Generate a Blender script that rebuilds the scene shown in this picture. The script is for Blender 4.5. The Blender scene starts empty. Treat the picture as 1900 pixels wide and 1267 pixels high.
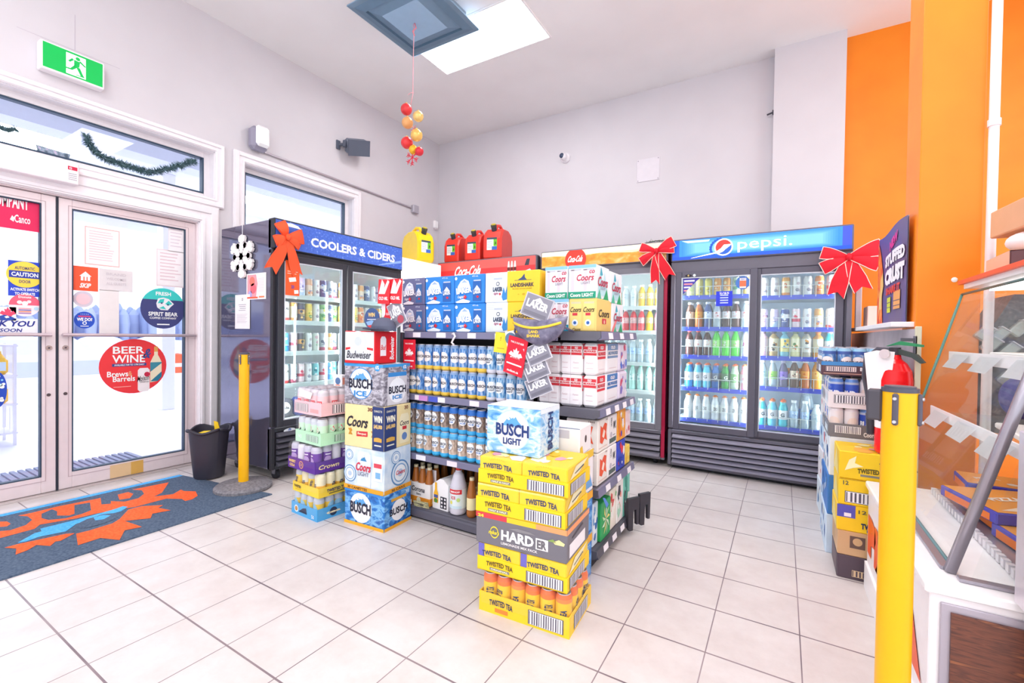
import bpy, math, random
from mathutils import Matrix, Vector
random.seed(7)
R_ = math.radians
SC = bpy.context.scene
COL = SC.collection

# ---------------------------------------------------------------- camera, world, exposure
cam_d = bpy.data.cameras.new('camera'); cam = bpy.data.objects.new('camera', cam_d); COL.objects.link(cam)
YAW, PITCH, ROLL = -0.54, -0.0143, 0.0147
_f = Vector((math.sin(YAW)*math.cos(PITCH), math.cos(YAW)*math.cos(PITCH), math.sin(PITCH)))
_r = Vector((math.cos(YAW), -math.sin(YAW), 0)); _u = _r.cross(_f)
_c, _s = math.cos(ROLL), math.sin(ROLL)
_r2 = _c*_r + _s*_u; _u2 = -_s*_r + _c*_u
cam.matrix_world = Matrix(((_r2.x, _u2.x, -_f.x, 2.968), (_r2.y, _u2.y, -_f.y, -0.584), (_r2.z, _u2.z, -_f.z, 1.1675), (0, 0, 0, 1)))
cam_d.sensor_width = 36; cam_d.lens = 838.43/1900*36; cam_d.clip_start = 0.05; cam_d.clip_end = 300
SC.camera = cam
W = bpy.data.worlds.new('overcast_sky'); SC.world = W; W.use_nodes = True
_bg = W.node_tree.nodes['Background']; _bg.inputs[0].default_value = (0.90, 0.95, 1.0, 1); _bg.inputs[1].default_value = 1.2
SC.view_settings.view_transform = 'Standard'; SC.view_settings.look = 'None'; SC.view_settings.gamma = 1
SC.view_settings.use_curve_mapping = False; SC.view_settings.exposure = 0.56
PANEL_POWER = 9.6        # radiance of the ceiling light diffusers
try:
    SC.cycles.use_denoising = True; SC.cycles.caustics_reflective = False; SC.cycles.caustics_refractive = False
    SC.cycles.max_bounces = 10; SC.cycles.diffuse_bounces = 4; SC.cycles.transparent_max_bounces = 24; SC.cycles.sample_clamp_indirect = 4
except Exception: pass

# ---------------------------------------------------------------- materials
def lin(h):
    h = h.lstrip('#'); out = []
    for i in (0, 2, 4):
        c = int(h[i:i+2], 16)/255; out.append(c/12.92 if c <= .04045 else ((c+.055)/1.055)**2.4)
    return tuple(out)+(1,)
_M = {}
def mat(hexc, rough=.5, metal=0.0, emit=0.0, spec=.4):
    k = (hexc, rough, metal, emit, spec)
    if k in _M: return _M[k]
    m = bpy.data.materials.new('mat_'+hexc); m.use_nodes = True; nt = m.node_tree; b = nt.nodes['Principled BSDF']
    c = lin(hexc)
    tc = nt.nodes.new('ShaderNodeTexCoord'); no = nt.nodes.new('ShaderNodeTexNoise'); no.inputs['Scale'].default_value = 18; no.inputs['Detail'].default_value = 3
    nt.links.new(tc.outputs['Object'], no.inputs['Vector'])
    mx = nt.nodes.new('ShaderNodeMix'); mx.data_type = 'RGBA'
    mx.inputs[6].default_value = tuple(x*.94 for x in c[:3])+(1,); mx.inputs[7].default_value = tuple(min(1, x*1.04) for x in c[:3])+(1,)
    nt.links.new(no.outputs['Fac'], mx.inputs[0]); nt.links.new(mx.outputs[2], b.inputs['Base Color'])
    b.inputs['Roughness'].default_value = rough; b.inputs['Metallic'].default_value = metal
    b.inputs['Specular IOR Level'].default_value = spec
    if emit:
        b.inputs['Emission Color'].default_value = c; b.inputs['Emission Strength'].default_value = emit
    _M[k] = m; return m
def pattern(name, stops, scale=20, detail=6, rough=.5, stretch=(1, 1, 1), dist=0.0):
    """patchy printed artwork or mottled stone: a noise sorted into flat colour stops"""
    if name in _M: return _M[name]
    m = bpy.data.materials.new(name); m.use_nodes = True; nt = m.node_tree; b = nt.nodes['Principled BSDF']
    tc = nt.nodes.new('ShaderNodeTexCoord'); mp = nt.nodes.new('ShaderNodeMapping'); mp.inputs['Scale'].default_value = stretch
    no = nt.nodes.new('ShaderNodeTexNoise'); no.inputs['Scale'].default_value = scale; no.inputs['Detail'].default_value = detail; no.inputs['Distortion'].default_value = dist
    rp = nt.nodes.new('ShaderNodeValToRGB'); cr = rp.color_ramp
    while len(cr.elements) < len(stops): cr.elements.new(.5)
    for e, (p, h) in zip(cr.elements, stops): e.position = p; e.color = lin(h)
    nt.links.new(tc.outputs['Object'], mp.inputs['Vector']); nt.links.new(mp.outputs[0], no.inputs['Vector'])
    nt.links.new(no.outputs['Fac'], rp.inputs[0]); nt.links.new(rp.outputs[0], b.inputs['Base Color']); b.inputs['Roughness'].default_value = rough
    _M[name] = m; return m
def clear(name, tint='FFFFFF', opacity=.06, rough=.02, gloss=.10, fres=.6):
    """thin clear sheet: transparent, with a glossy reflection and a little body colour"""
    if name in _M: return _M[name]
    m = bpy.data.materials.new(name); m.use_nodes = True; nt = m.node_tree; N = nt.nodes; N.clear()
    out = N.new('ShaderNodeOutputMaterial'); tr = N.new('ShaderNodeBsdfTransparent'); tr.inputs[0].default_value = lin(tint)
    df = N.new('ShaderNodeBsdfDiffuse'); df.inputs[0].default_value = lin(tint); gl = N.new('ShaderNodeBsdfGlossy'); gl.inputs['Roughness'].default_value = rough
    a = N.new('ShaderNodeMixShader'); a.inputs[0].default_value = opacity; b = N.new('ShaderNodeMixShader')
    lw = N.new('ShaderNodeLayerWeight'); lw.inputs[0].default_value = .25; ma = N.new('ShaderNodeMath'); ma.operation = 'MULTIPLY_ADD'; ma.inputs[1].default_value = fres; ma.inputs[2].default_value = gloss
    L = nt.links.new; L(tr.outputs[0], a.inputs[1]); L(df.outputs[0], a.inputs[2]); L(lw.outputs['Facing'], ma.inputs[0]); L(ma.outputs[0], b.inputs[0])
    L(a.outputs[0], b.inputs[1]); L(gl.outputs[0], b.inputs[2]); L(b.outputs[0], out.inputs[0])
    _M[name] = m; return m
GLASS = clear('window_glass', 'F4F8FF', .03, .01, .02, .25)
COOLER_GLASS = clear('cooler_glass', 'F2FAFA', .05, .02, .03, .25)
CASE_GLASS = clear('display_case_glass', 'FAFDFC', .03, .02, .025, .12)
FILM = clear('shrink_film', 'FFFFFF', .015, .10, .01, .16)
WATERP = clear('clear_plastic', 'E4F2FA', .55, .08, .05, .4)
WHITE = 'F2EEF0'; BLACK = '26262E'
def mm(x, rough=.5): return mat(x, rough) if isinstance(x, str) else x

# ---------------------------------------------------------------- mesh building
_T = {}
def text_mesh(s, bold):
    k = (s, bold)
    if k in _T: return _T[k]
    cu = bpy.data.curves.new('glyphs', 'FONT'); cu.body = s; cu.size = 1; cu.resolution_u = 2; cu.offset = bold; cu.fill_mode = 'FRONT'
    ob = bpy.data.objects.new('glyphs', cu)
    me = bpy.data.meshes.new_from_object(ob)
    v = [(p.co.x, p.co.y) for p in me.vertices]; f = [tuple(p.vertices) for p in me.polygons]
    bpy.data.objects.remove(ob); bpy.data.curves.remove(cu); bpy.data.meshes.remove(me)
    if v:
        x0 = min(a for a, b in v); x1 = max(a for a, b in v); y0 = min(b for a, b in v); y1 = max(b for a, b in v)
        w = (x1-x0) or 1; h = (y1-y0) or 1
        v = [((a-x0)/w-.5, (b-y0)/h-.5) for a, b in v]
        r = (v, f, w/h)
    else: r = ([], [], 1)
    _T[k] = r; return r

class MB:
    def __init__(s): s.v = []; s.f = []; s.m = []; s.sm = []; s.mats = []; s.T = None
    def mi(s, m):
        m = mm(m)
        if m not in s.mats: s.mats.append(m)
        return s.mats.index(m)
    def add(s, vs, fs, m, smooth=False):
        o = len(s.v); i = s.mi(m)
        for p in vs:
            p = Vector(p)
            s.v.append(tuple(s.T @ p) if s.T else tuple(p))
        for f in fs: s.f.append(tuple(o+k for k in f)); s.m.append(i); s.sm.append(smooth)
    def quad(s, a, b, c, d, m): s.add((a, b, c, d), ((0, 1, 2, 3),), m)
    def box(s, x0, y0, z0, x1, y1, z1, m, ch=0.0):
        if ch <= 0:
            v = [(x, y, z) for z in (z0, z1) for y in (y0, y1) for x in (x0, x1)]
            s.add(v, ((0, 2, 3, 1), (4, 5, 7, 6), (0, 1, 5, 4), (2, 6, 7, 3), (0, 4, 6, 2), (1, 3, 7, 5)), m); return
        c = min(ch, (x1-x0)*.45, (y1-y0)*.45, (z1-z0)*.45); v = []; ix = {}
        for a, x in ((0, x0), (1, x1)):
            for b, y in ((0, y0), (1, y1)):
                for d, z in ((0, z0), (1, z1)):
                    sx = c if a == 0 else -c; sy = c if b == 0 else -c; sz = c if d == 0 else -c
                    ix[a, b, d] = len(v); v += [(x, y+sy, z+sz), (x+sx, y, z+sz), (x+sx, y+sy, z)]
        I = lambda a, b, d, k: ix[a, b, d]+k
        f = []
        for a in (0, 1): f.append([I(a, 0, 0, 0), I(a, 0, 1, 0), I(a, 1, 1, 0), I(a, 1, 0, 0)][::(1 if a == 0 else -1)])
        for b in (0, 1): f.append([I(0, b, 0, 1), I(1, b, 0, 1), I(1, b, 1, 1), I(0, b, 1, 1)][::(1 if b == 0 else -1)])
        for d in (0, 1): f.append([I(0, 0, d, 2), I(0, 1, d, 2), I(1, 1, d, 2), I(1, 0, d, 2)][::(1 if d == 0 else -1)])
        for b in (0, 1):
            for d in (0, 1): f.append((I(0, b, d, 1), I(1, b, d, 1), I(1, b, d, 2), I(0, b, d, 2)))
        for a in (0, 1):
            for d in (0, 1): f.append((I(a, 0, d, 0), I(a, 1, d, 0), I(a, 1, d, 2), I(a, 0, d, 2)))
        for a in (0, 1):
            for b in (0, 1): f.append((I(a, b, 0, 0), I(a, b, 1, 0), I(a, b, 1, 1), I(a, b, 0, 1)))
        for a in (0, 1):
            for b in (0, 1):
                for d in (0, 1): f.append((I(a, b, d, 0), I(a, b, d, 1), I(a, b, d, 2)))
        s.add(v, f, m)
    def frame(s, x0, z0, x1, z1, t, y0, y1, m, ch=0.003, tb=None, tt=None):
        """rectangular frame in the xz plane with depth y0..y1"""
        tb = t if tb is None else tb; tt = t if tt is None else tt
        s.box(x0, y0, z0, x0+t, y1, z1, m, ch); s.box(x1-t, y0, z0, x1, y1, z1, m, ch)
        s.box(x0+t, y0, z0, x1-t, y1, z0+tb, m, ch); s.box(x0+t, y0, z1-tt, x1-t, y1, z1, m, ch)
    def lathe(s, prof, m, n=16, at=(0, 0, 0), smooth=True, axis='z'):
        """prof: (radius, height[, material for the band above]) rings bottom to top"""
        ms = None
        for i in range(len(prof)-1):
            a, b = prof[i], prof[i+1]; ms = a[2] if len(a) > 2 else (ms or m)
            v = []
            for r, h in ((a[0], a[1]), (b[0], b[1])):
                for k in range(n):
                    t = 2*math.pi*k/n; x, y = r*math.cos(t), r*math.sin(t)
                    p = (x, y, h) if axis == 'z' else ((x, -h, y) if axis == 'y' else (h, x, y))
                    v.append((at[0]+p[0], at[1]+p[1], at[2]+p[2]))
            s.add(v, [(k, (k+1) % n, n+(k+1) % n, n+k) for k in range(n)], ms, smooth)
    def cyl(s, p0, p1, r0, m, r1=None, n=14, caps=True, smooth=True):
        r1 = r0 if r1 is None else r1
        p0 = Vector(p0); p1 = Vector(p1); d = (p1-p0).normalized(); a = d.orthogonal().normalized(); b = d.cross(a); v = []
        for p, r in ((p0, r0), (p1, r1)):
            for k in range(n):
                t = 2*math.pi*k/n; v.append(p+(a*math.cos(t)+b*math.sin(t))*r)
        s.add(v, [(k, (k+1) % n, n+(k+1) % n, n+k) for k in range(n)], m, smooth)
        if caps: s.add(v, [tuple(range(n-1, -1, -1)), tuple(range(n, 2*n))], m)
    def tube(s, pts, r, m, n=8, taper=None):
        pts = [Vector(p) for p in pts]; v = []; q = len(pts); a = None
        for i, p in enumerate(pts):
            d = (pts[min(i+1, q-1)]-pts[max(i-1, 0)]).normalized()
            if a is None: a = d.orthogonal().normalized()
            a = (a-d*a.dot(d)).normalized(); b = d.cross(a); rr = r if taper is None else r*taper[i]
            for k in range(n):
                t = 2*math.pi*k/n; v.append(p+(a*math.cos(t)+b*math.sin(t))*rr)
        f = [(i*n+k, i*n+(k+1) % n, (i+1)*n+(k+1) % n, (i+1)*n+k) for i in range(q-1) for k in range(n)]
        f += [tuple(range(n-1, -1, -1)), tuple(range((q-1)*n, q*n))]
        s.add(v, f, m, True)
    def ball(s, c, r, m, n=14, k=9, sc=(1, 1, 1)):
        v = []; f = []
        for i in range(k+1):
            t = math.pi*i/k
            for j in range(n):
                p = 2*math.pi*j/n; v.append((c[0]+r*sc[0]*math.sin(t)*math.cos(p), c[1]+r*sc[1]*math.sin(t)*math.sin(p), c[2]+r*sc[2]*math.cos(t)))
        for i in range(k):
            for j in range(n): f.append((i*n+j, (i+1)*n+j, (i+1)*n+(j+1) % n, i*n+(j+1) % n))
        s.add(v, f, m, True)
    def slab(s, pts, o, u, v, n, t, m):
        """polygon pts (a,b) in the plane o+a*u+b*v, thickened by t along n"""
        o, u, v, n = Vector(o), Vector(u), Vector(v), Vector(n); k = len(pts)
        A = [o+u*a+v*b+n*t for a, b in pts]; B = [o+u*a+v*b for a, b in pts]
        s.add(A+B, [tuple(range(k)), tuple(range(2*k-1, k-1, -1))]+[(i, i+k, (i+1) % k+k, (i+1) % k) for i in range(k)], m)
    def grid(s, P, m, smooth=True):
        """P: rows of points -> sheet"""
        r = len(P); c = len(P[0])
        s.add([p for row in P for p in row], [(i*c+j, i*c+j+1, (i+1)*c+j+1, (i+1)*c+j) for i in range(r-1) for j in range(c-1)], m, smooth)
    def mesh(s, name):
        me = bpy.data.meshes.new(name); me.from_pydata(s.v, [], s.f)
        for m in s.mats: me.materials.append(m)
        me.polygons.foreach_set('material_index', s.m); me.polygons.foreach_set('use_smooth', s.sm); me.update()
        return me
    def build(s, name, parent=None, **kw):
        return link(s.mesh(name), name, parent, **kw)

def link(me, name, parent=None, loc=None, rz=0, label=None, cat=None, group=None, kind=None):
    o = bpy.data.objects.new(name, me); COL.objects.link(o)
    if parent is not None: o.parent = parent
    if loc is not None: o.location = loc
    if rz: o.rotation_euler = (0, 0, rz)
    tag(o, label, cat, group, kind); return o
def tag(o, label=None, cat=None, group=None, kind=None):
    if label: o['label'] = label
    if cat: o['category'] = cat
    if group: o['group'] = group
    if kind: o['kind'] = kind
    return o
def thing(name, label, cat, loc=(0, 0, 0), rz=0, group=None):
    o = bpy.data.objects.new(name, None); COL.objects.link(o); o.location = loc; o.rotation_euler = (0, 0, rz); o.empty_display_size = .05
    return tag(o, label, cat, group)
def dup(root, loc=None, rz=None, label=None, group=None, parent=None):
    c = root.copy(); COL.objects.link(c)
    if parent is not None: c.parent = parent
    if loc is not None: c.location = loc
    if rz is not None: c.rotation_euler = (0, 0, rz)
    if label: c['label'] = label
    if group: c['group'] = group
    for ch in list(root.children): dup(ch, parent=c)
    return c
def struct(b, name, parent=None): return b.build(name, parent, kind='structure')

# ---------------------------------------------------------------- printing on surfaces
class Print:
    """flat ink on a face: origin o, unit axes u and v, face width w and height h; positions are fractions of the face"""
    def __init__(s, mb, o, u, v, w, h, off=.0007):
        s.mb = mb; s.o = Vector(o); s.u = Vector(u); s.v = Vector(v); s.n = s.u.cross(s.v); s.w = w; s.h = h; s.off = off
    def P(s, a, b, l=1): return s.o+s.u*(a*s.w)+s.v*(b*s.h)+s.n*(s.off*l)
    def poly(s, pts, m, l=1): s.mb.add([s.P(a, b, l) for a, b in pts], [tuple(range(len(pts)))], m)
    def rect(s, a0, b0, a1, b1, m, l=1): s.poly(((a0, b0), (a1, b0), (a1, b1), (a0, b1)), m, l)
    def disc(s, a, b, r, m, l=2, ry=None, n=24):
        """r: radius in fractions of the height (round in metres unless ry is given)"""
        rx = r*s.h/s.w; ry = r if ry is None else ry
        s.poly([(a+rx*math.cos(2*math.pi*k/n), b+ry*math.sin(2*math.pi*k/n)) for k in range(n)], m, l)
    def text(s, t, a, b, h, m, w=None, l=3, bold=.02, shear=0, rot=0, bend=0):
        v, f, asp = text_mesh(t, bold)
        H = h*s.h; Wd = (w*s.w) if w else H*asp; cr, sr = math.cos(rot), math.sin(rot); q = []
        for x, y in v:
            X = x*Wd+shear*y*H; Y = y*H-bend*H*(2*x)**2
            q.append(s.P(a+(X*cr-Y*sr)/s.w, b+(X*sr+Y*cr)/s.h, l))
        s.mb.add(q, f, m)
    def bars(s, a0, b0, a1, b1, l=2, n=14, back='F6F2F6', ink='5A5466'):
        s.rect(a0-.012, b0-.02, a1+.012, b1+.02, ink, l); s.rect(a0, b0, a1, b1, back, l+1); rr = random.Random(n)
        x = a0+.01*(a1-a0); st = (a1-a0)/n
        for k in range(n):
            w = st*rr.uniform(.25, .6); s.rect(x, b0+.02, x+w, b1-.02, ink, l+2); x += st
class CylPrint(Print):
    """ink on an upright cylinder of radius r facing -y; a runs over arc radians centred on the front"""
    def __init__(s, mb, r, z0, h, arc=2.4, off=.0006, c=(0, 0)):
        s.mb = mb; s.r = r; s.z0 = z0; s.h = h; s.arc = arc; s.w = r*arc; s.off = off; s.c = c
    def P(s, a, b, l=1):
        t = -math.pi/2+(a-.5)*s.arc; r = s.r+s.off*l+.0003
        return Vector((s.c[0]+r*math.cos(t), s.c[1]+r*math.sin(t), s.z0+b*s.h))
    def rect(s, a0, b0, a1, b1, m, l=1, n=None):
        n = n or max(1, int((a1-a0)*s.arc/.35)+1)
        for k in range(n):
            x0 = a0+(a1-a0)*k/n; x1 = a0+(a1-a0)*(k+1)/n
            s.poly(((x0, b0), (x1, b0), (x1, b1), (x0, b1)), m, l)
    def disc(s, a, b, r, m, l=2, ry=None, n=18):
        rx = r*s.h/s.w; ry = r if ry is None else ry; k = 6
        for i in range(k):   # strips so that the round label follows the curve
            x0 = -1+2*i/k; x1 = -1+2*(i+1)/k; y0 = math.sqrt(max(0, 1-x0*x0)); y1 = math.sqrt(max(0, 1-x1*x1))
            s.poly(((a+rx*x0, b-ry*y0), (a+rx*x1, b-ry*y1), (a+rx*x1, b+ry*y1), (a+rx*x0, b+ry*y0)), m, l)
def front(mb, x0, z0, x1, z1, y): return Print(mb, (x0, y, z0), (1, 0, 0), (0, 0, 1), x1-x0, z1-z0)
def faceX(mb, y0, z0, y1, z1, x): return Print(mb, (x, y0, z0), (0, 1, 0), (0, 0, 1), y1-y0, z1-z0)   # faces +x
def faceXn(mb, y0, z0, y1, z1, x): return Print(mb, (x, y1, z0), (0, -1, 0), (0, 0, 1), y1-y0, z1-z0)  # faces -x
ORD = ['first', 'second', 'third', 'fourth', 'fifth', 'sixth', 'seventh', 'eighth', 'ninth', 'tenth', 'eleventh', 'twelfth', 'thirteenth', 'fourteenth', 'fifteenth', 'sixteenth', 'seventeenth', 'eighteenth']
# ================================================================ the room
XW, YB, HC = -1.40, 4.55, 3.93
def tile_mat():
    m = bpy.data.materials.new('floor_tiles'); m.use_nodes = True; nt = m.node_tree; N = nt.nodes; L = nt.links.new; b = N['Principled BSDF']
    tc = N.new('ShaderNodeTexCoord'); sp = N.new('ShaderNodeSeparateXYZ'); L(tc.outputs['Object'], sp.inputs[0])
    def fold(sock, wid):
        a = N.new('ShaderNodeMath'); a.operation = 'MULTIPLY'; a.inputs[1].default_value = 1/.3048; L(sock, a.inputs[0])
        r = N.new('ShaderNodeMath'); r.operation = 'ROUND'; L(a.outputs[0], r.inputs[0])
        d = N.new('ShaderNodeMath'); d.operation = 'SUBTRACT'; L(a.outputs[0], d.inputs[0]); L(r.outputs[0], d.inputs[1])
        e = N.new('ShaderNodeMath'); e.operation = 'ABSOLUTE'; L(d.outputs[0], e.inputs[0])
        g = N.new('ShaderNodeMath'); g.operation = 'LESS_THAN'; g.inputs[1].default_value = wid; L(e.outputs[0], g.inputs[0]); return g.outputs[0], r.outputs[0]
    gx, ix = fold(sp.outputs[0], .007); gy, iy = fold(sp.outputs[1], .012)
    mx = N.new('ShaderNodeMath'); mx.operation = 'MAXIMUM'; L(gx, mx.inputs[0]); L(gy, mx.inputs[1])
    n1 = N.new('ShaderNodeTexNoise'); n1.inputs['Scale'].default_value = 5; n1.inputs['Detail'].default_value = 8; n1.inputs['Roughness'].default_value = .7; L(tc.outputs['Object'], n1.inputs['Vector'])
    rp = N.new('ShaderNodeValToRGB'); rp.color_ramp.elements[0].position = .3; rp.color_ramp.elements[0].color = lin('CFC4C1'); rp.color_ramp.elements[1].position = .62; rp.color_ramp.elements[1].color = lin('DBD3D1'); L(n1.outputs['Fac'], rp.inputs[0])
    n2 = N.new('ShaderNodeTexNoise'); n2.inputs['Scale'].default_value = 3; L(tc.outputs['Object'], n2.inputs['Vector'])
    gr = N.new('ShaderNodeValToRGB'); gr.color_ramp.elements[0].position = .35; gr.color_ramp.elements[0].color = lin('6E6068'); gr.color_ramp.elements[1].position = .7; gr.color_ramp.elements[1].color = lin('A08F92'); L(n2.outputs['Fac'], gr.inputs[0])
    mi = N.new('ShaderNodeMix'); mi.data_type = 'RGBA'; L(mx.outputs[0], mi.inputs[0]); L(rp.outputs[0], mi.inputs[6]); L(gr.outputs[0], mi.inputs[7]); L(mi.outputs[2], b.inputs['Base Color'])
    b.inputs['Roughness'].default_value = .32; b.inputs['Specular IOR Level'].default_value = .35
    bp = N.new('ShaderNodeBump'); bp.inputs['Strength'].default_value = .3; bp.inputs['Distance'].default_value = .002; iv = N.new('ShaderNodeMath'); iv.operation = 'SUBTRACT'; iv.inputs[0].default_value = 1; L(mx.outputs[0], iv.inputs[1]); L(iv.outputs[0], bp.inputs['Height']); L(bp.outputs[0], b.inputs['Normal'])
    return m
b = MB(); b.box(-1.62, -1.8, -.05, 5.4, 4.75, 0, tile_mat()); struct(b, 'floor')
WALLP = pattern('wall_paint', [(0.3, 'D6D0D5'), (0.7, 'DBD5DA')], 2.5, 3, .7)
CEILP = pattern('ceiling_paint', [(0.3, 'F2EEEE'), (0.7, 'F7F3F3')], 2, 3, .8)
TRIMC = mat('F6EFF3', .4); ORANGE = pattern('orange_paint', [(0.3, 'F5830A'), (0.7, 'FA8E12')], 3, 2, .5)
ALU = mat('EBDBDE', .35, 0.1)
def holed_wall(b, ys, zs, holes, x0, x1, m):
    for i in range(len(ys)-1):
        for j in range(len(zs)-1):
            cy = (ys[i]+ys[i+1])/2; cz = (zs[j]+zs[j+1])/2
            if any(h[0] < cy < h[1] and h[2] < cz < h[3] for h in holes): continue
            b.box(x0, ys[i], zs[j], x1, ys[i+1], zs[j+1], m)
DY0, DY1, DZ = -.372, 1.392, 2.112       # door opening
TY0, TY1, TZ0, TZ1 = -.49, 1.51, 2.335, 2.752   # transom
WY0, WY1, WZ0, WZ1 = 1.765, 3.02, .75, 2.738   # side window
b = MB(); holed_wall(b, [-4.2, TY0, DY0, DY1, TY1, WY0, WY1, 4.75], [0, WZ0, DZ, TZ0, WZ1, TZ1, HC+.1], [(DY0, DY1, -1, DZ), (TY0, TY1, TZ0, TZ1), (WY0, WY1, WZ0, WZ1)], XW-.22, XW, WALLP)
struct(b, 'wall_left')
b = MB(); b.box(-1.62, YB, 0, 2.87, YB+.15, HC+.1, WALLP); struct(b, 'wall_back')
b = MB(); b.box(2.848, 4.405, 0, 3.405, 4.56, HC, WALLP); struct(b, 'wall_back_pier')
b = MB(); b.box(3.405, YB, 0, 7.2, YB+.15, HC+.1, ORANGE); struct(b, 'wall_back_orange')
b = MB(); b.box(3.52, 2.31, 0, 3.745, 2.60, HC+.02, ORANGE, .004); struct(b, 'pillar_orange')
b = MB(); b.box(-1.62, -4.2, HC, 7.2, 4.75, HC+.12, CEILP); struct(b, 'ceiling')
b = MB(); b.box(3.50, 2.20, 0, 3.516, 4.5, 1.225, pattern('grey_laminate', [(0.3, 'A79AA2'), (0.7, 'C4B7BE')], 6, 5, .45))
b.box(3.496, 2.180, 0, 3.518, 2.20, 1.235, mat('D8D2B8', .4), .002); struct(b, 'wall_partition')
# casings round the glazing, two stepped boards each
def casing(b, y0, y1, z0, z1, w, m, bottom=True):
    for t, o0, o1 in ((.022, 0, w), (.036, w*.55, w*.9), (.03, w*.08, w*.25)):
        for (ya, yb, za, zb) in ((y0-o1, y0-o0, z0-(o1 if bottom else 0), z1+o1), (y1+o0, y1+o1, z0-(o1 if bottom else 0), z1+o1), (y0-o0, y1+o0, z1+o0, z1+o1)) + (((y0-o0, y1+o0, z0-o1, z0-o0),) if bottom else ()):
            b.box(XW-.001, ya, za, XW+t, yb, zb, m, .003)
    for (ya, yb, za, zb) in ((y0-.004, y0+.006, z0, z1), (y1-.006, y1+.004, z0, z1), (y0, y1, z1-.006, z1+.004)) + (((y0, y1, z0-.004, z0+.006),) if bottom else ()):
        b.box(XW-.2, ya, za, XW+.002, yb, zb, m)
b = MB(); casing(b, TY0, TY1, TZ0, TZ1, .075, TRIMC); struct(b, 'trim_1')
b = MB(); casing(b, DY0, DY1, 0, DZ, .15, TRIMC, False); struct(b, 'trim_2')
b = MB(); casing(b, WY0, WY1, WZ0, WZ1, .10, TRIMC); struct(b, 'trim_3')
def window(n, y0, y1, z0, z1, x):
    b = MB(); b.T = Matrix.Translation((x, 0, 0)) @ Matrix.Rotation(math.pi/2, 4, 'Z')
    b.frame(y0, z0, y1, z1, .05, -.03, .03, mat('EDE6EA', .4)); b.frame(y0+.05, z0+.05, y1-.05, z1-.05, .012, -.034, .02, mat('33485E', .4))
    o = struct(b, 'window_%d' % n)
    g = MB(); g.box(x-.004, y0+.06, z0+.06, x+.004, y1-.06, z1-.06, GLASS); struct(g, 'glass', o)
window(1, TY0, TY1, TZ0, TZ1, XW-.11); window(2, WY0, WY1, WZ0, WZ1, XW-.11)
# double entrance door
XD = -1.47
b = MB(); b.box(XD-.06, DY0, 0, XD+.05, DY0+.012, DZ, ALU, .002); b.box(XD-.06, DY1-.012, 0, XD+.05, DY1, DZ, ALU, .002); b.box(XD-.06, DY0, DZ-.014, XD+.05, DY1, DZ, ALU, .002)
b.box(XD-.08, DY0, -.01, XD+.07, DY1, .012, mat('CFC4C2', .35, .5), .003); struct(b, 'door_frame')
def leaf(n, y0, y1, bar0, bar1, lock_y):
    b = MB(); b.T = Matrix.Translation((XD, 0, 0)) @ Matrix.Rotation(math.pi/2, 4, 'Z')
    b.frame(y0, .014, y1, 2.095, .075, -.025, .025, ALU, .003, tb=.115, tt=.065)
    b.frame(y0+.073, .127, y1-.073, 2.032, .008, -.027, .02, mat('2E4056', .5))
    for k in (.018,): b.frame(y0+.052, .095, y1-.052, 2.05, .004, -.0275, .0, mat('C3AEB3', .4), 0)
    o = struct(b, 'door_%d' % n)
    g = MB(); g.box(XD-.004, y0+.08, .13, XD+.004, y1-.08, 2.03, GLASS); struct(g, 'door_glass', o)
    p = MB(); p.cyl((XD+.06, bar0, 1.122), (XD+.06, bar1, 1.122), .0125, mat('CDBBC2', .3, .4))
    for y in (bar0+.012, bar1-.012): p.cyl((XD+.024, y, 1.122), (XD+.06, y, 1.122), .011, mat('CDBBC2', .3, .4))
    struct(p, 'push_bar', o)
    k = MB(); k.cyl((XD+.024, lock_y, 1.03), (XD+.033, lock_y, 1.03), .017, mat('C9B8B4', .25, .8)); k.cyl((XD+.033, lock_y, 1.03), (XD+.035, lock_y, 1.03), .006, mat('54454E', .4)); struct(k, 'lock', o)
    s2 = MB(); s2.cyl((XD+.024, lock_y, .70), (XD+.029, lock_y, .70), .011, mat('6A5C60', .3, .6)); struct(s2, 'screw', o)
    return o
dR = leaf(1, .510, 1.380, .525, 1.372, .548); dL = leaf(2, -.360, .500, -.352, .470, .462)
b = MB(); b.box(XD-.03, .499, .014, XD+.03, .511, 2.095, mat('2A2F3C', .6)); struct(b, 'door_seal')
b = MB(); b.box(XD+.027, .93, .018, XD+.0285, 1.01, .118, mat('D9A855', .6)); b.box(XD+.027, .80, .018, XD+.028, .93, .118, mat('E3C094', .6)); struct(b, 'tape_strip', dR)
# baseboard behind the bin and coolers, and the thin surface raceway
b = MB(); b.box(XW, 1.55, 0, XW+.012, 4.55, .09, mat('E5DDDA', .5), .002); struct(b, 'baseboard_left')

# ---- ceiling lights: one shows, the others stand on the same grid over the rest of the shop
def ceiling_light(x, y, label):
    t = thing('ceiling_light', label, 'light', (x, y, HC), 0, 'recessed ceiling lights')
    b = MB(); b.T = Matrix.Rotation(-math.pi/2, 4, 'X'); b.frame(-.62, -.31, .62, .31, .02, -.0, .012, mat('F5F2F4', .4)); b.build('light_frame', t)
    for o in t.children: pass
    d = MB(); d.box(-.60, -.29, -.010, .60, .29, -.004, mat('FFFFFF', .5, 0, PANEL_POWER)); d.build('diffuser', t); return t
ceiling_light(.462, 2.89, 'long white ceiling light beside the blue grey air vent')
for k, (x, y) in enumerate(((2.9, 2.0), (5.2, 2.0), (.462, -.6), (2.9, -1.2), (5.2, -.9), (.462, -3.0), (2.9, -3.2))):
    ceiling_light(x, y, 'white ceiling light further along the shop ceiling')
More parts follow.
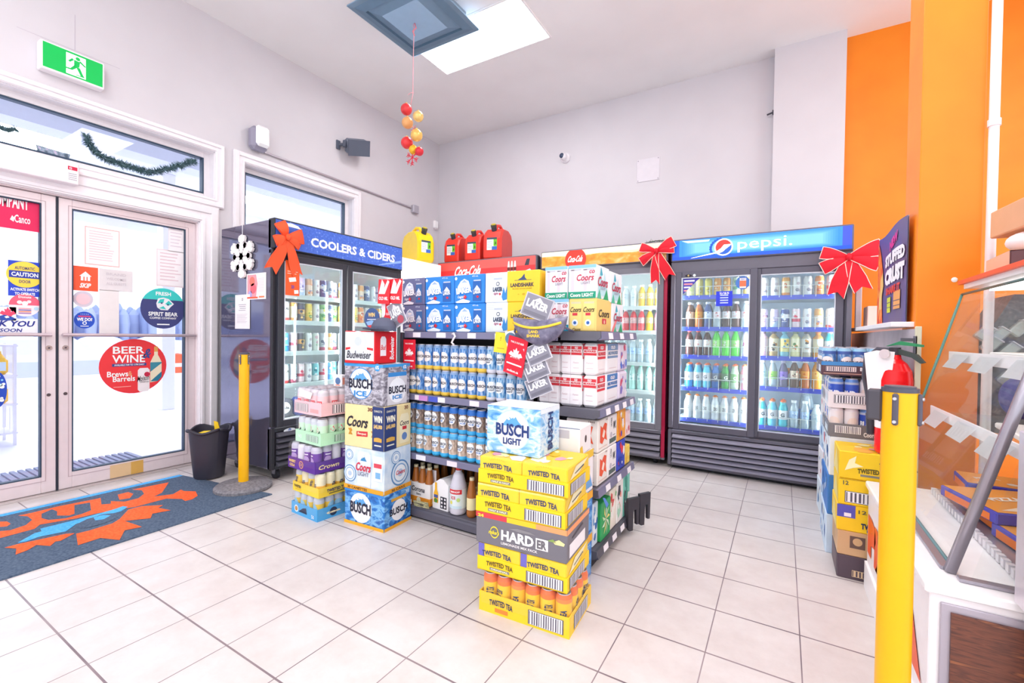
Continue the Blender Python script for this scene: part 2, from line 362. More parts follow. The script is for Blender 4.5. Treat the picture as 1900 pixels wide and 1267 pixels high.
# ---- air vent hanging just under the ceiling
t = thing('air_vent', 'square blue grey ceiling air vent with stepped frame beside the light', 'air vent', (.280, 2.252, 3.80))
VG = lambda h: mat(h, .45, .1)
b = MB(); b.box(-.385, -.383, 0, .385, .383, .012, VG('8FADC6'), .003); b.box(-.30, -.30, .012, .30, .30, HC-3.80, VG('8CA0B0')); b.build('duct_box', t)
b = MB()
def step(b, r0, z0, r1, z1, m):
    for k in range(4):
        T = Matrix.Rotation(k*math.pi/2, 3, 'Z'); q = [Vector(p) for p in ((-r0, -r0, z0), (r0, -r0, z0), (r1, -r1, z1), (-r1, -r1, z1))]
        b.add([T @ p for p in q], ((0, 1, 2, 3), (3, 2, 1, 0)), m)
step(b, .385, -.001, .345, -.004, VG('A6C4DC')); step(b, .345, -.004, .28, -.022, VG('93B4D0')); step(b, .28, -.022, .27, -.008, VG('6F90AC')); step(b, .27, -.008, .19, -.030, VG('A2C3DE')); b.quad((-.19, -.19, -.030), (-.19, .19, -.030), (.19, .19, -.030), (.19, -.19, -.030), VG('9CBCD8'))
b.build('diffuser_cone', t)
# ---- wall and ceiling fittings
def wallp(b): b.T = Matrix.Translation((XW, 0, 0)) @ Matrix.Rotation(math.pi/2, 4, 'Z'); return b   # local x -> +Y, local -y -> into the room
t = thing('exit_sign', 'green exit sign with running figure above the entrance door', 'exit sign')
b = wallp(MB()); b.box(.393, -.075, 2.915, .728, 0, 3.105, mat('FBF4F8', .4), .006); b.build('housing', t)
b = wallp(MB()); p = front(b, .405, 2.928, .716, 3.094, -.0755); G = mat('00B04E', .4, 0, .25); Wg = mat('FFFFFF', .4, 0, .4)
p.rect(0, 0, 1, 1, G); p.rect(.37, .06, .70, .92, Wg, 2)
p.disc(.565, .80, .075, G, 3)
p.poly(((.50, .72), (.60, .70), (.59, .46), (.50, .44)), G, 3); p.poly(((.50, .70), (.43, .56), (.40, .60), (.47, .76)), G, 3); p.poly(((.59, .68), (.69, .55), (.70, .60), (.60, .76)), G, 4)
p.poly(((.50, .48), (.44, .32), (.33, .30), (.33, .25), (.47, .26), (.56, .44)), G, 3); p.poly(((.53, .46), (.60, .44), (.64, .25), (.68, .10), (.62, .10), (.58, .26)), G, 4); p.poly(((.52, .10), (.68, .10), (.66, .13), (.54, .13)), G, 5)
b.build('running_figure_panel', t)
t = thing('emergency_light', 'grey box emergency light on wall above the side window', 'emergency light')
b = wallp(MB()); b.box(1.790, -.10, 2.88, 1.945, 0, 3.10, mat('9C97AA', .45), .03); b.build('housing', t)
b = wallp(MB()); b.box(1.815, -.135, 2.91, 1.945, -.085, 3.105, mat('FBFBFF', .3), .025); b.build('lens', t)
t = thing('wall_speaker', 'dark grey tilted loudspeaker bracketed high on the wall', 'speaker')
b = wallp(MB()); b.T = b.T @ Matrix.Translation((2.955, -.13, 3.30)) @ Matrix.Rotation(R_(-12), 4, 'Y') @ Matrix.Rotation(R_(-20), 4, 'Z') @ Matrix.Rotation(R_(25), 4, 'X')
pts = [(-.17, -.06), (.17, -.085), (.17, .085), (-.17, .06)]
b.slab([(-.125, -.085), (.125, -.085), (.125, .085), (-.125, .085)], (0, -.07, 0), (1, 0, 0), (0, 0, 1), (0, -1, 0), .012, mat('5A6070', .6)); b.box(-.12, -.07, -.08, .12, .06, .08, mat('747A8A', .5), .02); b.build('cabinet', t)
b = wallp(MB()); b.cyl((2.80, 0, 3.29), (2.86, -.10, 3.30), .016, mat('5B6070', .4)); b.box(2.775, -.02, 3.24, 2.825, 0, 3.34, mat('5B6070', .4), .004); b.cyl((2.83, -.09, 3.26), (2.83, -.09, 3.33), .025, mat('5B6070', .4)); b.build('bracket', t)
t = thing('conduit', 'thin metal conduit running above the side window to a small box', 'conduit')
b = wallp(MB()); b.cyl((1.95, -.014, 2.905), (3.985, -.014, 2.872), .011, mat('BDB3BC', .35, .5)); b.build('pipe', t)
b = wallp(MB()); b.box(3.98, -.05, 2.81, 4.09, 0, 2.915, mat('B9B4BE', .4, .3), .006); b.build('junction_box', t)
b = wallp(MB()); b.box(.30, -.001, 3.147, .84, -.0006, 3.150, mat('C8BEC8', .7)); b.box(.584, -.001, 3.15, .588, -.0006, 3.40, mat('C8BEC8', .7)); b.build('wall_seam', kind='structure')
t = thing('door_operator', 'long white automatic door operator box over the entrance door', 'door operator')
b = wallp(MB()); b.box(-.30, -.10, 2.175, .583, 0, 2.325, mat('F7EDF2', .4), .006); b.build('cover', t)
b = wallp(MB()); p = front(b, .52, 2.19, .575, 2.30, -.1005); p.rect(0, .02, 1, .98, 'F9F4F6'); p.rect(.05, .72, .95, .95, 'D2224A', 2); p.text('G', .3, .83, .14, 'FFFFFF', l=3)
for k in range(4): p.rect(.1, .1+.12*k, .9, .16+.12*k, 'B9AEBB', 2)
b.build('warning_label', t)
t = thing('security_camera', 'small white dome security camera high on the back wall', 'camera', (.625, YB, 3.357))
b = MB(); b.lathe([(0, 0), (.062, 0), (.062, .02), (.045, .045), (.04, .06), (0, .06)], mat('F6F0F4', .3), 20, axis='y'); b.build('base', t)
b = MB(); b.ball((0, -.06, 0), .045, mat('F3EDF2', .3)); b.build('shell', t)
b = MB(); b.lathe([(0, .112), (.022, .108), (.03, .098), (.03, .08)][::-1], mat('3B4660', .15), 16, at=(-.012, 0, .004), axis='y'); b.build('lens', t)
b = MB(); b.box(1.51, YB-.008, 2.912, 1.762, YB, 3.166, mat('E4DDE4', .6), .003)
for x in (1.525, 1.747):
    for z in (2.927, 3.151): b.cyl((x, YB-.011, z), (x, YB-.008, z), .006, mat('A79DA8', .4), n=8)
b.build('access_panel', label='square painted access panel on the back wall', cat='access panel')
b = MB(); b.box(-1.40, 4.43, 2.70, -1.36, 4.51, 2.80, mat('FFFAFC', .4), .006); b.box(-1.395, 4.445, 2.68, -1.37, 4.495, 2.70, mat('DDD3D8', .4)); b.build('motion_sensor', label='tiny white sensor in the corner above the gas cans', cat='sensor')
b = MB(); b.cyl((2.79, YB-.04, 3.36), (2.845, 4.50, 3.37), .008, mat('4A4650', .4)); b.box(2.835, 4.49, 3.35, 2.848, 4.52, 3.39, mat('4A4650', .4), .002); b.build('wall_hook', label='small dark hook by the wall pier', cat='hook')
t = thing('water_pipe', 'thin white pipe running up beside the orange pillar', 'pipe')
b = MB(); b.cyl((3.765, 2.285, 0), (3.765, 2.285, HC), .018, mat('F7EEF2', .35)); b.build('pipe', t)
b = MB(); b.cyl((3.765, 2.285, 2.14), (3.765, 2.285, 2.17), .023, mat('F2E6EA', .35)); b.build('coupling', t)
# ================================================================ measured points: where a line of sight meets a plane of the place
_C = Vector((2.968, -0.584, 1.1675))
def at(px, py, x=None, y=None, z=None):
    d = _r2*((px-950)/838.43)-_u2*((py-633.5)/838.43)+_f
    t = (x-_C.x)/d.x if x is not None else ((y-_C.y)/d.y if y is not None else (z-_C.z)/d.z)
    return _C+d*t
# ================================================================ outside the glass
SNOW = pattern('packed_snow', [(0.3, 'E4E2EE'), (0.55, 'F3F1F8'), (0.75, 'DDDCEC')], .8, 8, .7)
b = MB(); b.box(-75, -45, -.2, -1.62, 75, -.06, SNOW); b.box(-20, -25, -.06, -13, 60, -.05, mat('C3C4DC', .7)); b.build('snowy_ground', kind='structure')
b = MB(); b.box(-9.5, -6, 3.55, -1.62, 12, 3.75, mat('F6F8FB', .6)); b.box(-3.9, -6, 3.25, -3.6, 12, 3.55, mat('E6EAF6', .6)); b.box(-6.7, -6, 3.38, -6.5, 12, 3.55, mat('EEF1FA', .6)); b.build('canopy_roof', kind='structure')
b = MB(); b.box(-9.6, -6, 3.4, -9.5, 12, 4.1, mat('F2F2FA', .6)); b.build('canopy_fascia', kind='structure')
for y in (-3, 1.2, 4.2, 8):
    b = MB(); b.box(-5.6, y-.35, 3.53, -4.9, y+.35, 3.548, mat('FFFFFF', .4, 0, 40)); b.build('canopy_light', label='bright canopy light outside, %s along the forecourt roof' % {-3: 'first', 1.2: 'second', 4.2: 'third', 8: 'fourth'}[y], cat='light', group='canopy lights')
q = at(308, 650, x=-5.2); b = MB(); b.box(q.x-.09, q.y-.09, -.06, q.x+.09, q.y+.09, 3.55, mat('F0EEF6', .5), .01); b.build('canopy_pillar', kind='structure')
rr = random.Random(3); b = MB()
for k in range(700):
    y = -45+k*.17; x = -66+rr.uniform(-5, 5); h = rr.uniform(2.6, 3.9)+.5*math.sin(y*.35); r = rr.uniform(.5, .9); m = ('A9B6E0', 'B8C3E8', '9DACD8')[k % 3]  # pale blue tones put the snowy haze into the tree colour
    b.lathe([(r*.8, -.1), (r, h*.5), (r*.8, h*.8), (r*.3, h*.96), (0, h)], m, 6, (x, y, 0))
b.build('treeline', kind='stuff')
b = MB()
for k in range(26): b.lathe([(rr.uniform(1, 2.2), -.1), (.9, .6), (0, .9)], 'EDEBF6', 9, (-30+rr.uniform(-3, 3), -14+k*2.2, 0))
b.build('snow_bank', kind='structure')
# slatted boot grate outside the doors
t = thing('boot_grate', 'grey slatted boot grate on the snowy ground outside the doors', 'grate', (0, 0, 0))
q0 = at(0, 868, z=-.05); q1 = at(268, 850, z=-.05); b = MB(); n = 24
for k in range(n):
    y = .15+1.15*k/n; b.box(-2.55, y, -.055, -1.70, y+.028, -.035, mat('8C8DA4', .6))
b.box(-2.56, .14, -.06, -1.69, 1.31, -.05, mat('C9C8DA', .7)); b.build('slats', t)
# rack of yellow jugs outside
t = thing('jug_rack', 'white wire rack of yellow washer jugs outside the door', 'rack', (-4.1, .55, -.06))
RW = mat('F3EFF6', .4)
b = MB()
for sx in (-.2, .2):
    for y in (-.42, .24): b.box(sx-.012, y-.012, 0, sx+.012, y+.012, 1.06, RW)
b.build('uprights', t)
for k, z in enumerate((.12, .42, .72, 1.03)):
    b = MB(); b.box(-.22, -.44, z, .22, .26, z+.02, RW)
    b.build('rack_shelf', t)
b = MB()
for k in range(18): b.box(.205, -.44+.04*k, .12, .211, -.436+.04*k, .40, RW); b.box(-.215, -.44+.04*k, .12, -.211, -.436+.04*k, 1.0, RW)
for k in range(10): b.box(-.2+.04*k, .252, .1, -.196+.04*k, .256, 1.03, RW)
b.build('wire_side', t)
def jug_mesh():
    b = MB(); b.box(-.07, -.06, 0, .07, .06, .17, 'FFC400', .025); b.lathe([(.05, .165), (.03, .2), (.02, .22), (.02, .24), (0, .24)], 'FFC400', 12); b.box(.0695, -.04, .04, .071, .04, .13, 'D8ECF6'); return b.mesh('washer_jug')
jm = jug_mesh()
for z, nm in ((.455-.015, 'middle'), (.755-.015, 'top')):
    for j in range(4):
        link(jm, 'washer_jug', loc=(-3.98, .24+.15*j, -.058+z), label='yellow washer jug, %s from the door edge on the %s shelf of the outdoor rack' % (ORD[3-j], nm), cat='jug', group='washer jugs on the outdoor rack')
q = at(329, 700, z=-.06)
b = MB(); k = 45/838.43*(_f.dot(q-_C)); b.lathe([(.30*k, 0, 'F3EEF2'), (.29*k, .2*k, 'F0622E'), (.27*k, .45*k, 'F3EEF2'), (.26*k, .6*k, 'F0622E'), (.24*k, .95*k, 'F0622E'), (0, k)], 'F0622E', 18); o = b.build('traffic_barrel', label='orange and white traffic barrel out in the snowy lot', cat='barrel'); o.location = (q.x, q.y, -.06)
# tinsel garland behind the transom glass
def tinsel(name, pts, r, n, label):
    b = MB(); rr = random.Random(len(pts)); P = [Vector(p) for p in pts]
    b.tube(P, .010, '3D5A60', 6)
    seg = len(P)-1
    for k in range(n):
        s = rr.uniform(0, seg); i = min(int(s), seg-1); c = P[i].lerp(P[i+1], s-i)
        a = Vector((rr.uniform(-.6, .6), rr.uniform(-1, 1), rr.uniform(-1, 1))).normalized(); L = r*rr.uniform(.5, 1.1); w = a.orthogonal().normalized()*.0042
        b.add((c-w, c+w, c+a*L), ((0, 1, 2),), rr.choice(('3D5A60', '5C7A86', '2F4A52', '86A0AE', '49655E')))
    return b.build(name, label=label, cat='garland')
tinsel('tinsel_garland', [at(u, v, x=-1.485) for u, v in ((160, 252), (166, 268), (180, 284), (200, 296), (225, 305), (250, 312), (272, 319), (295, 318), (320, 311), (345, 304), (362, 298))], .048, 2200, 'green grey tinsel garland drooping in the window above the door')
tinsel('tinsel_garland', [at(u, v, x=-1.485) for u, v in ((0, 236), (14, 241), (30, 240))], .035, 260, 'short end of tinsel garland at the top of the door window')
q = [at(u, v, x=-1.487) for u, v in ((66, 268), (90, 277), (130, 287))]
b = MB()
b.slab([(q[0].y, q[0].z), (q[0].y+.01, q[0].z-.05), (q[2].y-.01, q[2].z-.045), (q[2].y, q[2].z)], (-1.49, 0, 0), (0, 1, 0), (0, 0, 1), (1, 0, 0), .01, pattern('dark_foil', [(0.35, '46586A'), (0.55, '8FA0B4'), (0.7, 'C8B4D0')], 40, 4, .4)); b.build('foil_banner', label='dark foil strip behind the lower edge of the door window', cat='banner')

# ================================================================ stickers on the doors
def sticker(name, px0, py0, px1, py1, label, art, x=XD+.0045, shape='rect', ink='FFFFFF', back=True, cat='sticker'):
    """a thin vinyl sheet on the pane between two measured corners; art(print)"""
    a = at(px0, py1, x=x); c = at(px1, py0, x=x); w = c.y-a.y; h = c.z-a.z
    b = MB(); p = faceX(b, a.y, a.z, c.y, c.z, x+.0006); n = 40
    if shape == 'rect': pts = [(0, 0), (w, 0), (w, h), (0, h)]
    else: pts = [(w/2+w/2*math.cos(2*math.pi*k/n), h/2+h/2*math.sin(2*math.pi*k/n)) for k in range(n)]
    b.slab(pts, (x, a.y, a.z), (0, 1, 0), (0, 0, 1), (1, 0, 0), .0006, ink)
    o = b.build(name, label=label, cat=cat)
    if art:
        g = MB(); p = faceX(g, a.y, a.z, c.y, c.z, x+.0006); art(p)
        if g.f: g.build('print', o)
    return o
def a_company(p):
    p.text('COMPANY', .545, .62, .32, 'FBEFF4', .54, bold=.03); p.text('Canco', .72, .24, .18, 'FBEFF4', .22); p.poly(((.55, .2), (.58, .3), (.6, .26), (.62, .3), (.6, .16)), 'FBEFF4')
sticker('door_banner', -62, 352, 78, 412, 'crimson banner across the top of the door with a white company line', a_company, ink='E01E58', cat='banner')
def a_caution(p):
    p.disc(.5, .62, .37, 'F7D44C', 2, .37, 36); p.rect(.02, .52, .98, .72, '2C3AA0', 3)
    p.text('CAUTION', .5, .62, .12, 'FFFFFF', .82, bold=.03, l=4); p.text('AUTOMATIC', .5, .80, .09, '4A4878', .62, l=4); p.text('DOOR', .5, .42, .09, '4A4878', .36, l=4)
    p.text('ACTIVATE SWITCH', .5, .19, .08, 'FFFFFF', .88, bold=.03); p.text('TO OPERATE', .5, .07, .08, 'FFFFFF', .62, bold=.03)
sticker('door_sticker', 15, 488, 76, 548, 'blue and yellow automatic door caution sticker', a_caution, ink='2846C8')
def a_pink(p):
    p.poly([(.5+.5*math.cos(math.pi*k/16), .5+.5*math.sin(math.pi*k/16)) for k in range(17)], 'F4607A', 2)
    for x, y, r, c in ((.33, .62, .08, 'FFF4F4'), (.5, .58, .1, 'FFF4F4'), (.63, .66, .07, 'FFE0E4')): p.disc(x, y, r, c, 3)
    p.text('Donuts', .5, .86, .1, 'FFFFFF', .4)
    for k in range(4): p.rect(.3, .12+.07*k, .7, .16+.07*k, ('9A5AA8', 'F08A5C', '5A4AA0', 'F0A0A8')[k], 3)
    p.disc(.86, .36, .08, 'BFDCEC', 3)
sticker('door_sticker', 16, 547, 75, 586, 'round pink and white sticker under the caution sticker', a_pink, shape='o', ink='F9E9EE')
def a_thank(p):
    p.text('THANK YOU', .5, .66, .40, '27328C', .9, bold=.03, shear=.25); p.text('SEE YOU SOON', .42, .22, .24, '27328C', .72, shear=.2)
sticker('door_sticker', -75, 592, 70, 618, 'white thank you strip just above the push bar', a_thank, ink='F6F2FA')
def a_leaf(p):
    L = [(.5, 1), (.58, .8), (.7, .86), (.66, .62), (.84, .72), (.98, .5), (.8, .42), (.7, .3), (.3, .3), (.2, .42), (.02, .5), (.16, .72), (.34, .62), (.3, .86), (.42, .8)]
    p.poly(L, 'F0486A', 2)
    p.poly(((0, .3), (.3, .42), (.7, .30), (1, .12), (.6, 0), (.1, 0)), '2A4CA8', 3); p.poly(((.3, .28), (.5, .36), (.6, .22), (.4, .16)), 'FFFFFF', 4)
sticker('door_sticker', -2, 570, 30, 594, 'red maple leaf sticker above the thank you strip', a_leaf, ink='F4ECF4')
def a_dots(p):
    rr = random.Random(4)
    for k in range(26): a = rr.uniform(0, 6.28); r = rr.uniform(0, .4); p.disc(.5+r*math.cos(a), .5+r*math.sin(a), rr.uniform(.015, .05), rr.choice(('8FD4F4', 'FFFFFF', 'C8E8F8')), 2, n=8)
sticker('door_sticker', -28, 688, 13, 760, 'round blue sticker low on the door by the jug rack', a_dots, shape='o', ink='1F49B8')
def a_notice(c, n):
    def f(p):
        p.rect(.03, .03, .97, .97, 'FBF2F4', 2)
        rr = random.Random(n)
        for k in range(n): y = .88-.8*k/n; p.rect(.12, y, .12+rr.uniform(.5, .76), y+.25/n, c, 3)
    return f
sticker('paper_notice', 157, 429, 222, 490, 'pale pink paper notice taped high on the door pane', a_notice('EBCFD4', 12), ink='EFC2BE', cat='notice')
def a_skip(p):
    p.poly(((.32, .42), (.32, .60), (.26, .60), (.5, .80), (.74, .60), (.68, .60), (.68, .42)), 'FFF4F0', 2); p.poly(((.42, .42), (.42, .58), (.46, .58), (.46, .42)), 'FF5A34', 3); p.poly(((.54, .42), (.54, .58), (.58, .58), (.58, .42)), 'FF5A34', 3)
    p.text('SKIP', .5, .22, .20, 'FFF4F0', .42, bold=.04, shear=.2)
sticker('door_sticker', 134, 497, 182, 538, 'square orange red sticker with a white house mark on the door', a_skip, ink='FF5A34')
sticker('paper_notice', 184, 504, 246, 538, 'wide grey beige notice beside the orange red sticker', lambda p: [p.text(s, .5, .78-.22*k, .12, 'D8CDD2', .6) for k, s in enumerate(('BRAND', 'WELCOMES', 'ALL GUESTS'))], ink='E6DDDF', cat='notice')
sticker('paper_notice', 184, 540, 221, 620, 'tall plain beige paper on the door pane above the push bar', None, ink='EDE4E4', cat='notice')
sticker('door_sticker', 135, 541, 173, 569, 'faded pink oval sticker under the orange red sticker', lambda p: p.disc(.5, .5, .34, 'F2C9D2', 2), shape='o', ink='D9CCDA')
def a_wedo(p):
    p.text('WE DO?', .5, .54, .2, 'FFFFFF', .74, bold=.04); p.text('* * * * *', .5, .84, .07, 'FFFFFF', .4); p.rect(.2, .68, .8, .76, 'D84878', 2); p.disc(.5, .32, .1, 'FFFFFF', 2); p.disc(.5, .32, .06, '2550C0', 3); p.rect(.3, .12, .7, .16, 'FFFFFF', 2)
sticker('door_sticker', 137, 579, 176, 609, 'small round blue sticker just above the push bar', a_wedo, shape='o', ink='2550C0')
def a_bear(p):
    TQ = '3FD0C8'
    p.poly([(.5+.5*math.cos(t), .5+.5*math.sin(t)) for t in [R_(25+130*k/18) for k in range(19)]], TQ, 2)
    p.text('FRESH', .5, .86, .09, 'FFFFFF', .34, bold=.03)
    p.poly(((.34, .62), (.38, .74), (.5, .77), (.62, .74), (.74, .62), (.66, .54), (.60, .46), (.44, .46), (.36, .52)), 'F6F4F8', 3)
    p.poly(((.37, .62), (.42, .72), (.52, .74), (.5, .64)), TQ, 4); p.poly(((.54, .62), (.62, .70), (.70, .62), (.6, .57)), TQ, 4); p.poly(((.40, .50), (.5, .56), (.56, .48)), TQ, 4); p.disc(.46, .63, .02, '3B3F72', 5, n=8); p.disc(.60, .60, .02, '3B3F72', 5, n=8)
    p.text('SPIRIT BEAR', .5, .36, .10, 'FFFFFF', .66, bold=.03); p.text('COFFEE COMPANY', .5, .26, .05, 'FFFFFF', .6); p.rect(.36, .09, .64, .12, 'FFFFFF', 2)
sticker('door_sticker', 260, 538, 343, 609, 'round navy and teal coffee sticker on the door pane', a_bear, shape='o', ink='43477E')
sticker('paper_notice', 290, 468, 343, 530, 'pale pink notice at the hinge side of the door pane', a_notice('E9CDD4', 9), ink='F2DCE0', cat='notice')
sticker('paper_notice', 312, 425, 343, 466, 'small faint notice at the upper hinge corner of the door', a_notice('E2D4DE', 6), ink='EEE4EA', cat='notice')
def a_beer(p):
    p.text('BEER', .42, .80, .13, 'FFFFFF', .46, bold=.02); p.text('WINE', .42, .64, .14, 'FFFFFF', .48, bold=.02); p.text('&', .70, .73, .18, '3A4A8C', .12, shear=.3)
    p.rect(.18, .505, .68, .555, '3A4A8C', 2); p.text('AVAILABLE 7AM TO 11PM DAILY', .43, .53, .03, 'FFFFFF', .44)
    p.text('Brews', .26, .37, .10, 'FFFFFF', .3, bold=.02); p.text('&', .44, .37, .09, 'F0A078', .06); p.text('Barrels', .35, .28, .10, 'FFFFFF', .32, bold=.02); p.rect(.2, .13, .45, .14, 'FFB8B0', 2)
    p.poly(((.55, .06), (.55, .42), (.58, .46), (.70, .46), (.73, .42), (.73, .06), (.70, .02), (.58, .02)), 'F7EEF0', 3); p.text('Molson', .635, .27, .10, '2E2E44', .18, shear=.3, rot=.15); p.disc(.69, .34, .045, 'C82648', 4); p.text('CANADIAN', .65, .20, .03, '2E2E44', .14)
    p.poly(((.74, .18), (.74, .56), (.78, .66), (.80, .70), (.80, .84), (.86, .84), (.86, .70), (.88, .66), (.92, .56), (.92, .28), (.86, .20)), 'F2E3C6', 2); p.poly(((.80, .76), (.80, .86), (.86, .86), (.86, .76)), 'E8A45A', 3)
    p.poly(((.74, .38), (.92, .54), (.92, .56), (.74, .56)), '3E8CA0', 3); p.poly(((.74, .20), (.86, .20), (.92, .28), (.92, .38)), '2F7C98', 3)
sticker('door_sticker', 183, 629, 309, 735, 'big round red beer and wine sticker below the push bar', a_beer, shape='o', ink='F03A40')

# ================================================================ entrance mat
t = thing('entrance_mat', 'dark blue grey entrance mat with orange leaf logo and blue edge', 'mat')
MATD = pattern('mat_pile', [(0.3, '35465F'), (0.5, '4D5E74'), (0.7, '5E6C80')], 90, 6, .95); MO = pattern('mat_orange', [(0.3, 'F04E12'), (0.7, 'FF7030')], 80, 4, .9); MBl = pattern('mat_blue', [(0.3, '2F9BE4'), (0.7, '62BCF4')], 80, 4, .9)
b = MB(); b.slab([(-1.19, -1.05), (-.065, -1.05), (-.142, 1.30), (-1.165, 1.15)], (0, 0, 0), (1, 0, 0), (0, 1, 0), (0, 0, 1), .008, MATD); b.build('pile', t)
b = MB(); b.slab([(-1.185, -1.04), (-1.135, -1.04), (-1.112, 1.15), (-1.160, 1.143)], (0, 0, .007), (1, 0, 0), (0, 1, 0), (0, 0, 1), .0018, MBl); b.build('blue_edge', t)
def mp(pts, m, l): g.add([(lambda q: (q.x, q.y, .0085+.0005*l))(at(u, v, z=.009)) for u, v in pts], [tuple(range(len(pts)))], m)
g = MB()
def mz(pts, m, l): mp([(x/3.113, 860+y/3.113) for x, y in pts], m, l)
mz([(0, 322), (180, 285), (330, 248), (560, 203), (760, 150), (975, 108), (962, 128), (935, 168), (890, 190), (1000, 176), (1045, 150), (1062, 158), (1130, 160), (1142, 185), (1110, 206), (1070, 216), (1050, 204), (960, 202), (870, 226), (780, 250), (700, 262), (560, 287), (440, 316), (230, 352), (200, 376), (0, 430)], MO, 1)
mz([(0, 306), (90, 300), (160, 305), (186, 325), (150, 355), (60, 385), (0, 390)], MATD, 2)
mz([(0, 336), (40, 335), (62, 348), (40, 363), (0, 367)], MO, 3)
mz([(240, 290), (300, 264), (330, 276), (330, 300), (400, 300), (430, 290), (430, 240), (520, 225), (526, 270), (470, 292), (380, 316), (280, 326), (240, 315)], MATD, 2)
mz([(580, 190), (650, 180), (650, 160), (740, 148), (820, 155), (832, 175), (800, 200), (720, 220), (640, 217), (640, 232), (586, 236)], MATD, 2)
mz([(680, 180), (740, 165), (770, 175), (750, 200), (690, 210)], MO, 3)
mz([(100, 458), (200, 402), (240, 391), (232, 376), (460, 320), (660, 264), (710, 246), (738, 250), (700, 275), (560, 312), (440, 348), (380, 392), (230, 422), (150, 450)], MBl, 2)
mz([(440, 352), (500, 322), (600, 292), (692, 284), (682, 310), (600, 346), (500, 373), (446, 371)], MATD, 3)
mz([(540, 312), (600, 297), (640, 300), (600, 322), (550, 329)], MBl, 4)
mz([(25, 486), (100, 466), (380, 406), (432, 402), (350, 446), (320, 450), (290, 476), (210, 470), (160, 500), (90, 526), (95, 491)], MO, 2)
mz([(450, 472), (440, 406), (520, 386), (650, 346), (692, 320), (742, 266), (820, 246), (942, 240), (915, 256), (986, 270), (880, 290), (870, 316), (720, 332), (820, 366), (720, 386), (690, 442), (580, 430)], MO, 3)
g.build('logo', t)

# ================================================================ stanchions and bin
def stanchion(x, y, h, r, label, rz):
    t = thing('stanchion', label, 'stanchion', (x, y, .0085 if x < 0 else 0), rz, 'yellow barrier posts')
    b = MB(); b.lathe([(0, 0), (.19, 0), (.19, .018), (.175, .032), (.05, .046), (r+.004, .05), (0, .05)], pattern('rubber_base', [(0.35, '6E6A70'), (0.65, '8D898E')], 60, 5, .8), 32); b.build('base', t)
    b = MB(); b.cyl((0, 0, .04), (0, 0, h-.012), r, mat('F5B400', .35), n=28); b.build('pole', t)
    b = MB(); b.cyl((0, 0, h-.013), (0, 0, h-.004), r+.0015, mat('4E4E5C', .4), n=28); b.cyl((0, 0, h-.004), (0, 0, h), r-.004, mat('5A5A66', .4), n=28); b.build('top_cap', t)
    for a in (0, 90, 180, 270):
        b = MB(); b.T = Matrix.Rotation(R_(a), 4, 'Z'); D = mat('55505E', .45)
        b.box(-.0055, -r-.007, h-.085, .0055, -r+.002, h-.015, D, .003)
        for z in (h-.077, h-.026): b.cyl((0, -r-.007, z), (0, -r-.010, z), .0035, mat('C9C6CC', .3, .6), n=10)
        b.build('belt_clip', t)
    return t
stanchion(-.44, 1.26, 1.000, .034, 'yellow barrier post on a round grey base beside the dark bin', R_(20))
t = stanchion(3.196, .735, 1.066, .032, 'tall yellow barrier post standing in front of the glass food case', R_(-22))
b = MB(); b.T = Matrix.Rotation(R_(10), 4, 'Z') ; b.box(-.058, -.015, .985, -.030, .02, 1.055, mat('4A464F', .5), .004); b.build('belt_head', t)
t = thing('waste_bin', 'black plastic waste bin with a scalloped rim by the door', 'bin', (-.935, 1.260, .0085))
b = MB(); n = 32; rings = []
for s, z in ((.098, 0), (.105, .01), (.122, .2), (.138, .375)):
    rings.append([(s*math.cos(2*math.pi*k/n)*(1 if z < .1 else 1+.04*math.cos(8*math.pi*k/n)), s*math.sin(2*math.pi*k/n)*(1 if z < .1 else 1+.04*math.cos(8*math.pi*k/n)), z+(.014*math.cos(8*math.pi*k/n) if z > .3 else 0)) for k in range(n+1)])
BK = mat('3A3743', .5)
b.grid(rings, BK); b.grid([[(x*.96, y*.96, z) for x, y, z in r] for r in rings], BK); b.add(rings[0][:n], [tuple(range(n-1, -1, -1))], BK)
b.build('bucket', t)
b = MB(); b.tube([(x*1.05, y*1.05, z) for x, y, z in rings[-1]], .011, mat('35323D', .45), 8); b.build('rim', t)
b = MB(); b.slab([(-.05, 0), (.09, 0), (.06, .05), (0, .04)], (-.06, -.03, .33), (1, .3, 0), (0, .5, .6), (0, -.7, .5), .004, mat('F4D020', .5)); b.build('yellow_wrapper', label='crumpled yellow wrapper lying in the black waste bin', cat='wrapper').location = (-.935, 1.260, .0085)
b = MB(); b.slab([(0, 0), (.045, 0), (.02, .10), (-.01, .11)], (.03, .03, .33), (.8, .6, 0), (0, 0, 1), (.6, -.8, 0), .006, mat('F6C816', .5)); b.build('banana_peel', label='yellow strip sticking up out of the waste bin', cat='wrapper').location = (-.935, 1.260, .0085)
# ================================================================ drinks: cans, bottles and their artwork
def can_mesh(H=.157, R=.0325, body='F0F0F4', bands=(), top=None, art=None, rough=.3, lid='CFCBD4', n=14):
    b = MB(); cuts = sorted({0.0, 1.0, *[z for q in bands for z in q[:2]]}); z0, z1 = .013, H-.020
    def colour(f):
        c = body
        for a, e, h in bands:
            if a <= f < e: c = h
        return mm(c, rough)
    rings = [(R*.76, 0, mat(lid, .35, .4)), (R*.80, .002, colour(0)), (R*.97, .009, colour(0))]
    for a, e in zip(cuts[:-1], cuts[1:]): rings.append((R, z0+(z1-z0)*a, colour((a+e)/2)))
    rings += [(R, z1, mm(top, rough) if top else colour(.99)), (R*.83, H-.004, mat(lid, .35, .4)), (R*.83, H, mat(lid, .35, .4)), (R*.77, H-.001, mat(lid, .35, .4)), (R*.75, H-.005, mat(lid, .35, .4)), (0, H-.005)]
    b.lathe(rings, body, n)
    if art: art(CylPrint(b, R, z0, z1-z0, 2.6))
    return b.mesh('can')
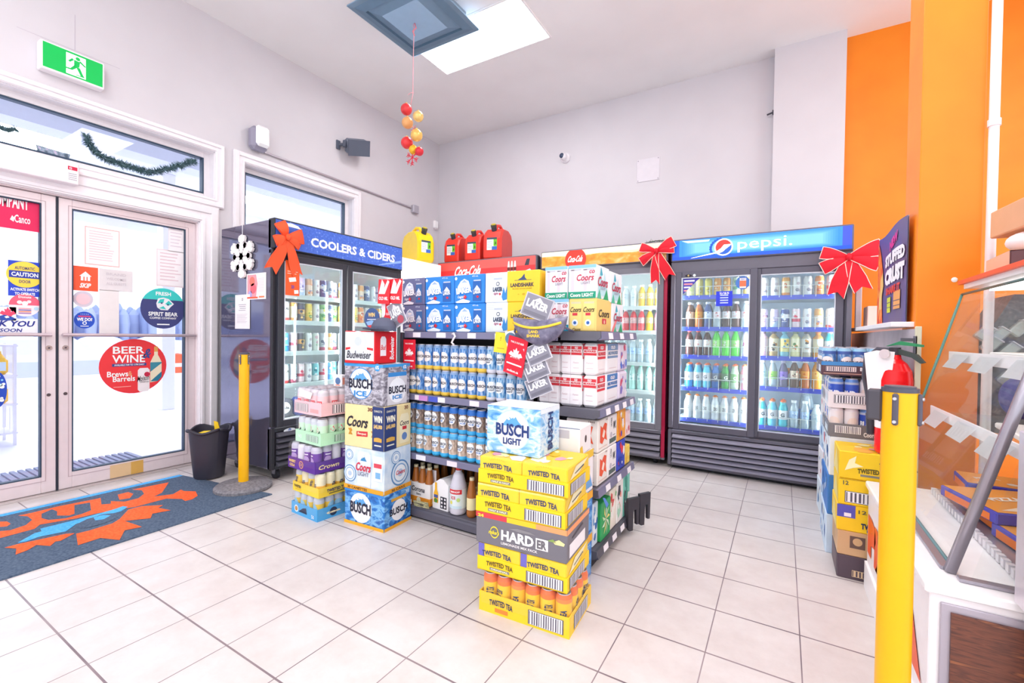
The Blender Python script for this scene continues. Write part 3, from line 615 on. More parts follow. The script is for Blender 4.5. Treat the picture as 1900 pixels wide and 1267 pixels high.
def logo(word, ink, h=.14, w=.62, z=.58, disc=None, dr=.24, sub=None, subink=None, bold=.03, shear=0):
    def f(p):
        if disc: p.disc(.5, z, dr, disc, 1)
        p.text(word, .5, z, h, ink, w, bold=bold, shear=shear)
        if sub: p.text(sub, .5, z-h*1.05, h*.55, subink or ink, w*.6, bold=bold)
    return f
def blobs(cols, seed, n=5):
    def f(p):
        rr = random.Random(seed)
        for k in range(n): p.disc(rr.uniform(.3, .7), rr.uniform(.15, .9), rr.uniform(.04, .12), rr.choice(cols), 1+k*.3, n=10)
        p.rect(.3, .3, .7, .34, cols[0], 4); p.rect(.36, .24, .64, .27, cols[-1], 4)
    return f
def bottle_meshes(H, R, body, cap, label=None, zl=(.36, .62), neck=.30, capr=.019, art=None, rough=.15, n=16, sport=False):
    b = MB(); B = mm(body, rough); Lb = mm(label, .4) if label else B; s = H*.72
    b.lathe([(R*.75, 0, B), (R*.95, .008, B), (R, .02, B), (R*.96, H*.18, B), (R, H*zl[0], Lb), (R, H*zl[1], B), (R*.97, H*(zl[1]+.04), B), (R*.6, H*.84, B), (R*neck*1.25, H*.90, B), (R*neck*1.25, H*.93)], B, n)
    b.add([(R*.75*math.cos(2*math.pi*k/n), R*.75*math.sin(2*math.pi*k/n), 0) for k in range(n)], [tuple(range(n-1, -1, -1))], B)
    if art: art(CylPrint(b, R, H*zl[0], H*(zl[1]-zl[0]), 2.4))
    c = MB(); cr = capr if not sport else R*.62
    if sport: c.lathe([(cr, H*.885), (cr, H*.955), (cr*.55, H*.965), (cr*.5, H), (0, H)], cap, 14)
    else: c.lathe([(cr, H*.915), (cr, H), (cr*.85, H*1.002), (0, H*1.002)], cap, 14)
    return b.mesh('bottle'), c.mesh('bottle_cap')
def place(ms, name, loc, rz, label, cat, group):
    if isinstance(ms, tuple):
        o = link(ms[0], name, loc=loc, rz=rz, label=label, cat=cat, group=group); link(ms[1], 'cap', o); return o
    return link(ms, name, loc=loc, rz=rz, label=label, cat=cat, group=group)

# ================================================================ upright coolers
def cooler(name, label, loc, rz, w, d, h, head, door, grille, doors, shelves, bodyc, side, rail, guard, frame, header, lamp, liner='EDF2F6', slats=5, casters=True, slat='4A4853'):
    t = thing(name, label, 'cooler', loc, rz); Bm = mm(bodyc, .45); Sd = mm(side, .35)
    b = MB(); b.box(0, .02, .10, .05, d, h-.01, Sd, .006); b.box(w-.05, .02, .10, w, d, h-.01, Sd, .006); b.box(.05, d-.05, .10, w-.05, d, h-.01, Bm); b.box(.05, .02, h-.15, w-.05, d-.05, h-.01, Bm); b.box(.05, .05, .10, w-.05, d-.05, door[0]-.01, Bm)
    b.box(.05, .025, door[0]-.04, w-.05, .06, door[0]+.01, Bm); b.box(.0, -.002, door[1], w, .05, head[0], Bm, .004)
    b.box(0, -.002, door[0], .035, .03, door[1], Bm, .004); b.box(w-.035, -.002, door[0], w, .03, door[1], Bm, .004)
    b.build('cabinet', t)
    b = MB(); b.box(.05, d-.06, door[0], w-.05, d-.05, h-.15, liner); b.box(.05, .04, door[0], .055, d-.06, h-.15, liner); b.box(w-.055, .04, door[0], w-.05, d-.06, h-.15, liner); b.box(.055, .04, door[0]-.01, w-.055, d-.06, door[0], liner); b.box(.055, .04, h-.16, w-.055, d-.06, h-.15, liner); b.build('liner', t)
    b = MB(); b.box(0, -.018, head[0], w, .06, head[1], Bm, .008); hd = b.build('header', t)
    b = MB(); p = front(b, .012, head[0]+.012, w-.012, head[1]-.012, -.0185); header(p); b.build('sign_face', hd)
    b = MB(); b.box(.0, .012, grille[0], w, .05, grille[1], mat('2C2A33', .6), .004); b.frame(0, grille[0], w, grille[1], .03, -.002, .02, Bm, .004); hh = (grille[1]-grille[0]-.05)/slats
    for k in range(slats):
        z = grille[0]+.025+k*hh; b.slab([(0, 0), (.030, .004), (.030, hh*.30), (0, hh*.75)], (.04, 0, z), (0, -1, 0), (0, 0, 1), (1, 0, 0), w-.08, slat)
    b.build('grille', t)
    if casters:
        for x in (.10, w-.10):
            for y in (.10, d-.10):
                b = MB(); b.cyl((x-.014, y, .04), (x+.014, y, .04), .04, mat('2B2B33', .6), n=16); b.box(x-.022, y-.02, .04, x+.022, y+.02, .10, mat('8B8894', .4, .4)); b.build('caster', t)
    else:
        b = MB(); b.box(.03, .06, 0, w-.03, d-.04, .11, mat('2A2A32', .6)); b.build('plinth', t)
    for i, (x0, x1, y) in enumerate(doors):
        b = MB(); b.frame(x0, door[0], x1, door[1], .052, y-.03, y, frame, .004); b.frame(x0+.05, door[0]+.05, x1-.05, door[1]-.05, .008, y-.032, y-.004, mat('C9CCD6', .3, .3), .001)
        dr = b.build('door', t)
        b = MB(); b.box(x0+.055, y-.02, door[0]+.055, x1-.055, y-.014, door[1]-.055, COOLER_GLASS); b.build('glass', dr)
    for x in lamp:
        b = MB(); b.box(x-.012, .045, door[0]+.06, x+.012, .06, door[1]-.03, mat('FFFFFF', .4, 0, 38.0)); b.build('light_strip', t)
    for k, sh in enumerate(shelves):
        z, xa, xb = sh
        b = MB(); b.box(xa, .07, z-.012, xb, d-.08, z, mat('E8EDF2', .4)); b.box(xa, .058, z-.030, xb, .07, z+.006, rail, .002)
        if guard:
            Wr = mat('FFFFFF', .3); b.box(xa, .052, z+.078, xb, .057, z+.083, Wr); n = int((xb-xa)/.075)
            for i in range(n+1): x = xa+(xb-xa)*i/n; b.box(x-.0022, .053, z-.01, x+.0022, .057, z+.082, Wr)
        b.build('shelf', t)
    return t
def wpos(root_loc, rz, x, y, z):
    c, s = math.cos(rz), math.sin(rz); return (root_loc[0]+x*c-y*s, root_loc[1]+x*s+y*c, root_loc[2]+z)

# ---- header artwork
def h_pepsi(p):
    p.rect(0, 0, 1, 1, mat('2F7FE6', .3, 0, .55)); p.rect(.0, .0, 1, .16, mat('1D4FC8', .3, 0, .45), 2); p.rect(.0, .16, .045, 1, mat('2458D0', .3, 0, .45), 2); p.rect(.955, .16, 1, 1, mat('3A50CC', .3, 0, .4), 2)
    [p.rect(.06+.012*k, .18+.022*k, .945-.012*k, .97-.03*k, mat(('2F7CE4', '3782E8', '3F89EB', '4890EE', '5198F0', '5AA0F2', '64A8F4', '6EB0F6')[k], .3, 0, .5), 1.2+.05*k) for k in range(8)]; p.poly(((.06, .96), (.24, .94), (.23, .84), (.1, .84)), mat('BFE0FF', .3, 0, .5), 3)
    Wt = mat('FFFFFF', .3, 0, .7)
    p.poly(((.12, .05), (.30, .24), (.34, .26), (.34, .34), (.29, .30), (.13, .08)), Wt, 3)
    for k in range(16):
        a = R_(100+14*k); p.disc(.315+.075*math.cos(a)*.95, .47+.46*math.sin(a), .07, mat('1E54B8', .3, 0, .3), 2.5, n=8)
    p.disc(.322, .50, .42, Wt, 4, n=32); c = lambda a, r=.36: (.322+r*p.h/p.w*math.cos(R_(a)), .50+r*math.sin(R_(a)))
    p.poly([c(k) for k in range(20, 215, 13)]+[c(210), (.305, .44), (.325, .62)], mat('E8322A', .3, 0, .4), 5)
    p.poly([c(k) for k in range(235, 376, 14)]+[(.335, .40), (.318, .28)], mat('2456B4', .3, 0, .4), 5)
    p.text('pepsi.', .555, .50, .62, Wt, .30, bold=.0)
def h_coke(p):
    A = pattern('golden_drink', [(0.28, 'F08A20'), (0.5, 'F8AE3C'), (0.72, 'FFE0A0')], 9, 6, .4, (1, 1, 1.6), .6)
    p.rect(0, 0, 1, 1, A); p.rect(0, .72, 1, 1, mat('FFF2CC', .35, 0, .25), 2); p.poly(((.1, .72), (.3, .6), (.5, .70), (.75, .58), (.97, .72)), mat('FFE9B4', .35, 0, .2), 2)
    rd = .72*p.h/p.w; p.poly([(.30+rd*math.cos(R_(9*k)), min(1, .42+.72*math.sin(R_(9*k)))) for k in range(40)], mat('EE3A2C', .35, 0, .25), 3)
    p.text('Coca-Cola', .30, .45, .40, mat('FFFFFF', .3, 0, .5), .125, bold=.02, shear=.35, l=5)
def h_red(p):
    p.rect(0, 0, 1, 1, mat('EE3A3A', .35, 0, .2)); p.rect(0, .5, 1, 1, mat('F2605A', .35, 0, .15), 1.5)
    p.text('Coca-Cola', .335, .42, .62, mat('FFFFFF', .3, 0, .4), .28, bold=.02, shear=.35); p.poly(((.2, .12), (.3, .2), (.42, .1), (.30, .13)), 'FFFFFF', 3)
    for k in range(3): p.poly(((.74+.03*k, .05), (.74+.03*k, .5), (.745+.03*k, .8), (.757+.03*k, .8), (.762+.03*k, .5), (.762+.03*k, .05)), 'F4E6E2', 3); p.rect(.738+.03*k, .25, .764+.03*k, .45, '6A2A22', 4)
    p.poly(((.86, .1), (.95, .3), (.98, .1)), 'CFE2EC', 3); p.poly(((.90, .5), (.92, .86), (.95, .86), (.94, .5)), '3A4450', 3)
def h_cider(p):
    p.rect(0, 0, 1, 1, pattern('speckled_blue', [(0.4, '3C63C6'), (0.62, '4A73D4'), (0.70, 'A9C4F4')], 55, 8, .4)); p.poly(((.76, .0), (.99, .30), (.99, .42), (.80, .1)), '8FB2F0', 2)
    p.poly(((.04, .84), (.06, .94), (.10, .97), (.14, .92), (.16, .82)), 'F6F8FF', 2)
    p.text('COOLERS & CIDERS', .575, .44, .36, 'F8F8FE', .70, bold=.035)
# ---- the four coolers
CC = (-.375, 1.430, 0); CR = R_(90)
cooler('cider_cooler', 'tall black two door cooler with blue coolers and ciders header', CC, CR, 1.352, .74, 2.035, (1.80, 2.035), (.43, 1.765), (.10, .42),
       [(.03, .665, 0), (.675, 1.322, 0)], [(z, .06, 1.292) for z in (.47, .745, 1.005, 1.255, 1.465)], BLACK, mat('77748A', .07, .65), mat('E9F1F2', .4), False, mat('2E2E38', .4), h_cider, (.075, .67, 1.277), slats=6)
PL = (2.100, 3.61, 0)
cooler('drinks_cooler', 'wide dark grey sliding door cooler with bright blue globe header', PL, 0, 1.305, .78, 2.030, (1.835, 2.030), (.36, 1.74), (.03, .345),
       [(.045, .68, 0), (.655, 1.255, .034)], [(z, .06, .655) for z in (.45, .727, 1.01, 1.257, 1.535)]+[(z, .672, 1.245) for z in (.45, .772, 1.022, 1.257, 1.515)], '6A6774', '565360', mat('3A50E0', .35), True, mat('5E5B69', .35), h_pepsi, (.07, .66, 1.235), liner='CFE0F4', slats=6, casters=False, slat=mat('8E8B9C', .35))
KL = (.800, 3.61, 0)
kc = cooler('soda_cooler', 'grey two door cooler with golden header and round red logo', KL, 0, 1.272, .74, 2.030, (1.85, 2.030), (.33, 1.80), (.06, .32),
       [(.03, .63, 0), (.64, 1.242, 0)], [(z, .06, 1.212) for z in (.36, .665, .925, 1.222, 1.452)], '74717C', pattern('dark_red_panel', [(0.4, '9C2440'), (0.6, '5E3450')], 40, 4, .3), mat('F4FAFC', .4), False, mat('77757F', .35), h_coke, (.07, .635, 1.205), liner='F4FAFF', slats=4, slat='85828F')
b = MB(); b.box(1.238, -.006, .08, 1.272, .03, 1.85, mat('B01C44', .35), .003); b.build('edge_trim', kc)
RLc = (-.58, 3.60, 0)
cooler('red_cooler', 'red topped cola cooler carrying three red gas cans', RLc, 0, 1.335, .74, 2.012, (1.80, 2.012), (.33, 1.76), (.06, .32),
       [(.03, .66, 0), (.67, 1.305, 0)], [(z, .06, 1.275) for z in (.36, .7, 1.05, 1.4)], '6A6872', 'A0A0AC', mat('F4FAFC', .4), False, mat('6A6872', .35), h_red, (.07, 1.265), slats=4)
t = thing('white_cooler', 'plain white upright cooler in the corner behind the cider cooler', 'cooler', (-.42, 2.80, 0), CR)
b = MB(); b.box(0, .03, .08, .66, .72, 1.955, mat('FBF7FA', .4), .01); b.box(.02, .05, 0, .64, .70, .08, '8A8894'); b.build('cabinet', t)
b = MB(); b.box(.0, .0, 1.66, .66, .03, 1.955, mat('FFFFFF', .4, 0, .35), .006); b.build('header', t)
b = MB(); b.box(.02, .0, .12, .64, .03, 1.64, mat('F4F1F5', .35), .006); b.build('door', t)
b = MB(); b.cyl((.60, -.03, .8), (.60, -.03, 1.2), .012, 'B9B6C0'); b.cyl((.60, -.03, .85), (.60, 0, .85), .01, 'B9B6C0'); b.cyl((.60, -.03, 1.15), (.60, 0, 1.15), .01, 'B9B6C0'); b.build('handle', t)
# door decals and details of the coolers
def decal(name, P, w, h, shape, ink, art, label, cat='sticker', parent=None, th=.0012):
    """P: Print frame origin (o,u,v); thin printed sheet standing th off its base"""
    o, u, v = (Vector(q) for q in P); nrm = u.cross(v); b = MB(); k = 32
    pts = [(0, 0), (w, 0), (w, h), (0, h)] if shape == 'rect' else [(w/2+w/2*math.cos(2*math.pi*i/k), h/2+h/2*math.sin(2*math.pi*i/k)) for i in range(k)]
    b.slab(pts, o, u, v, nrm, th, ink); ob = b.build(name, label=label, cat=cat)
    if art:
        g = MB(); p = Print(g, o+nrm*th, u, v, w, h); art(p); g.build('print', ob)
    return ob
FX = ((1, 0, 0), (0, 0, 1)); XP = ((0, 1, 0), (0, 0, 1))
# blue cooler stickers
def a_corner(p):
    p.poly(((0, 0), (0, 1), (1, 1)), '4A44B0', 1)
    for k, (w) in enumerate((.62, .5, .36, .2)): p.rect(.06, .78-.2*k, .06+w, .88-.2*k, ('F4F0FF', 'F49AA0', 'F4F0FF', 'F49AA0')[k], 2)
decal('corner_sticker', ((2.207, 3.589, 1.545), *FX), .14, .14, 'rect', clear('sticker_film', 'FFFFFF', .02), a_corner, 'purple triangular sticker in the upper corner of the blue topped cooler')
decal('round_sticker', ((2.622, 3.589, 1.572), *FX), .108, .108, 'o', '4C7AC8', lambda p: [p.rect(.28, .1, .72, .86, 'FFF2EE', 2), p.rect(.28, .22, .72, .66, 'F4774E', 3), p.text('ZERO', .5, .76, .13, '4C7AC8', .36)], 'round blue sticker high on the sliding door of the blue topped cooler')
decal('maker_badge', ((2.225, 3.578, 1.695), *FX), .055, .022, 'o', '2A2430', lambda p: [p.disc(.5, .5, .36, 'F4D67A', 2, .36), p.text('true', .5, .5, .36, '2A2430', .4)], 'small oval maker badge on the frame of the blue topped cooler', 'badge')
decal('lock_plug', ((2.290, 3.578, 1.694), *FX), .022, .024, 'o', 'E8F4F0', None, 'small white round plug beside the oval badge', 'badge')
def a_blue(p):
    for k in range(4): p.rect(.25, .18+.17*k, .75, .26+.17*k, 'C8D4F8', 2)
    p.text('2/$5', .5, .86, .14, 'FFFFFF', .6)
decal('price_flag', ((2.475, 3.591, 1.437), *FX), .125, .125, 'rect', '2E3ED8', a_blue, 'deep blue promotion flag hanging below the top shelf of the blue topped cooler', 'sign')
# ---- stocking
LC = {'CC': 'cider cooler', 'P': 'blue topped cooler', 'K': 'golden topped cooler', 'R': 'red topped cooler'}
def stock(key, loc, rz, x0, x1, z, items, shelf, door, y=.12, row=None, gap=None):
    """items: list of (mesh or (mesh, cap), description, name); spread between x0 and x1 on the shelf at z"""
    n = len(items)
    for i, (ms, desc, nm) in enumerate(items):
        if ms is None: continue
        x = x0+(x1-x0)*(i+.5)/n
        lab = '%s, %s on %s shelf, %s door, %s' % (desc, ORD[i], shelf, door, LC[key])
        if row: lab = '%s, %s in back row, %s shelf, %s' % (desc, ORD[i], shelf, LC[key])
        place(ms, nm, wpos(loc, rz, x, y, z+.0015), rz+random.uniform(-.25, .25), lab, 'bottle' if 'bottle' in nm else ('can' if 'can' in nm else 'pack'), 'drinks on the %s shelf of the %s' % (shelf, LC[key]))
SL = dict(H=.155, R=.0305)
def sc(body, bands=(), art=None, top=None): return can_mesh(.155, .0305, body, bands, top, art)
V = {
 'sky': (sc('5FB6EC', [(0, .3, '2E8FD8')], blobs(('FFFFFF', '2A6FB8'), 1)), 'sky blue tall can'),
 'lilac': (sc('E9D4EE', [(.6, .75, '6A4A8C')], blobs(('B58ACB', 'F2B8C6'), 2)), 'lilac tall can'),
 'mauve': (sc('D9C6EC', [(0, .35, 'B9D0F0')], blobs(('8A7AC0', 'F6F2FA'), 3)), 'mauve tall can'),
 'peach': (sc('F4D8C4', [(.7, 1, 'E8A86A')], blobs(('7A8CC0', 'F2904A'), 4)), 'peach tall can'),
 'white': (sc('F4F2F4', (), blobs(('C9B8C4', '8A8AA0'), 5)), 'white tall can'),
 'whitered': (sc('F6F1EF', [(0, .1, 'D83A3A')], logo('LAL', '3A3A48', .16, .4, .72)), 'white and red tall can'),
 'cream': (sc('F4E4BC', [(0, .12, 'D8842A'), (.88, 1, 'E8A040')], logo('2', 'E0602A', .3, .26, .6)), 'cream and orange tall can'),
 'dark': (sc('4A4654', [(.4, .7, 'D89A3A')], blobs(('E8C070', '2A2A36'), 6)), 'dark tall can'),
 'yellow': (sc('F6D65A', [(0, .2, 'F0B02A')], blobs(('7AA03A', 'FFF4C0'), 7)), 'yellow tall can'),
 'green': (sc('9AD08A', [(.5, .8, 'F4F6E8')], blobs(('3A8A4A', 'F2E86A'), 8)), 'green tall can'),
 'pale': (sc('E8EFE4', (), blobs(('A8C8A0', 'E0B4C0'), 9)), 'pale green tall can'),
 'navy': (sc('3A4A86', [(.55, .8, 'F2EEF4')], blobs(('F4F0F8', '8CA4E0'), 10)), 'navy tall can'),
 'silver': (sc('C9CCD6', [(.0, .15, 'B84A6A')], blobs(('6A708A', 'F6F6FA'), 11)), 'silver tall can'),
 'pinkred': (sc('F0D4DA', [(.3, .5, 'D83A5A')], blobs(('D83A5A', 'FFFFFF'), 12)), 'pink and red tall can'),
 'orange': (sc('F2924A', [(.6, .8, 'FFF0DC')], blobs(('D8582A', 'FFFFFF'), 13)), 'orange tall can'),
 'teal': (sc('7ACFD8', [(.0, .3, 'F4FAFA')], blobs(('1F8A98', 'FFFFFF'), 14)), 'teal tall can'),
}
def C(*ks): return [(V[k][0], V[k][1], 'drink_can') for k in ks]
for z, sh, A, B in ((1.465, 'top', 'sky sky lilac mauve peach white navy silver', 'orange white white peach navy white lilac silver'), (1.255, 'second', 'pale whitered cream dark yellow white green navy', 'yellow pale yellow orange white yellow cream green'),
                    (1.005, 'third', 'white sky pinkred dark white pale silver cream', 'pale green teal white sky pale white silver'), (.745, 'fourth', 'green whitered silver pinkred white teal pinkred sky', 'white silver sky white pale white navy teal')):
    stock('CC', CC, CR, .085, .64, z, C(*A.split()), sh, 'near', .13); stock('CC', CC, CR, .70, 1.27, z, C(*B.split()), sh, 'far', .13)
    rv = A.split()[::-1]+B.split()[::-1]
    stock('CC', CC, CR, .10, 1.26, z, C(*rv), sh, None, .215, 'row behind')
def bagmesh(c1, c2, word):
    b = MB(); b.box(-.075, -.05, 0, .075, .05, .15, c1, .02); p = front(b, -.07, .01, .07, .14, -.0505); p.disc(.5, .55, .36, c2, 1); p.text(word, .5, .55, .16, c1, .5); return b.mesh('carton')
bm = [bagmesh('5C5A66', 'F2ECEE', 'cola'), bagmesh('3A58C8', 'DCE8FA', 'ice'), bagmesh('8A9488', 'F4F2EC', 'ale')]
stock('CC', CC, CR, .08, .62, .47, [(bm[0], 'grey small carton with round white label', 'drink_carton'), (bm[1], 'blue small carton with round pale label', 'drink_carton'), (bm[2], 'green grey small carton with round label', 'drink_carton')], 'bottom', 'near', .14)
stock('CC', CC, CR, .70, 1.26, .47, [(bm[2], 'green grey small carton with round label', 'drink_carton'), (bm[0], 'grey small carton with round white label', 'drink_carton'), (bm[1], 'blue small carton with round pale label', 'drink_carton')], 'bottom', 'far', .14)
link(bagmesh('F28A6A', 'F8C0A8', ''), 'snack_carton', loc=wpos(CC, CR, .50, .36, 1.475), rz=CR, label='orange carton deep on the top shelf of the cider cooler', cat='carton')
# bottles
Bt = {
 'soda_dark': (bottle_meshes(.225, .0335, mat('4A2A26', .12), 'F6F2F4', 'F4EEF0', art=blobs(('D83A3A', 'F4D0C0'), 21)), 'dark soda bottle with white label'),
 'soda_orange': (bottle_meshes(.225, .0335, mat('C86A2A', .12), 'E8E4E8', 'F29A2A', art=blobs(('FFE8B0', 'D8602A'), 22)), 'orange labelled soda bottle'),
 'soda_root': (bottle_meshes(.225, .0335, mat('5A3424', .12), 'EFE6DA', 'F2D8C0', art=blobs(('B8442A', '6A3A2A'), 23)), 'brown soda bottle with cream label'),
 'soda_clear': (bottle_meshes(.225, .0335, WATERP, 'F4F2F6', 'F2E4E6', art=blobs(('E07A7A', 'FFFFFF'), 24)), 'clear soda bottle with pale label'),
 'soda_blue': (bottle_meshes(.225, .0335, mat('3A4E86', .12), 'F2F2F8', 'DCE6FA', art=blobs(('2A4AA8', 'F2F4FF'), 25)), 'blue labelled soda bottle'),
 'coke': (bottle_meshes(.225, .0335, mat('5A2E2C', .12), 'EE5A5A', 'F0E4E4', art=blobs(('E03030', 'FFFFFF'), 26)), 'cola bottle with red cap'),
 'green': (bottle_meshes(.225, .0345, mat('4FD63C', .12), '2FA84A', '9AE07A', art=blobs(('F2FAEA', 'D84A4A'), 27)), 'bright green soda bottle'),
 'lilac': (bottle_meshes(.225, .0335, mat('D6C4E6', .12), '5A6AD0', 'F4EAF4', art=blobs(('B04A8A', '5A6AD0'), 28)), 'lilac soda bottle with blue cap'),
}
def sport(liq, cap='F26A22', lab='F2F0F6', word='G', ink='6A6A7A'): return bottle_meshes(.215, .0355, mat(liq, .15), cap, lab, (.28, .62), .5, .027, logo(word, ink, .4, .34, .5), sport=True)
Bt.update({'g_blue': (sport('2F9ADC'), 'blue sports drink with orange cap'), 'g_sky': (sport('6FD0F0'), 'sky blue sports drink with orange cap'), 'g_navy': (sport('2C6CB8', lab='5A6A86', ink='FFFFFF'), 'navy sports drink with orange cap'), 'g_green': (sport('2E9A3C', lab='4A7A50', ink='FFFFFF'), 'green sports drink with orange cap'), 'g_lime': (sport('D8ECD0', lab='8AC07A', ink='FFFFFF'), 'pale lime sports drink with orange cap'), 'g_pink': (sport('F4A8B8', cap='F28A5A', lab='F8DCE2', ink='E0607A'), 'pink sports drink with orange cap'), 'g_white': (sport('EEF1F6', cap='F4853A', lab='FAFAFC', word='ZERO', ink='7A7A86'), 'white sports drink with orange cap'),
 'g_teal': (sport('36C0D0', cap='F26A22', lab='F4F4F8', ink='3A4A5A'), 'teal sports drink with orange cap'),
 'tea_pink': (bottle_meshes(.205, .036, mat('F2C8D4', .15), '8A7A8A', 'F6DDE6', (.2, .72), art=blobs(('E86A8A', 'FFFFFF'), 31)), 'pink glass tea bottle'),
 'tea_black': (bottle_meshes(.205, .036, mat('B89A6A', .15), '4A4450', 'E8DCC0', (.2, .72), art=blobs(('3A3440', 'B87A3A'), 32)), 'tan glass tea bottle with black print'),
 'tea_teal': (bottle_meshes(.205, .036, mat('8ACFE0', .15), '5AA8C0', 'F2E8A0', (.2, .72), art=blobs(('2A8AC0', 'F2C02A'), 33)), 'teal and yellow tea bottle'),
 'tea_cream': (bottle_meshes(.205, .036, mat('E8DFA8', .15), '7A8A6A', 'F4EAC8', (.2, .72), art=blobs(('5A8A4A', 'F27A4A'), 34)), 'cream and green tea bottle'),
 'tea_zebra': (bottle_meshes(.205, .036, mat('C8BCA8', .15), '3A3640', 'EFEAE4', (.2, .72), art=blobs(('3A3640', '3A3640', 'E8963A'), 35)), 'black and white tea bottle'),
 'tea_orange': (bottle_meshes(.205, .036, mat('F2A04A', .15), 'D87A3A', 'F8E4C0', (.2, .72), art=blobs(('F07A2A', 'FFFFFF'), 36)), 'orange tea bottle'),
 'water': (bottle_meshes(.215, .032, WATERP, 'F6F8FC', 'CFE6F6', art=blobs(('3A8AD0', 'F2F8FF'), 41)), 'clear water bottle with white cap'),
 'water_green': (bottle_meshes(.215, .032, WATERP, 'F6F8FC', 'A8E070', (.3, .6), art=blobs(('4A9A3A', 'FFFFFF'), 42)), 'water bottle with lime label'),
 'water_purple': (bottle_meshes(.215, .032, mat('6A6486', .15), 'B8B4C8', '8A6AD0', (.3, .6), art=blobs(('FFFFFF', '4A3A9A'), 43)), 'purple labelled dark bottle'),
 'juice': (bottle_meshes(.225, .034, mat('F2A02A', .15), 'E8B04A', 'F4B85A', art=blobs(('F8D89A', 'D87A1A'), 44)), 'orange juice bottle'),
 'red': (bottle_meshes(.205, .033, mat('E8505A', .15), 'F6E6EA', 'F4C8CC', art=blobs(('D83A4A', 'FFFFFF'), 45)), 'red juice bottle with white cap'),
 'yellowb': (bottle_meshes(.205, .033, mat('F4BE2E', .15), 'FFF2CC', 'F6DC8A', art=blobs(('E8962A', 'FFFFFF'), 46)), 'yellow juice bottle'),
 'pinkb': (bottle_meshes(.205, .033, mat('F29ABE', .15), 'FFE8F0', 'F8D4E2', art=blobs(('D84A8A', 'FFFFFF'), 47)), 'pink juice bottle'),
 'waterteal': (bottle_meshes(.24, .033, mat('BFEAE4', .12), '3FC08A', 'DDF4F2', art=blobs(('4AB0B0', 'FFFFFF'), 48)), 'pale teal water bottle with green cap'),
 'waterblue': (bottle_meshes(.22, .033, WATERP, 'FFFFFF', 'BCD8FA', art=blobs(('3A5AC0', 'FFFFFF'), 49)), 'clear water bottle with blue label'),
 'milk': (bottle_meshes(.20, .034, mat('EAF0F4', .2), 'FAFCFF', 'DCE8F0', art=blobs(('9ABAD0', 'FFFFFF'), 50)), 'white drink bottle'),
})
def D(s): return [(Bt[k][0], Bt[k][1], 'drink_bottle') for k in s.split()]
tall = {'lime': (sc('D6E85A', [(0, .25, 'F0F2A0')], blobs(('8AB02A', 'FFFFFF'), 61)), 'lime slim can'), 'ltyel': (sc('F2E46A', (), blobs(('C8B02A', 'FFFFFF'), 62)), 'lemon slim can'), 'amber': (sc('F2A03A', [(0, .3, 'F6CC6A')], blobs(('D8602A', 'FFE0A0'), 63)), 'amber slim can'), 'mint': (sc('DDF2D8', [(.3, .5, '8AD0A0')], blobs(('6AB08A', 'FFFFFF'), 64)), 'mint slim can')}
V.update(tall)
stock('P', PL, 0, .11, .63, 1.535, C(*'lime ltyel ltyel amber amber mint amber'.split()), 'top', 'sliding')
stock('P', PL, 0, .11, .63, 1.257, D('soda_root soda_orange soda_blue soda_clear soda_dark soda_dark soda_clear'), 'second', 'sliding')
stock('P', PL, 0, .11, .63, 1.01, D('coke coke soda_dark green green green lilac'), 'third', 'sliding')
stock('P', PL, 0, .11, .63, .727, D('g_blue g_sky g_sky g_navy g_green g_lime g_pink'), 'fourth', 'sliding')
stock('P', PL, 0, .11, .63, .45, D('g_white g_white g_white g_white g_white g_white g_white'), 'bottom', 'sliding')
stock('P', PL, 0, .11, .63, .727, D('g_navy g_blue g_blue g_sky g_navy g_green g_lime'), 'fourth', None, .20, 'row behind')
stock('P', PL, 0, .11, .63, 1.257, D('soda_dark soda_root soda_dark soda_blue soda_root soda_dark soda_dark'), 'second', None, .20, 'row behind')
stock('P', PL, 0, .69, 1.22, 1.515, C(*'white white cream white white orange pinkred'.split()), 'top', 'fixed')
stock('P', PL, 0, .69, 1.22, 1.257, C(*'lilac mauve navy pinkred white peach whitered'.split()), 'second', 'fixed')
stock('P', PL, 0, .69, 1.22, 1.022, D('tea_pink tea_black tea_teal tea_cream tea_zebra tea_orange g_teal'), 'third', 'fixed')
stock('P', PL, 0, .69, 1.14, .772, D('water water_green water_purple soda_root soda_orange juice'), 'fourth', 'fixed')
stock('P', PL, 0, .69, 1.22, .45, D('g_teal g_sky g_teal waterblue waterblue milk g_teal'), 'bottom', 'fixed')
stock('P', PL, 0, .69, .92, .45, D('g_blue g_teal g_sky'), 'bottom', None, .21, 'row behind')
big = bottle_meshes(.30, .055, WATERP, 'F4F6FA', '2F7AD8', (.22, .48), .3, .022, lambda p: p.text('Aqua', .5, .5, .4, 'FFFFFF', .5, shear=.2))
link(bagmesh('F28A3A', 'F6F2F0', 'sip'), 'snack_pouch', loc=wpos(PL, 0, .955, .25, .775), label='orange and white pouch among bottles on the fourth shelf of the blue topped cooler', cat='pouch')
place(big, 'water_bottle', wpos(PL, 0, 1.045, .225, .453), 0, 'big clear water bottle with wide blue label at the bottom of the blue topped cooler', 'bottle', None)
for z, s, sh in ((1.452, 'milk waterblue milk yellowb milk milk yellowb yellowb yellowb', 'top'), (1.222, 'red pinkb red yellowb red red red yellowb pinkb', 'second'), (.925, 'waterblue water waterblue water waterblue waterblue water waterblue milk', 'third'), (.665, 'waterteal waterteal waterteal waterteal waterteal waterteal waterteal waterteal waterteal', 'fourth'), (.36, 'waterblue waterblue waterblue waterblue waterblue waterblue waterblue waterblue waterblue', 'bottom')):
    stock('K', KL, 0, .52, 1.20, z, D(s), sh, 'glass', .125)
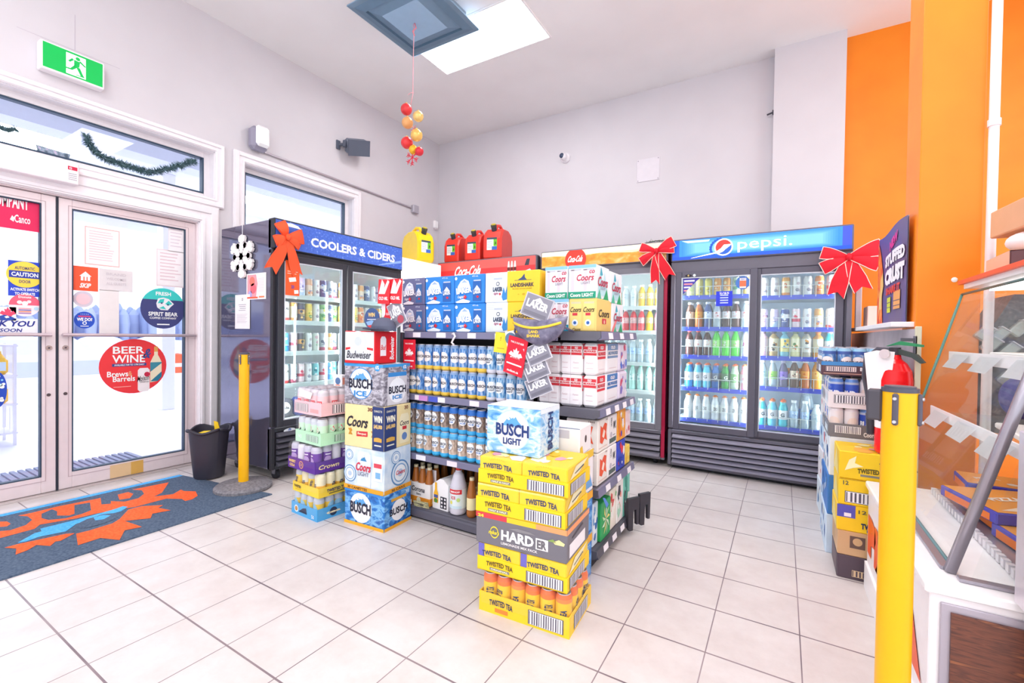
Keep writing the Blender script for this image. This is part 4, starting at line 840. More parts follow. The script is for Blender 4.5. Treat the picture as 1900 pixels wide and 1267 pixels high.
# ================================================================ cartons and trays of cans
def carton(name, label, loc, rz, size, base, fa=None, ra=None, la=None, ta=None, group=None, cat='carton', ch=.004):
    """a closed carton; origin at its front lower corner on the -x side"""
    w, d, h = size; b = MB(); b.box(0, 0, 0, w, d, h, base, ch); o = b.build(name, label=label, cat=cat, group=group); o.location = loc; o.rotation_euler = (0, 0, rz)
    g = MB()
    if fa: fa(Print(g, (0, 0, 0), (1, 0, 0), (0, 0, 1), w, h))
    if ra: ra(Print(g, (w, 0, 0), (0, 1, 0), (0, 0, 1), d, h))
    if la: la(Print(g, (0, d, 0), (0, -1, 0), (0, 0, 1), d, h))
    if ta: ta(Print(g, (0, 0, h), (1, 0, 0), (0, 1, 0), w, d))
    if g.f: g.build('print', o)
    return o
def tray(name, label, loc, rz, size, ht, inkt, cans, nx, ny, art=None, ra=None, la=None, lift=.004, film=True, inner=None, topc=None, cat='drink tray'):
    """a low cardboard tray of shrink-wrapped cans"""
    w, d, h = size; t = thing(name, label, cat, loc, rz); b = MB(); th = .004
    b.box(0, 0, 0, w, d, th, inkt)
    for q in ((0, 0, w, th), (0, d-th, w, d), (0, th, th, d-th), (w-th, th, w, d-th)): b.box(q[0], q[1], th, q[2], q[3], ht, inkt)
    o = b.build('tray', t); g = MB()
    if art: art(Print(g, (0, 0, 0), (1, 0, 0), (0, 0, 1), w, ht))
    if ra: ra(Print(g, (w, 0, 0), (0, 1, 0), (0, 0, 1), d, ht))
    if la: la(Print(g, (0, d, 0), (0, -1, 0), (0, 0, 1), d, ht))
    if g.f: g.build('print', o)
    px = (w-2*th)/nx; py = (d-2*th)/ny; k = 0
    for j in range(ny):
        for i in range(nx):
            if 0 < i < nx-1 and 0 < j < ny-1: continue
            m = cans[k % len(cans)]; k += 1
            c = link(m, 'can', t, loc=(th+px*(i+.5), th+py*(j+.5), lift), rz=random.uniform(-.5, .5)+(math.pi/2 if i == nx-1 and j > 0 else (-math.pi/2 if i == 0 and j > 0 else 0)))
    if film:
        b = MB(); e = .002; b.box(-e, -e, ht*.3, w+e, d+e, h, FILM, .012); b.build('shrink_wrap', t)
    return t
# ---- artwork
def mtn(p, a, b, w, h, snow, rock, l=2):
    p.poly(((a-w, b), (a-w*.35, b+h*.7), (a-w*.1, b+h*.55), (a+w*.1, b+h), (a+w*.5, b+h*.45), (a+w, b)), rock, l)
    p.poly(((a-w*.5, b+h*.5), (a-w*.35, b+h*.7), (a-w*.2, b+h*.5), (a-w*.33, b+h*.42)), snow, l+1); p.poly(((a-w*.1, b+h*.55), (a+w*.1, b+h), (a+w*.3, b+h*.7), (a+w*.12, b+h*.55), (a+.02, b+h*.66)), snow, l+1)
ICE = pattern('blue_mountain_print', [(0.32, '3E8BD2'), (0.46, '8EC2EE'), (0.56, 'DCEBFA'), (0.68, '6FAEE4')], 14, 8, .45, (1, 1, 2.2), .8)
ROCK = pattern('grey_rock_print', [(0.32, '5F5A66'), (0.46, '8A8590'), (0.58, 'C4C0CA'), (0.7, '75707C')], 22, 8, .45, (1, 1, 1.8), .8)
DEEP = pattern('deep_blue_mountain_print', [(0.32, '12479A'), (0.47, '2A7CCB'), (0.58, '86C2F0'), (0.70, '1C5CB0')], 16, 8, .45, (1, 1, 1.6), .8)
def a_busch(base, ring, word2, ink='20304A', ink2=None, cx=.52, r=.40, size=.30, w=.62, strip=None):
    def f(p):
        p.disc(cx, .52, r*1.06, ring, 1, n=36); p.disc(cx, .52, r, 'F6F4F8', 2, n=36)
        mtn(p, cx, .60, .2, r*.72, 'FFFFFF', '5FA4DE', 3)
        p.text('BUSCH', cx, .52, size, ink, w, bold=.035, l=6)
        if word2: p.text(word2, cx, .28, size*.55, ink2 or ink, w*.55, bold=.035, l=6)
        if strip: p.rect(0, .93, 1, 1, strip, 1); p.disc(.86, .93, .09, strip, 2); p.text('6%', .86, .93, .09, 'FFFFFF', .09, l=3)
    return f
def a_script(word, ink, cx, cy, h, w, sub=None, subink=None, extra=None):
    def f(p):
        if extra: extra(p)
        p.text(word, cx, cy, h, ink, w, bold=.02, shear=.25, l=5)
        if sub: p.text(sub, cx+.03, cy-h*.8, h*.4, subink or ink, w*.7, l=5)
    return f
NAVY = '24325E'
def a_twist(n=2, bars=True, half=True):
    def f(p):
        for i in range(n):
            c = (i+.5)/n+(-.04 if n == 2 and i == 0 else 0)
            for k in range(9): a = R_(20+17.5*k); p.poly(((c+.07*math.cos(a)*1.0/n*1.2, .82+.05*math.sin(a)), (c+.11*math.cos(a)/n*1.2, .82+.11*math.sin(a)), (c+.105*math.cos(a+.1)/n*1.2, .82+.105*math.sin(a+.1))), 'E8B60A', 2)
            p.text('TWISTED TEA', c, .70, .15, NAVY, .62/n, bold=.025, bend=.25)
    return f
def a_twist_tray(p):
    p.text('TWISTED TEA', .27, .62, .24, NAVY, .27, bold=.025, bend=.25); p.rect(.15, .22, .40, .38, '8A8378', 2); p.text('HALF & HALF', .275, .30, .1, 'F4ECD0', .22, bold=.03)
    p.bars(.60, .16, .96, .82)
def a_side_tea(p):
    p.bars(.15, .10, .72, .42); p.poly(((.10, .5), (.5, .55), (.9, .95), (.4, .9)), 'FBF4C8', 2); p.disc(.45, .72, .14, 'FFFFFF', 3); p.poly(((.3, .62), (.7, .72), (.68, .76), (.3, .66)), '4A4450', 4)
def a_laker(ground, can):
    def f(p):
        p.disc(.06, .88, .055, 'F2F6FC', 2); p.text('473 mL', .70, .93, .05, 'DCE8F8', .2); p.rect(.58, .88, .94, .91, 'DCE8F8', 2) if False else None
        p.poly(((.10, .38), (.12, .60), (.22, .78), (.34, .86), (.48, .78), (.55, .56), (.52, .38)), 'DCE6F6', 2); p.disc(.34, .72, .10, 'FFFFFF', 3); p.poly(((.25, .72), (.34, .82), (.44, .72)), '9FB8D8', 4)
        p.text('LAKER', .34, .46, .22, 'FBFBFF', .52, bold=.05, rot=.10, l=6); p.text('LAKER', .345, .452, .24, ground, .55, bold=.09, rot=.10, l=5)
        p.poly(((.30, .22), (.37, .30), (.44, .22), (.37, .14)), 'D8283C', 6); p.poly(((.05, .06), (.3, .16), (.55, .08), (.5, .02), (.1, .02)), 'F0F4FA', 2); p.text('Lager', .25, .22, .12, 'F4F6FC', .22, shear=.3, l=6)
        p.rect(.63, .08, .90, .76, can, 3); p.rect(.65, .76, .88, .80, 'C8CEDA', 3); p.text('LAKER', .765, .40, .15, 'FBFBFF', .24, bold=.04, rot=.10, l=6); p.poly(((.66, .46), (.76, .62), (.87, .46)), 'DCE6F6', 4); p.poly(((.74, .22), (.79, .27), (.84, .22), (.79, .17)), 'D8283C', 6)
    return f
def a_laker_white(p):
    p.rect(.36, .06, .78, .76, 'E6ECF6', 1); p.rect(.39, .76, .75, .82, 'B9C2D2', 1); p.disc(.57, .62, .07, '3A4660', 2); p.disc(.57, .62, .045, 'F4F6FA', 3); p.text('LAKER', .57, .44, .15, '3A4660', .42, bold=.05, l=4); p.text('light', .5, .29, .10, 'B05A78', .2, shear=.3, l=4)
    p.poly(((.62, .28), (.67, .33), (.72, .28), (.67, .23)), 'D8283C', 4); p.poly(((.74, .18), (.82, .5), (.90, .3), (.98, .55), (.98, .1), (.8, .06)), '3A8AD0', 2)
    for k in range(3): p.rect(.06, .90-.06*k, .4, .915-.06*k, 'C4CEDC', 1)
def a_shark(p):
    p.poly(((.34, .70), (.46, .78), (.55, .90), (.56, .78), (.62, .70)), '3A4A78', 2); p.rect(.24, .685, .76, .70, '6A6A50', 2); p.text('LANDSHARK', .48, .54, .13, '4A4450', .72, bold=.04); p.text('ISLAND STYLE LAGER', .48, .42, .035, 'B08A1A', .6); p.text('-  o  o', .55, .24, .06, 'C89A1A', .4)
def a_clight(strip='1F9A78'):
    def f(p):
        p.rect(0, .90, 1, 1, '8CC4E4', 1); p.rect(0, 0, 1, .20, strip, 1); p.text('Coors LIGHT', .5, .10, .11, 'F6FAF8', .84, bold=.04)
        for x in (.27, .73):
            p.rect(x-.21, .22, x+.21, .86, 'F2E6EC', 1); p.rect(x-.17, .22, x-.05, .86, 'E8D2DA', 2); p.rect(x-.2, .84, x+.2, .88, 'C4C4D0', 2)
        p.text('Coors', .62, .62, .2, 'C2304E', .62, bold=.02, shear=.2, l=4); p.text('LIGHT', .64, .46, .08, '9A9AA8', .34, l=4); p.text('co', .86, .78, .10, 'C2304E', .2, l=4, shear=.2)
    return f
def a_clight_side(p):
    p.poly(((.1, .1), (.32, .95), (.5, .5), (.62, .85), (.95, .1)), 'BFE6EE', 1); p.poly(((.28, .72), (.36, .96), (.48, .74), (.40, .70)), '4AB0C4', 2); p.poly(((.55, .0), (.8, .34), (.95, 0)), '2FA86A', 2); p.poly(((.08, 0), (.25, .30), (.4, 0)), '59BE9A', 2)
    p.text('Coors', .5, .52, .30, 'C2304E', .74, bold=.03, shear=.25, l=4); p.text('LIGHT', .5, .32, .08, 'A0A8B8', .4, l=4)
def a_banq(p):
    for x in (.26, .74): p.rect(x-.20, .08, x+.20, .84, 'F8DC86', 1); p.rect(x-.18, .84, x+.18, .90, 'D8CFA8', 1); p.text('Coors', x, .66, .16, '4A3A2A', .40, shear=.25, l=4, bold=.02); p.rect(x-.12, .48, x+.06, .56, 'D8384A', 3); p.disc(x-.03, .26, .10, 'E8F0F8', 2); p.disc(x-.03, .26, .05, '3A6AB8', 3)
    p.text('Coors', .3, .06, .09, '4A3A2A', .3, shear=.25, l=5)
def a_banq_side(p): p.text('Coors', .5, .56, .24, '4A3A2A', .7, bold=.02, shear=.25); p.rect(.38, .24, .64, .40, 'D8384A', 2); p.disc(.51, .30, .06, 'F4C8B0', 3)
def a_oldm(col, n=2):
    def f(p):
        for i in range(n):
            a = i/n; e = 1/n; p.rect(a+.03*e, .62, a+.97*e, .90, col, 1); p.rect(a+.03*e, .70, a+.97*e, .80, 'FBF2F2', 2); p.text('OLD', a+.5*e, .85, .07, 'FBF2F2', .3*e, bold=.05); p.text('MILWAUKEE', a+.5*e, .75, .07, col, .86*e, bold=.05, l=4); p.text('Premium', a+.5*e, .38, .06, 'E0C8CC', .5*e, shear=.3); p.rect(a+.25*e, .20, a+.75*e, .22, 'E4CCD0', 1)
            p.rect(a-.004, 0, a+.004, 1, 'CDBFC6', 1)
    return f
def a_oldm_side(col):
    def f(p): p.rect(.06, .50, .94, .98, col, 1); p.rect(.06, .58, .94, .76, 'FBF4F4', 2); p.text('OLD', .5, .86, .11, 'FBF4F4', .36, bold=.05); p.text('MILWAUKEE', .5, .67, .12, col, .8, bold=.05, l=4); p.rect(.2, .16, .8, .18, 'E4CCD0', 1)
    return f
def a_ribbon(p):
    p.poly(((.18, .30), (.22, .82), (.40, .72), (.62, .86), (.84, .80), (.78, .52), (.86, .26), (.60, .36), (.40, .22)), 'EC5A32', 2); p.poly(((.36, .46), (.5, .68), (.66, .58), (.54, .38)), 'FBE8D8', 3); p.rect(.1, .1, .9, .13, 'E2C8B8', 1); p.text('1903', .8, .94, .06, '9A8A84', .2)
def a_black(word='W.'):
    def f(p): p.text('ULTRA', .3, .78, .10, '4A4654', .34, rot=1.57, bold=.03); p.text(word, .68, .64, .26, '3A3844', .34, bold=.03, shear=.2); p.rect(.1, .08, .9, .24, '5A6A64', 1); p.rect(.5, .3, .8, .33, '8A8490', 1); p.disc(.3, .35, .1, 'C4BCC8', 1)
    return f
def a_wild(cols, seed, n=9):
    def f(p):
        rr = random.Random(seed)
        for k in range(n):
            a, b_, r = rr.uniform(.15, .85), rr.uniform(.12, .88), rr.uniform(.06, .2); t0 = rr.uniform(0, 6)
            p.poly([(min(.99, max(.01, a+r*p.h/p.w*math.cos(t0+1.26*i)*(1 if i % 2 else .6))), min(.99, max(.01, b_+r*math.sin(t0+1.26*i)))) for i in range(5)], cols[k % len(cols)], 1+.25*k)
    return f
def bare(o_): return o_

# ================================================================ the shelving unit
GR = mat('55535F', .45); RAIL = mat('7A7894', .4); LG = mat('8A8798', .4)
g0 = thing('display_shelving', 'dark grey double ended shelving unit of beer in the middle of the shop', 'shelving')
b = MB(); b.box(.887, 1.877, 0, 1.953, 1.905, 1.50, mat('45434D', .6), .003); b.box(1.955, 1.765, 0, 1.984, 2.22, 1.16, mat('45434D', .6), .003); b.build('back_panel', g0)
b = MB(); b.box(.865, 1.53, .0, .885, 1.89, 1.175, mat('3D3C46', .5), .002); b.build('end_panel', g0)
b = MB(); b.box(.885, 1.56, 0, 1.96, 1.875, .068, '2E2D35'); b.slab([(0, 0), (.02, .012), (.02, .05), (0, .075)], (.87, 1.56, .005), (0, -1, 0), (0, 0, 1), (1, 0, 0), 1.09, mat('5C5A68', .4)); b.box(.87, 1.545, .068, 1.96, 1.875, .08, '605E6A', .002); b.build('base_deck', g0)
def price_tags(par, x0, x1, z, y, n, seed, ends=False):
    rr = random.Random(seed)
    for k in range(n):
        x = x0+(x1-x0)*(k+.5)/n+rr.uniform(-.04, .04); w = rr.uniform(.05, .08)
        b = MB(); b.box(x-w/2, y-.003, z+.003, x+w/2, y, z+.033, rr.choice(('F4F0F6', 'F6F0F2', 'F0E4EC'))); b.build('price_tag', par)
for z, n, nm in ((1.178, 4, 'top'), (.785, 4, 'mid'), (.410, 3, 'low')):
    b = MB(); b.box(.885, 1.555, z-.02, 1.965, 1.875, z, '5A5863', .002); b.box(.885, 1.545, z-.038, 1.965, 1.556, z+.002, RAIL, .003); s = b.build('shelf', g0); price_tags(s, .92, 1.7, z-.036, 1.545, n, n*7+int(z*10))
b = MB()
for x in (1.02, 1.10): b.box(x, 1.541, .750, x+.07, 1.5445, .782, 'C88ACB' if x < 1.05 else '4A5AC0')
b.build('shelf_strip', g0)
# end facing the aisle
for z, n in ((1.19, 3), (.80, 4), (.402, 3), (.097, 4)):
    b = MB(); zz = .012 if z < .2 else z-.03
    b.slab([(1.985, 1.555), (2.185, 1.555), (2.185, 2.17), (1.985, 2.17)], (0, 0, z-.022), (1, 0, 0), (0, 1, 0), (0, 0, 1), .022, mat('5F5D68', .45))
    b.slab([(0, z-.045), (.19, z-.045), (.215, z-.03), (.215, z+.002), (0, z+.002)], (1.985, 1.552, 0), (1, 0, 0), (0, 0, 1), (0, -1, 0), .008, mat('5F5D68', .45))
    b.slab([(0, -.043), (.02, -.038), (.012, .002), (0, .002)], (2.185, 1.552, z), (1, 0, 0), (0, 0, 1), (0, 1, 0), .62, RAIL if z > .2 else mat('4C4A56', .4))
    s = b.build('shelf', g0)
    for k in range(n):
        y = 1.58+.56*(k+.4)/n; b = MB(); b.quad((2.2055, y, z-.036), (2.2055, y+.07, z-.036), (2.2005, y+.07, z-.004), (2.2005, y, z-.004), 'F6F2F8'); b.build('price_tag', s)
b = MB(); b.box(1.985, 1.56, 0, 2.16, 2.16, .07, '2E2D35'); b.box(1.985, 1.53, 0, 2.165, 1.56, .09, mat('5C5A68', .4), .003); b.build('kick_plate', g0)
# black wire legs at the far corner
t = thing('folded_rack', 'two black folded rack ends at the far foot of the shelving', 'rack', (2.205, 2.04, .03))
for k in range(2):
    b = MB(); x = .0+.035*k; y = .12*k; b.slab([(.0, 0), (.025, 0), (.03, .12), (.05, .12), (.055, .03), (.07, .03), (.075, .19), (-.012, .19), (-.012, .02)], (x, y, 0), (.5, .86, 0), (0, 0, 1), (.86, -.5, 0), .02, '3A3740'); b.build('rack_end', t)
# ---- cans on the front shelves
cG = can_mesh(.157, .0325, pattern('busch_gold_can', [(0.38, '2C62A8'), (0.52, '5A92CC'), (0.66, 'B8C4DC')], 30, 5, .3, (2.5, 2.5, .8)), [(0, .11, 'E8C04A')], '7F9CC4', logo('BUSCH', '2A3048', .13, .66, .56, 'F0E6E2', .26))
cL = can_mesh(.157, .0325, pattern('busch_light_can', [(0.38, '3A76B2'), (0.52, '7FB0D6'), (0.66, 'D4E2EE')], 30, 5, .3, (2.5, 2.5, .8)), [(0, .09, 'D8D4DE')], 'A9BCD4', logo('BUSCH', '2A3048', .13, .66, .56, 'EEF0F4', .26, 'LIGHT'))
cI = can_mesh(.157, .0325, pattern('ice_can', [(0.38, '5A4A46'), (0.5, '8E7A70'), (0.64, 'CDB6A6')], 36, 6, .3, (2.5, 2.5, .6)), [(0, .13, '3FA8E0'), (.86, 1, '2F6FC4')], '2F6FC4', logo('BUSCH', '28304A', .13, .62, .58, 'F2F0F2', .25, 'ICE', '2F7AC8'))
cI2 = can_mesh(.157, .0325, pattern('ice_can_light', [(0.35, '8A7468'), (0.5, 'C9B2A2'), (0.68, 'F2DDD0')], 36, 6, .3, (2.5, 2.5, .6)), [(0, .13, '3FB2E8'), (.86, 1, '4FA8DC')], '5AB4E4', logo('BUSCH', '28304A', .13, .62, .58, 'F2F4F6', .25, 'ICE', '2F7AC8'))
def shelf_cans(z, top, low, x0, pitch, n, y, where, back=True):
    for tier, ms, zz in (('lower', low, z), ('upper', top, z+.158)):
        for i in range(n):
            m, ds = ms[0] if i < ms[2] else ms[1]
            link(m, 'beer_can', loc=(x0+pitch*i, y, zz), rz=random.uniform(-.6, .6), label='%s tall beer can, %s in the %s tier on the %s shelf' % (ds, ORD[i], tier, where), cat='can', group='beer cans on the shelving unit')
    if back:
        for i in range(n):
            m, ds = top[0] if i < top[2] else top[1]
            link(m, 'beer_can', loc=(x0+pitch*i, y+.07, z+.158), rz=random.uniform(-.6, .6), label='%s tall beer can, %s behind the front row, upper tier, %s shelf' % (ds, ORD[i], where), cat='can', group='beer cans on the shelving unit')
            link(low[0][0] if i < low[2] else low[1][0], 'beer_can', loc=(x0+pitch*i, y+.07, z), rz=random.uniform(-.6, .6), label='%s tall beer can, %s behind the front row, lower tier, %s shelf' % (low[0][1] if i < low[2] else low[1][1], ORD[i], where), cat='can', group='beer cans on the shelving unit')
gd, lt = (cG, 'gold based blue'), (cL, 'pale silver blue')
shelf_cans(.786, (gd, lt, 9), (gd, lt, 9), .926, .0672, 13, 1.595, 'second')
shelf_cans(.411, ((cI, 'dark blue rimmed'), (cI, 'dark blue rimmed'), 20), ((cI2, 'pale blue rimmed'), (cI2, 'pale blue rimmed'), 20), .926, .0672, 14, 1.595, 'third')
for k, (x0, x1) in enumerate(((.895, 1.16), (1.163, 1.365), (1.368, 1.63), (1.634, 1.90))):
    b = MB(); b.box(x0, 1.562, .785+.152, x1, 1.628, .785+.1572, mat('AFC8E0', .4), .002); b.build('can_holder', label='%s pale can carrier ring along the second shelf' % ORD[k], cat='carrier', group='carrier rings on the second shelf') if False else None
# ---- bottles on the base deck
beer_b = bottle_meshes(.235, .0305, mat('A8622A', .12), 'E2D6B4', 'F0E2B0', (.2, .5), .42, .0145)
t = thing('six_pack', 'white and orange six pack carrier of amber bottles on the base shelf', 'six pack', (.905, 1.58, .081), R_(-2))
b = MB(); b.box(0, 0, 0, .185, .125, .135, 'F7F1EE', .003); b.box(.0, -.001, 0, .186, .1255, .05, 'F0962A', .003); o = b.build('carrier', t)
g = MB(); p = Print(g, (0, -.001, 0), (1, 0, 0), (0, 0, 1), .185, .135); p.text('Corona', .48, .72, .24, '3A3440', .62, shear=.15, bold=.02); p.text('Extra', .5, .50, .10, '3A3440', .2); p.disc(.5, .22, .13, 'FBF0D0', 2); p.text('30', .06, .9, .12, '3A3A6A', .08)
p = Print(g, (.186, 0, 0), (0, 1, 0), (0, 0, 1), .125, .135); p.poly(((.1, .1), (.5, .95), (.9, .3)), 'F6D87A', 2); p.poly(((.5, .1), (.7, .5), (.9, .1)), '6A7A3A', 3); g.build('print', o)
for i in range(3):
    for j in range(2):
        c = link(beer_b[0], 'bottle', t, loc=(.033+.06*i, .033+.06*j, .004)); link(beer_b[1], 'cap', c)
b = MB(); b.box(.002, .058, .13, .183, .064, .215, 'EEE6EA', .002); b.build('handle', t)
t = thing('four_pack', 'white cooler carrier with pear bottle print and black window', 'four pack', (1.105, 1.585, .081), R_(-4))
b = MB(); b.slab([(0, 0), (.13, 0), (.13, .16), (.09, .19), (.06, .19), (0, .15)], (0, 0, 0), (1, 0, 0), (0, 0, 1), (0, 1, 0), .12, 'F6F2F4'); o = b.build('carrier', t)
g = MB(); p = Print(g, (0, -.001, 0), (1, 0, 0), (0, 0, 1), .13, .19); p.poly(((.08, .2), (.08, .5), (.16, .62), (.16, .86), (.28, .86), (.30, .62), (.38, .5), (.38, .2)), 'F4B62E', 2); p.rect(.10, .36, .36, .46, '4A5A9A', 3); p.poly(((.1, .3), (.24, .36), (.36, .28), (.3, .2), (.15, .2)), '5A8A3A', 3); p.rect(.52, .06, .92, .44, '2F2C38', 2)
for a in (.62, .82):
    for c in (.13, .25, .37): p.disc(a, c, .04, 'F4F0F4', 3, n=10)
g.build('print', o)
for i in range(2):
    c = link(beer_b[0], 'bottle', t, loc=(.035+.06*i, .16, .004)); link(beer_b[1], 'cap', c)
sm = bottle_meshes(.285, .052, mat('D2CEDA', .12), 'E23A3A', 'E6F0F2', (.15, .56), .30, .017, None, .1)
o = place(sm, 'liquor_bottle', (1.295, 1.60, .081), R_(12), 'big clear glass bottle with red cap and red label band on the base shelf', 'bottle', None)
g = MB(); p = CylPrint(g, .052, .043, .117, 2.4); p.rect(.15, .74, .85, .98, 'D8303A', 1); p.text('SMIRNOFF', .5, .86, .1, 'FFF2F2', .5, bold=.03); p.text('ICE', .42, .56, .16, 'D8303A', .24, bold=.02); p.rect(.15, .0, .85, .14, 'CFE4EE', 1); p.disc(.68, .46, .1, 'C4DC7A', 2); p.disc(.3, .3, .09, 'E8E06A', 2); g.build('printed_label', o)
for k, (x, y) in enumerate(((1.02, 1.80), (1.12, 1.83), (1.215, 1.83), (1.30, 1.79), (1.38, 1.72), (1.395, 1.60))):
    c = link(beer_b[0], 'beer_bottle', loc=(x, y, .081), label='loose amber beer bottle, %s at the back of the base shelf' % ORD[k], cat='bottle', group='loose bottles on the base shelf'); link(beer_b[1], 'cap', c)
sm2 = place(bottle_meshes(.26, .045, mat('B8B4A4', .12), 'D84A4A', 'D83A4A', (.2, .45), .3, .016), 'liquor_bottle', (1.46, 1.68, .081), 0, 'clear bottle with red label half hidden by the yellow tea cases', 'bottle', None)
b = MB(); b.slab([(0, 0), (.12, 0), (.12, .04), (0, .04)], (1.0, 1.538, .085), (1, 0, .05), (0, -.3, 1), (0, -1, -.3), .004, pattern('striped_tag', [(0.4, '5A5648'), (0.5, 'E0D8A8'), (0.6, '8A865A')], 60, 2, .5, (.3, .3, 4))); b.build('shelf_tag', label='striped small sign leaning on the base shelf edge under the six pack', cat='sign')
b = MB(); b.box(.885, 1.535, .088, .97, 1.540, .118, 'F2ECF4', .001); b.slab([(0, 0), (.02, 0), (.03, .07), (.012, .07)], (.89, 1.532, .02), (1, 0, 0), (0, 0, 1), (0, -1, 0), .002, 'F2ECF4'); b.build('shelf_tag', label='white torn tag at the corner of the base shelf', cat='sign')
# ---- cartons on the top shelf
DG = '6A6F98'; BL = '2F86DC'
gp = 'lager cartons on the top shelf'
for j, (z, dx, tn) in enumerate(((1.180, .0, 'lower'), (1.353, -.005, 'upper'))):
    carton('beer_carton', 'slate grey lager carton in the %s tier at the outer end of the top shelf' % tn, (.815+dx, 1.60, z), R_(-1), (.195, .26, .172), DG, a_laker(DG, '3F6EA8'), group=gp)
    carton('beer_carton', 'bright blue lager carton in the %s tier, first beside the slate grey one' % tn, (1.014+dx, 1.60, z), 0, (.232, .26, .172), BL, a_laker(BL, '2A62B0'), group=gp)
    carton('beer_carton', 'bright blue lager carton in the %s tier, next to the white lager carton' % tn, (1.250+dx, 1.598, z), R_(.5), (.222, .26, .172), BL, a_laker(BL, '2A62B0'), group=gp)
    carton('beer_carton', 'white lager carton with grey can in the %s tier of the top shelf' % tn, (1.476+dx, 1.60, z), 0, (.155, .26, .172), 'E2E9F4', a_laker_white, group=gp)
    carton('beer_carton', 'yellow shark fin carton in the %s tier of the top shelf' % tn, (1.634+dx, 1.585, z), R_(1), (.205, .24, .172), 'F7CC34', a_shark, lambda p: p.rect(.1, .1, .9, .9, 'F4BE22', 1), group=gp)
PALE = 'F1F4F8'
carton('beer_carton', 'pale light beer carton with green strip, upper tier, beside the yellow shark carton', (1.862, 1.60, 1.362), 0, (.130, .22, .172), PALE, a_clight(), a_clight_side, group=gp)
carton('beer_carton', 'pale light beer carton with green strip, upper tier, at the shelf corner', (1.998, 1.60, 1.362), 0, (.152, .20, .172), PALE, a_clight(), a_clight_side, group=gp)
carton('beer_carton', 'pale light beer carton showing its mountain side, upper tier, deeper along the end', (1.998, 1.805, 1.352), 0, (.158, .20, .172), PALE, None, a_clight_side, group=gp)
carton('beer_carton', 'pale light beer carton in the lower tier half hidden by the grey waist pack', (1.862, 1.60, 1.192), 0, (.140, .22, .170), PALE, a_clight('1F86A8'), None, group=gp)
carton('beer_carton', 'cream yellow banquet beer carton in the lower tier at the shelf corner', (2.004, 1.60, 1.192), 0, (.150, .23, .170), 'F3D27C', a_banq, a_banq_side, group=gp)
carton('beer_carton', 'pale light beer carton with red script in the lower tier at the shelf end', (2.000, 1.835, 1.192), 0, (.158, .20, .160), PALE, None, a_clight_side, group=gp)
# ---- end shelves
ge = 'beer packs on the end shelves'
for z, tn, s in ((.802, 'lower', 0), (.968, 'upper', .01)):
    carton('beer_pack', 'white and red beer pack in the %s tier beside the hanging tags' % tn, (1.83, 1.60, z), 0, (.128, .14, .163), 'F8F1F3', a_oldm('D8343F'), group=ge, ch=.012)
    carton('beer_pack', 'white and red beer pack in the %s tier at the corner of the end shelf' % tn, (1.960, 1.592, z), 0, (.124, .14, .163), 'F8F1F3', a_oldm('D8343F'), a_oldm_side('E23440'), group=ge, ch=.012)
    carton('beer_pack', 'white pack with red panel in the %s tier facing the aisle' % tn, (2.087, 1.60, z), 0, (.075, .135, .163), 'F8F2F4', a_oldm('D8343F', 1), a_oldm_side('E23440'), group=ge, ch=.012)
    carton('beer_pack', 'white pack with blue panel in the %s tier facing the aisle' % tn, (2.02, 1.738, z), 0, (.145, .20, .163), 'F6F4F8', None, a_oldm_side('4F7FC0' if s == 0 else '7C98BE'), group=ge, ch=.012)
    carton('beer_pack', 'pale lilac and blue pack in the %s tier at the far end of the shelf' % tn, (2.02, 1.945, z), 0, (.148, .16, .163), 'E6DDEE', None, a_wild(('8A7AC8', '5A7AD8', 'F4F0F8', 'D85A7A'), int(z*50)), group=ge, ch=.012)
for z, tn in ((.404, 'lower'), (.574, 'upper')):
    carton('beer_pack', 'cream carton with orange red ribbon in the %s tier, nearest the tea cases' % tn, (2.0, 1.60, z), 0, (.175, .155, .165), 'F6EFE8', a_ribbon, a_ribbon, group=ge)
    carton('beer_pack', 'white carton with black script in the %s tier of the third end shelf' % tn, (2.0, 1.762, z), 0, (.175, .14, .165), 'F7F3F3', None, a_black(), group=ge)
    carton('beer_pack', '%s carton in the %s tier of the third end shelf' % (('blue and red splashed', tn) if tn == 'lower' else ('orange and blue splashed', tn)), (2.0, 1.908, z), 0, (.18, .14, .165 if tn == 'lower' else .20), '3A4CC0' if tn == 'lower' else 'F4A63A', None, a_wild(('E23A4A', '3048C0', 'F4F0F8', '2A3AA8') if tn == 'lower' else ('F6C24A', 'F2862A', '3A4AB8', 'F8F4F4', 'E8503A'), 5 if tn == 'lower' else 9), group=ge)
    carton('beer_pack', '%s carton in the %s tier at the far end of the third shelf' % (('plain yellow', tn) if tn == 'lower' else ('pale pink', tn)), (2.0, 2.054, z), 0, (.178, .10, .11 if tn == 'lower' else .15), 'F6D45A' if tn == 'lower' else 'F6DDE0', None, a_wild(('F0BE3A', 'F9E49A'), 3, 4) if tn == 'lower' else a_wild(('E89A9A', 'F9ECEE', 'D86A6A'), 4, 5), group=ge)
carton('beer_pack', 'pale blue white pack low on the end nearest the tea cases', (2.0, 1.575, .10), 0, (.165, .07, .22), 'DCE8F4', None, a_wild(('6AA0D8', 'F4F6FA', '3A6AB0'), 8), group=ge)
carton('beer_pack', 'bright green leafy pack low on the end shelf', (2.0, 1.652, .10), 0, (.18, .15, .20), '2FA65E', None, lambda p: [p.poly(((.5, .5), (.5+.42*math.cos(k), .5+.42*math.sin(k)), (.5+.25*math.cos(k+.35), .5+.25*math.sin(k+.35))), ('F4E48A', 'CDEBC0', 'E8F6E0')[i % 3], 2+.1*i) for i, k in enumerate([6.28*j/9 for j in range(9)])], group=ge)
carton('beer_pack', 'cream pack with red shapes low on the end shelf', (2.0, 1.808, .10), 0, (.175, .11, .22), 'F2EADC', None, a_wild(('D84A4A', '8ABF8A', 'F8F4EC'), 12), group=ge)
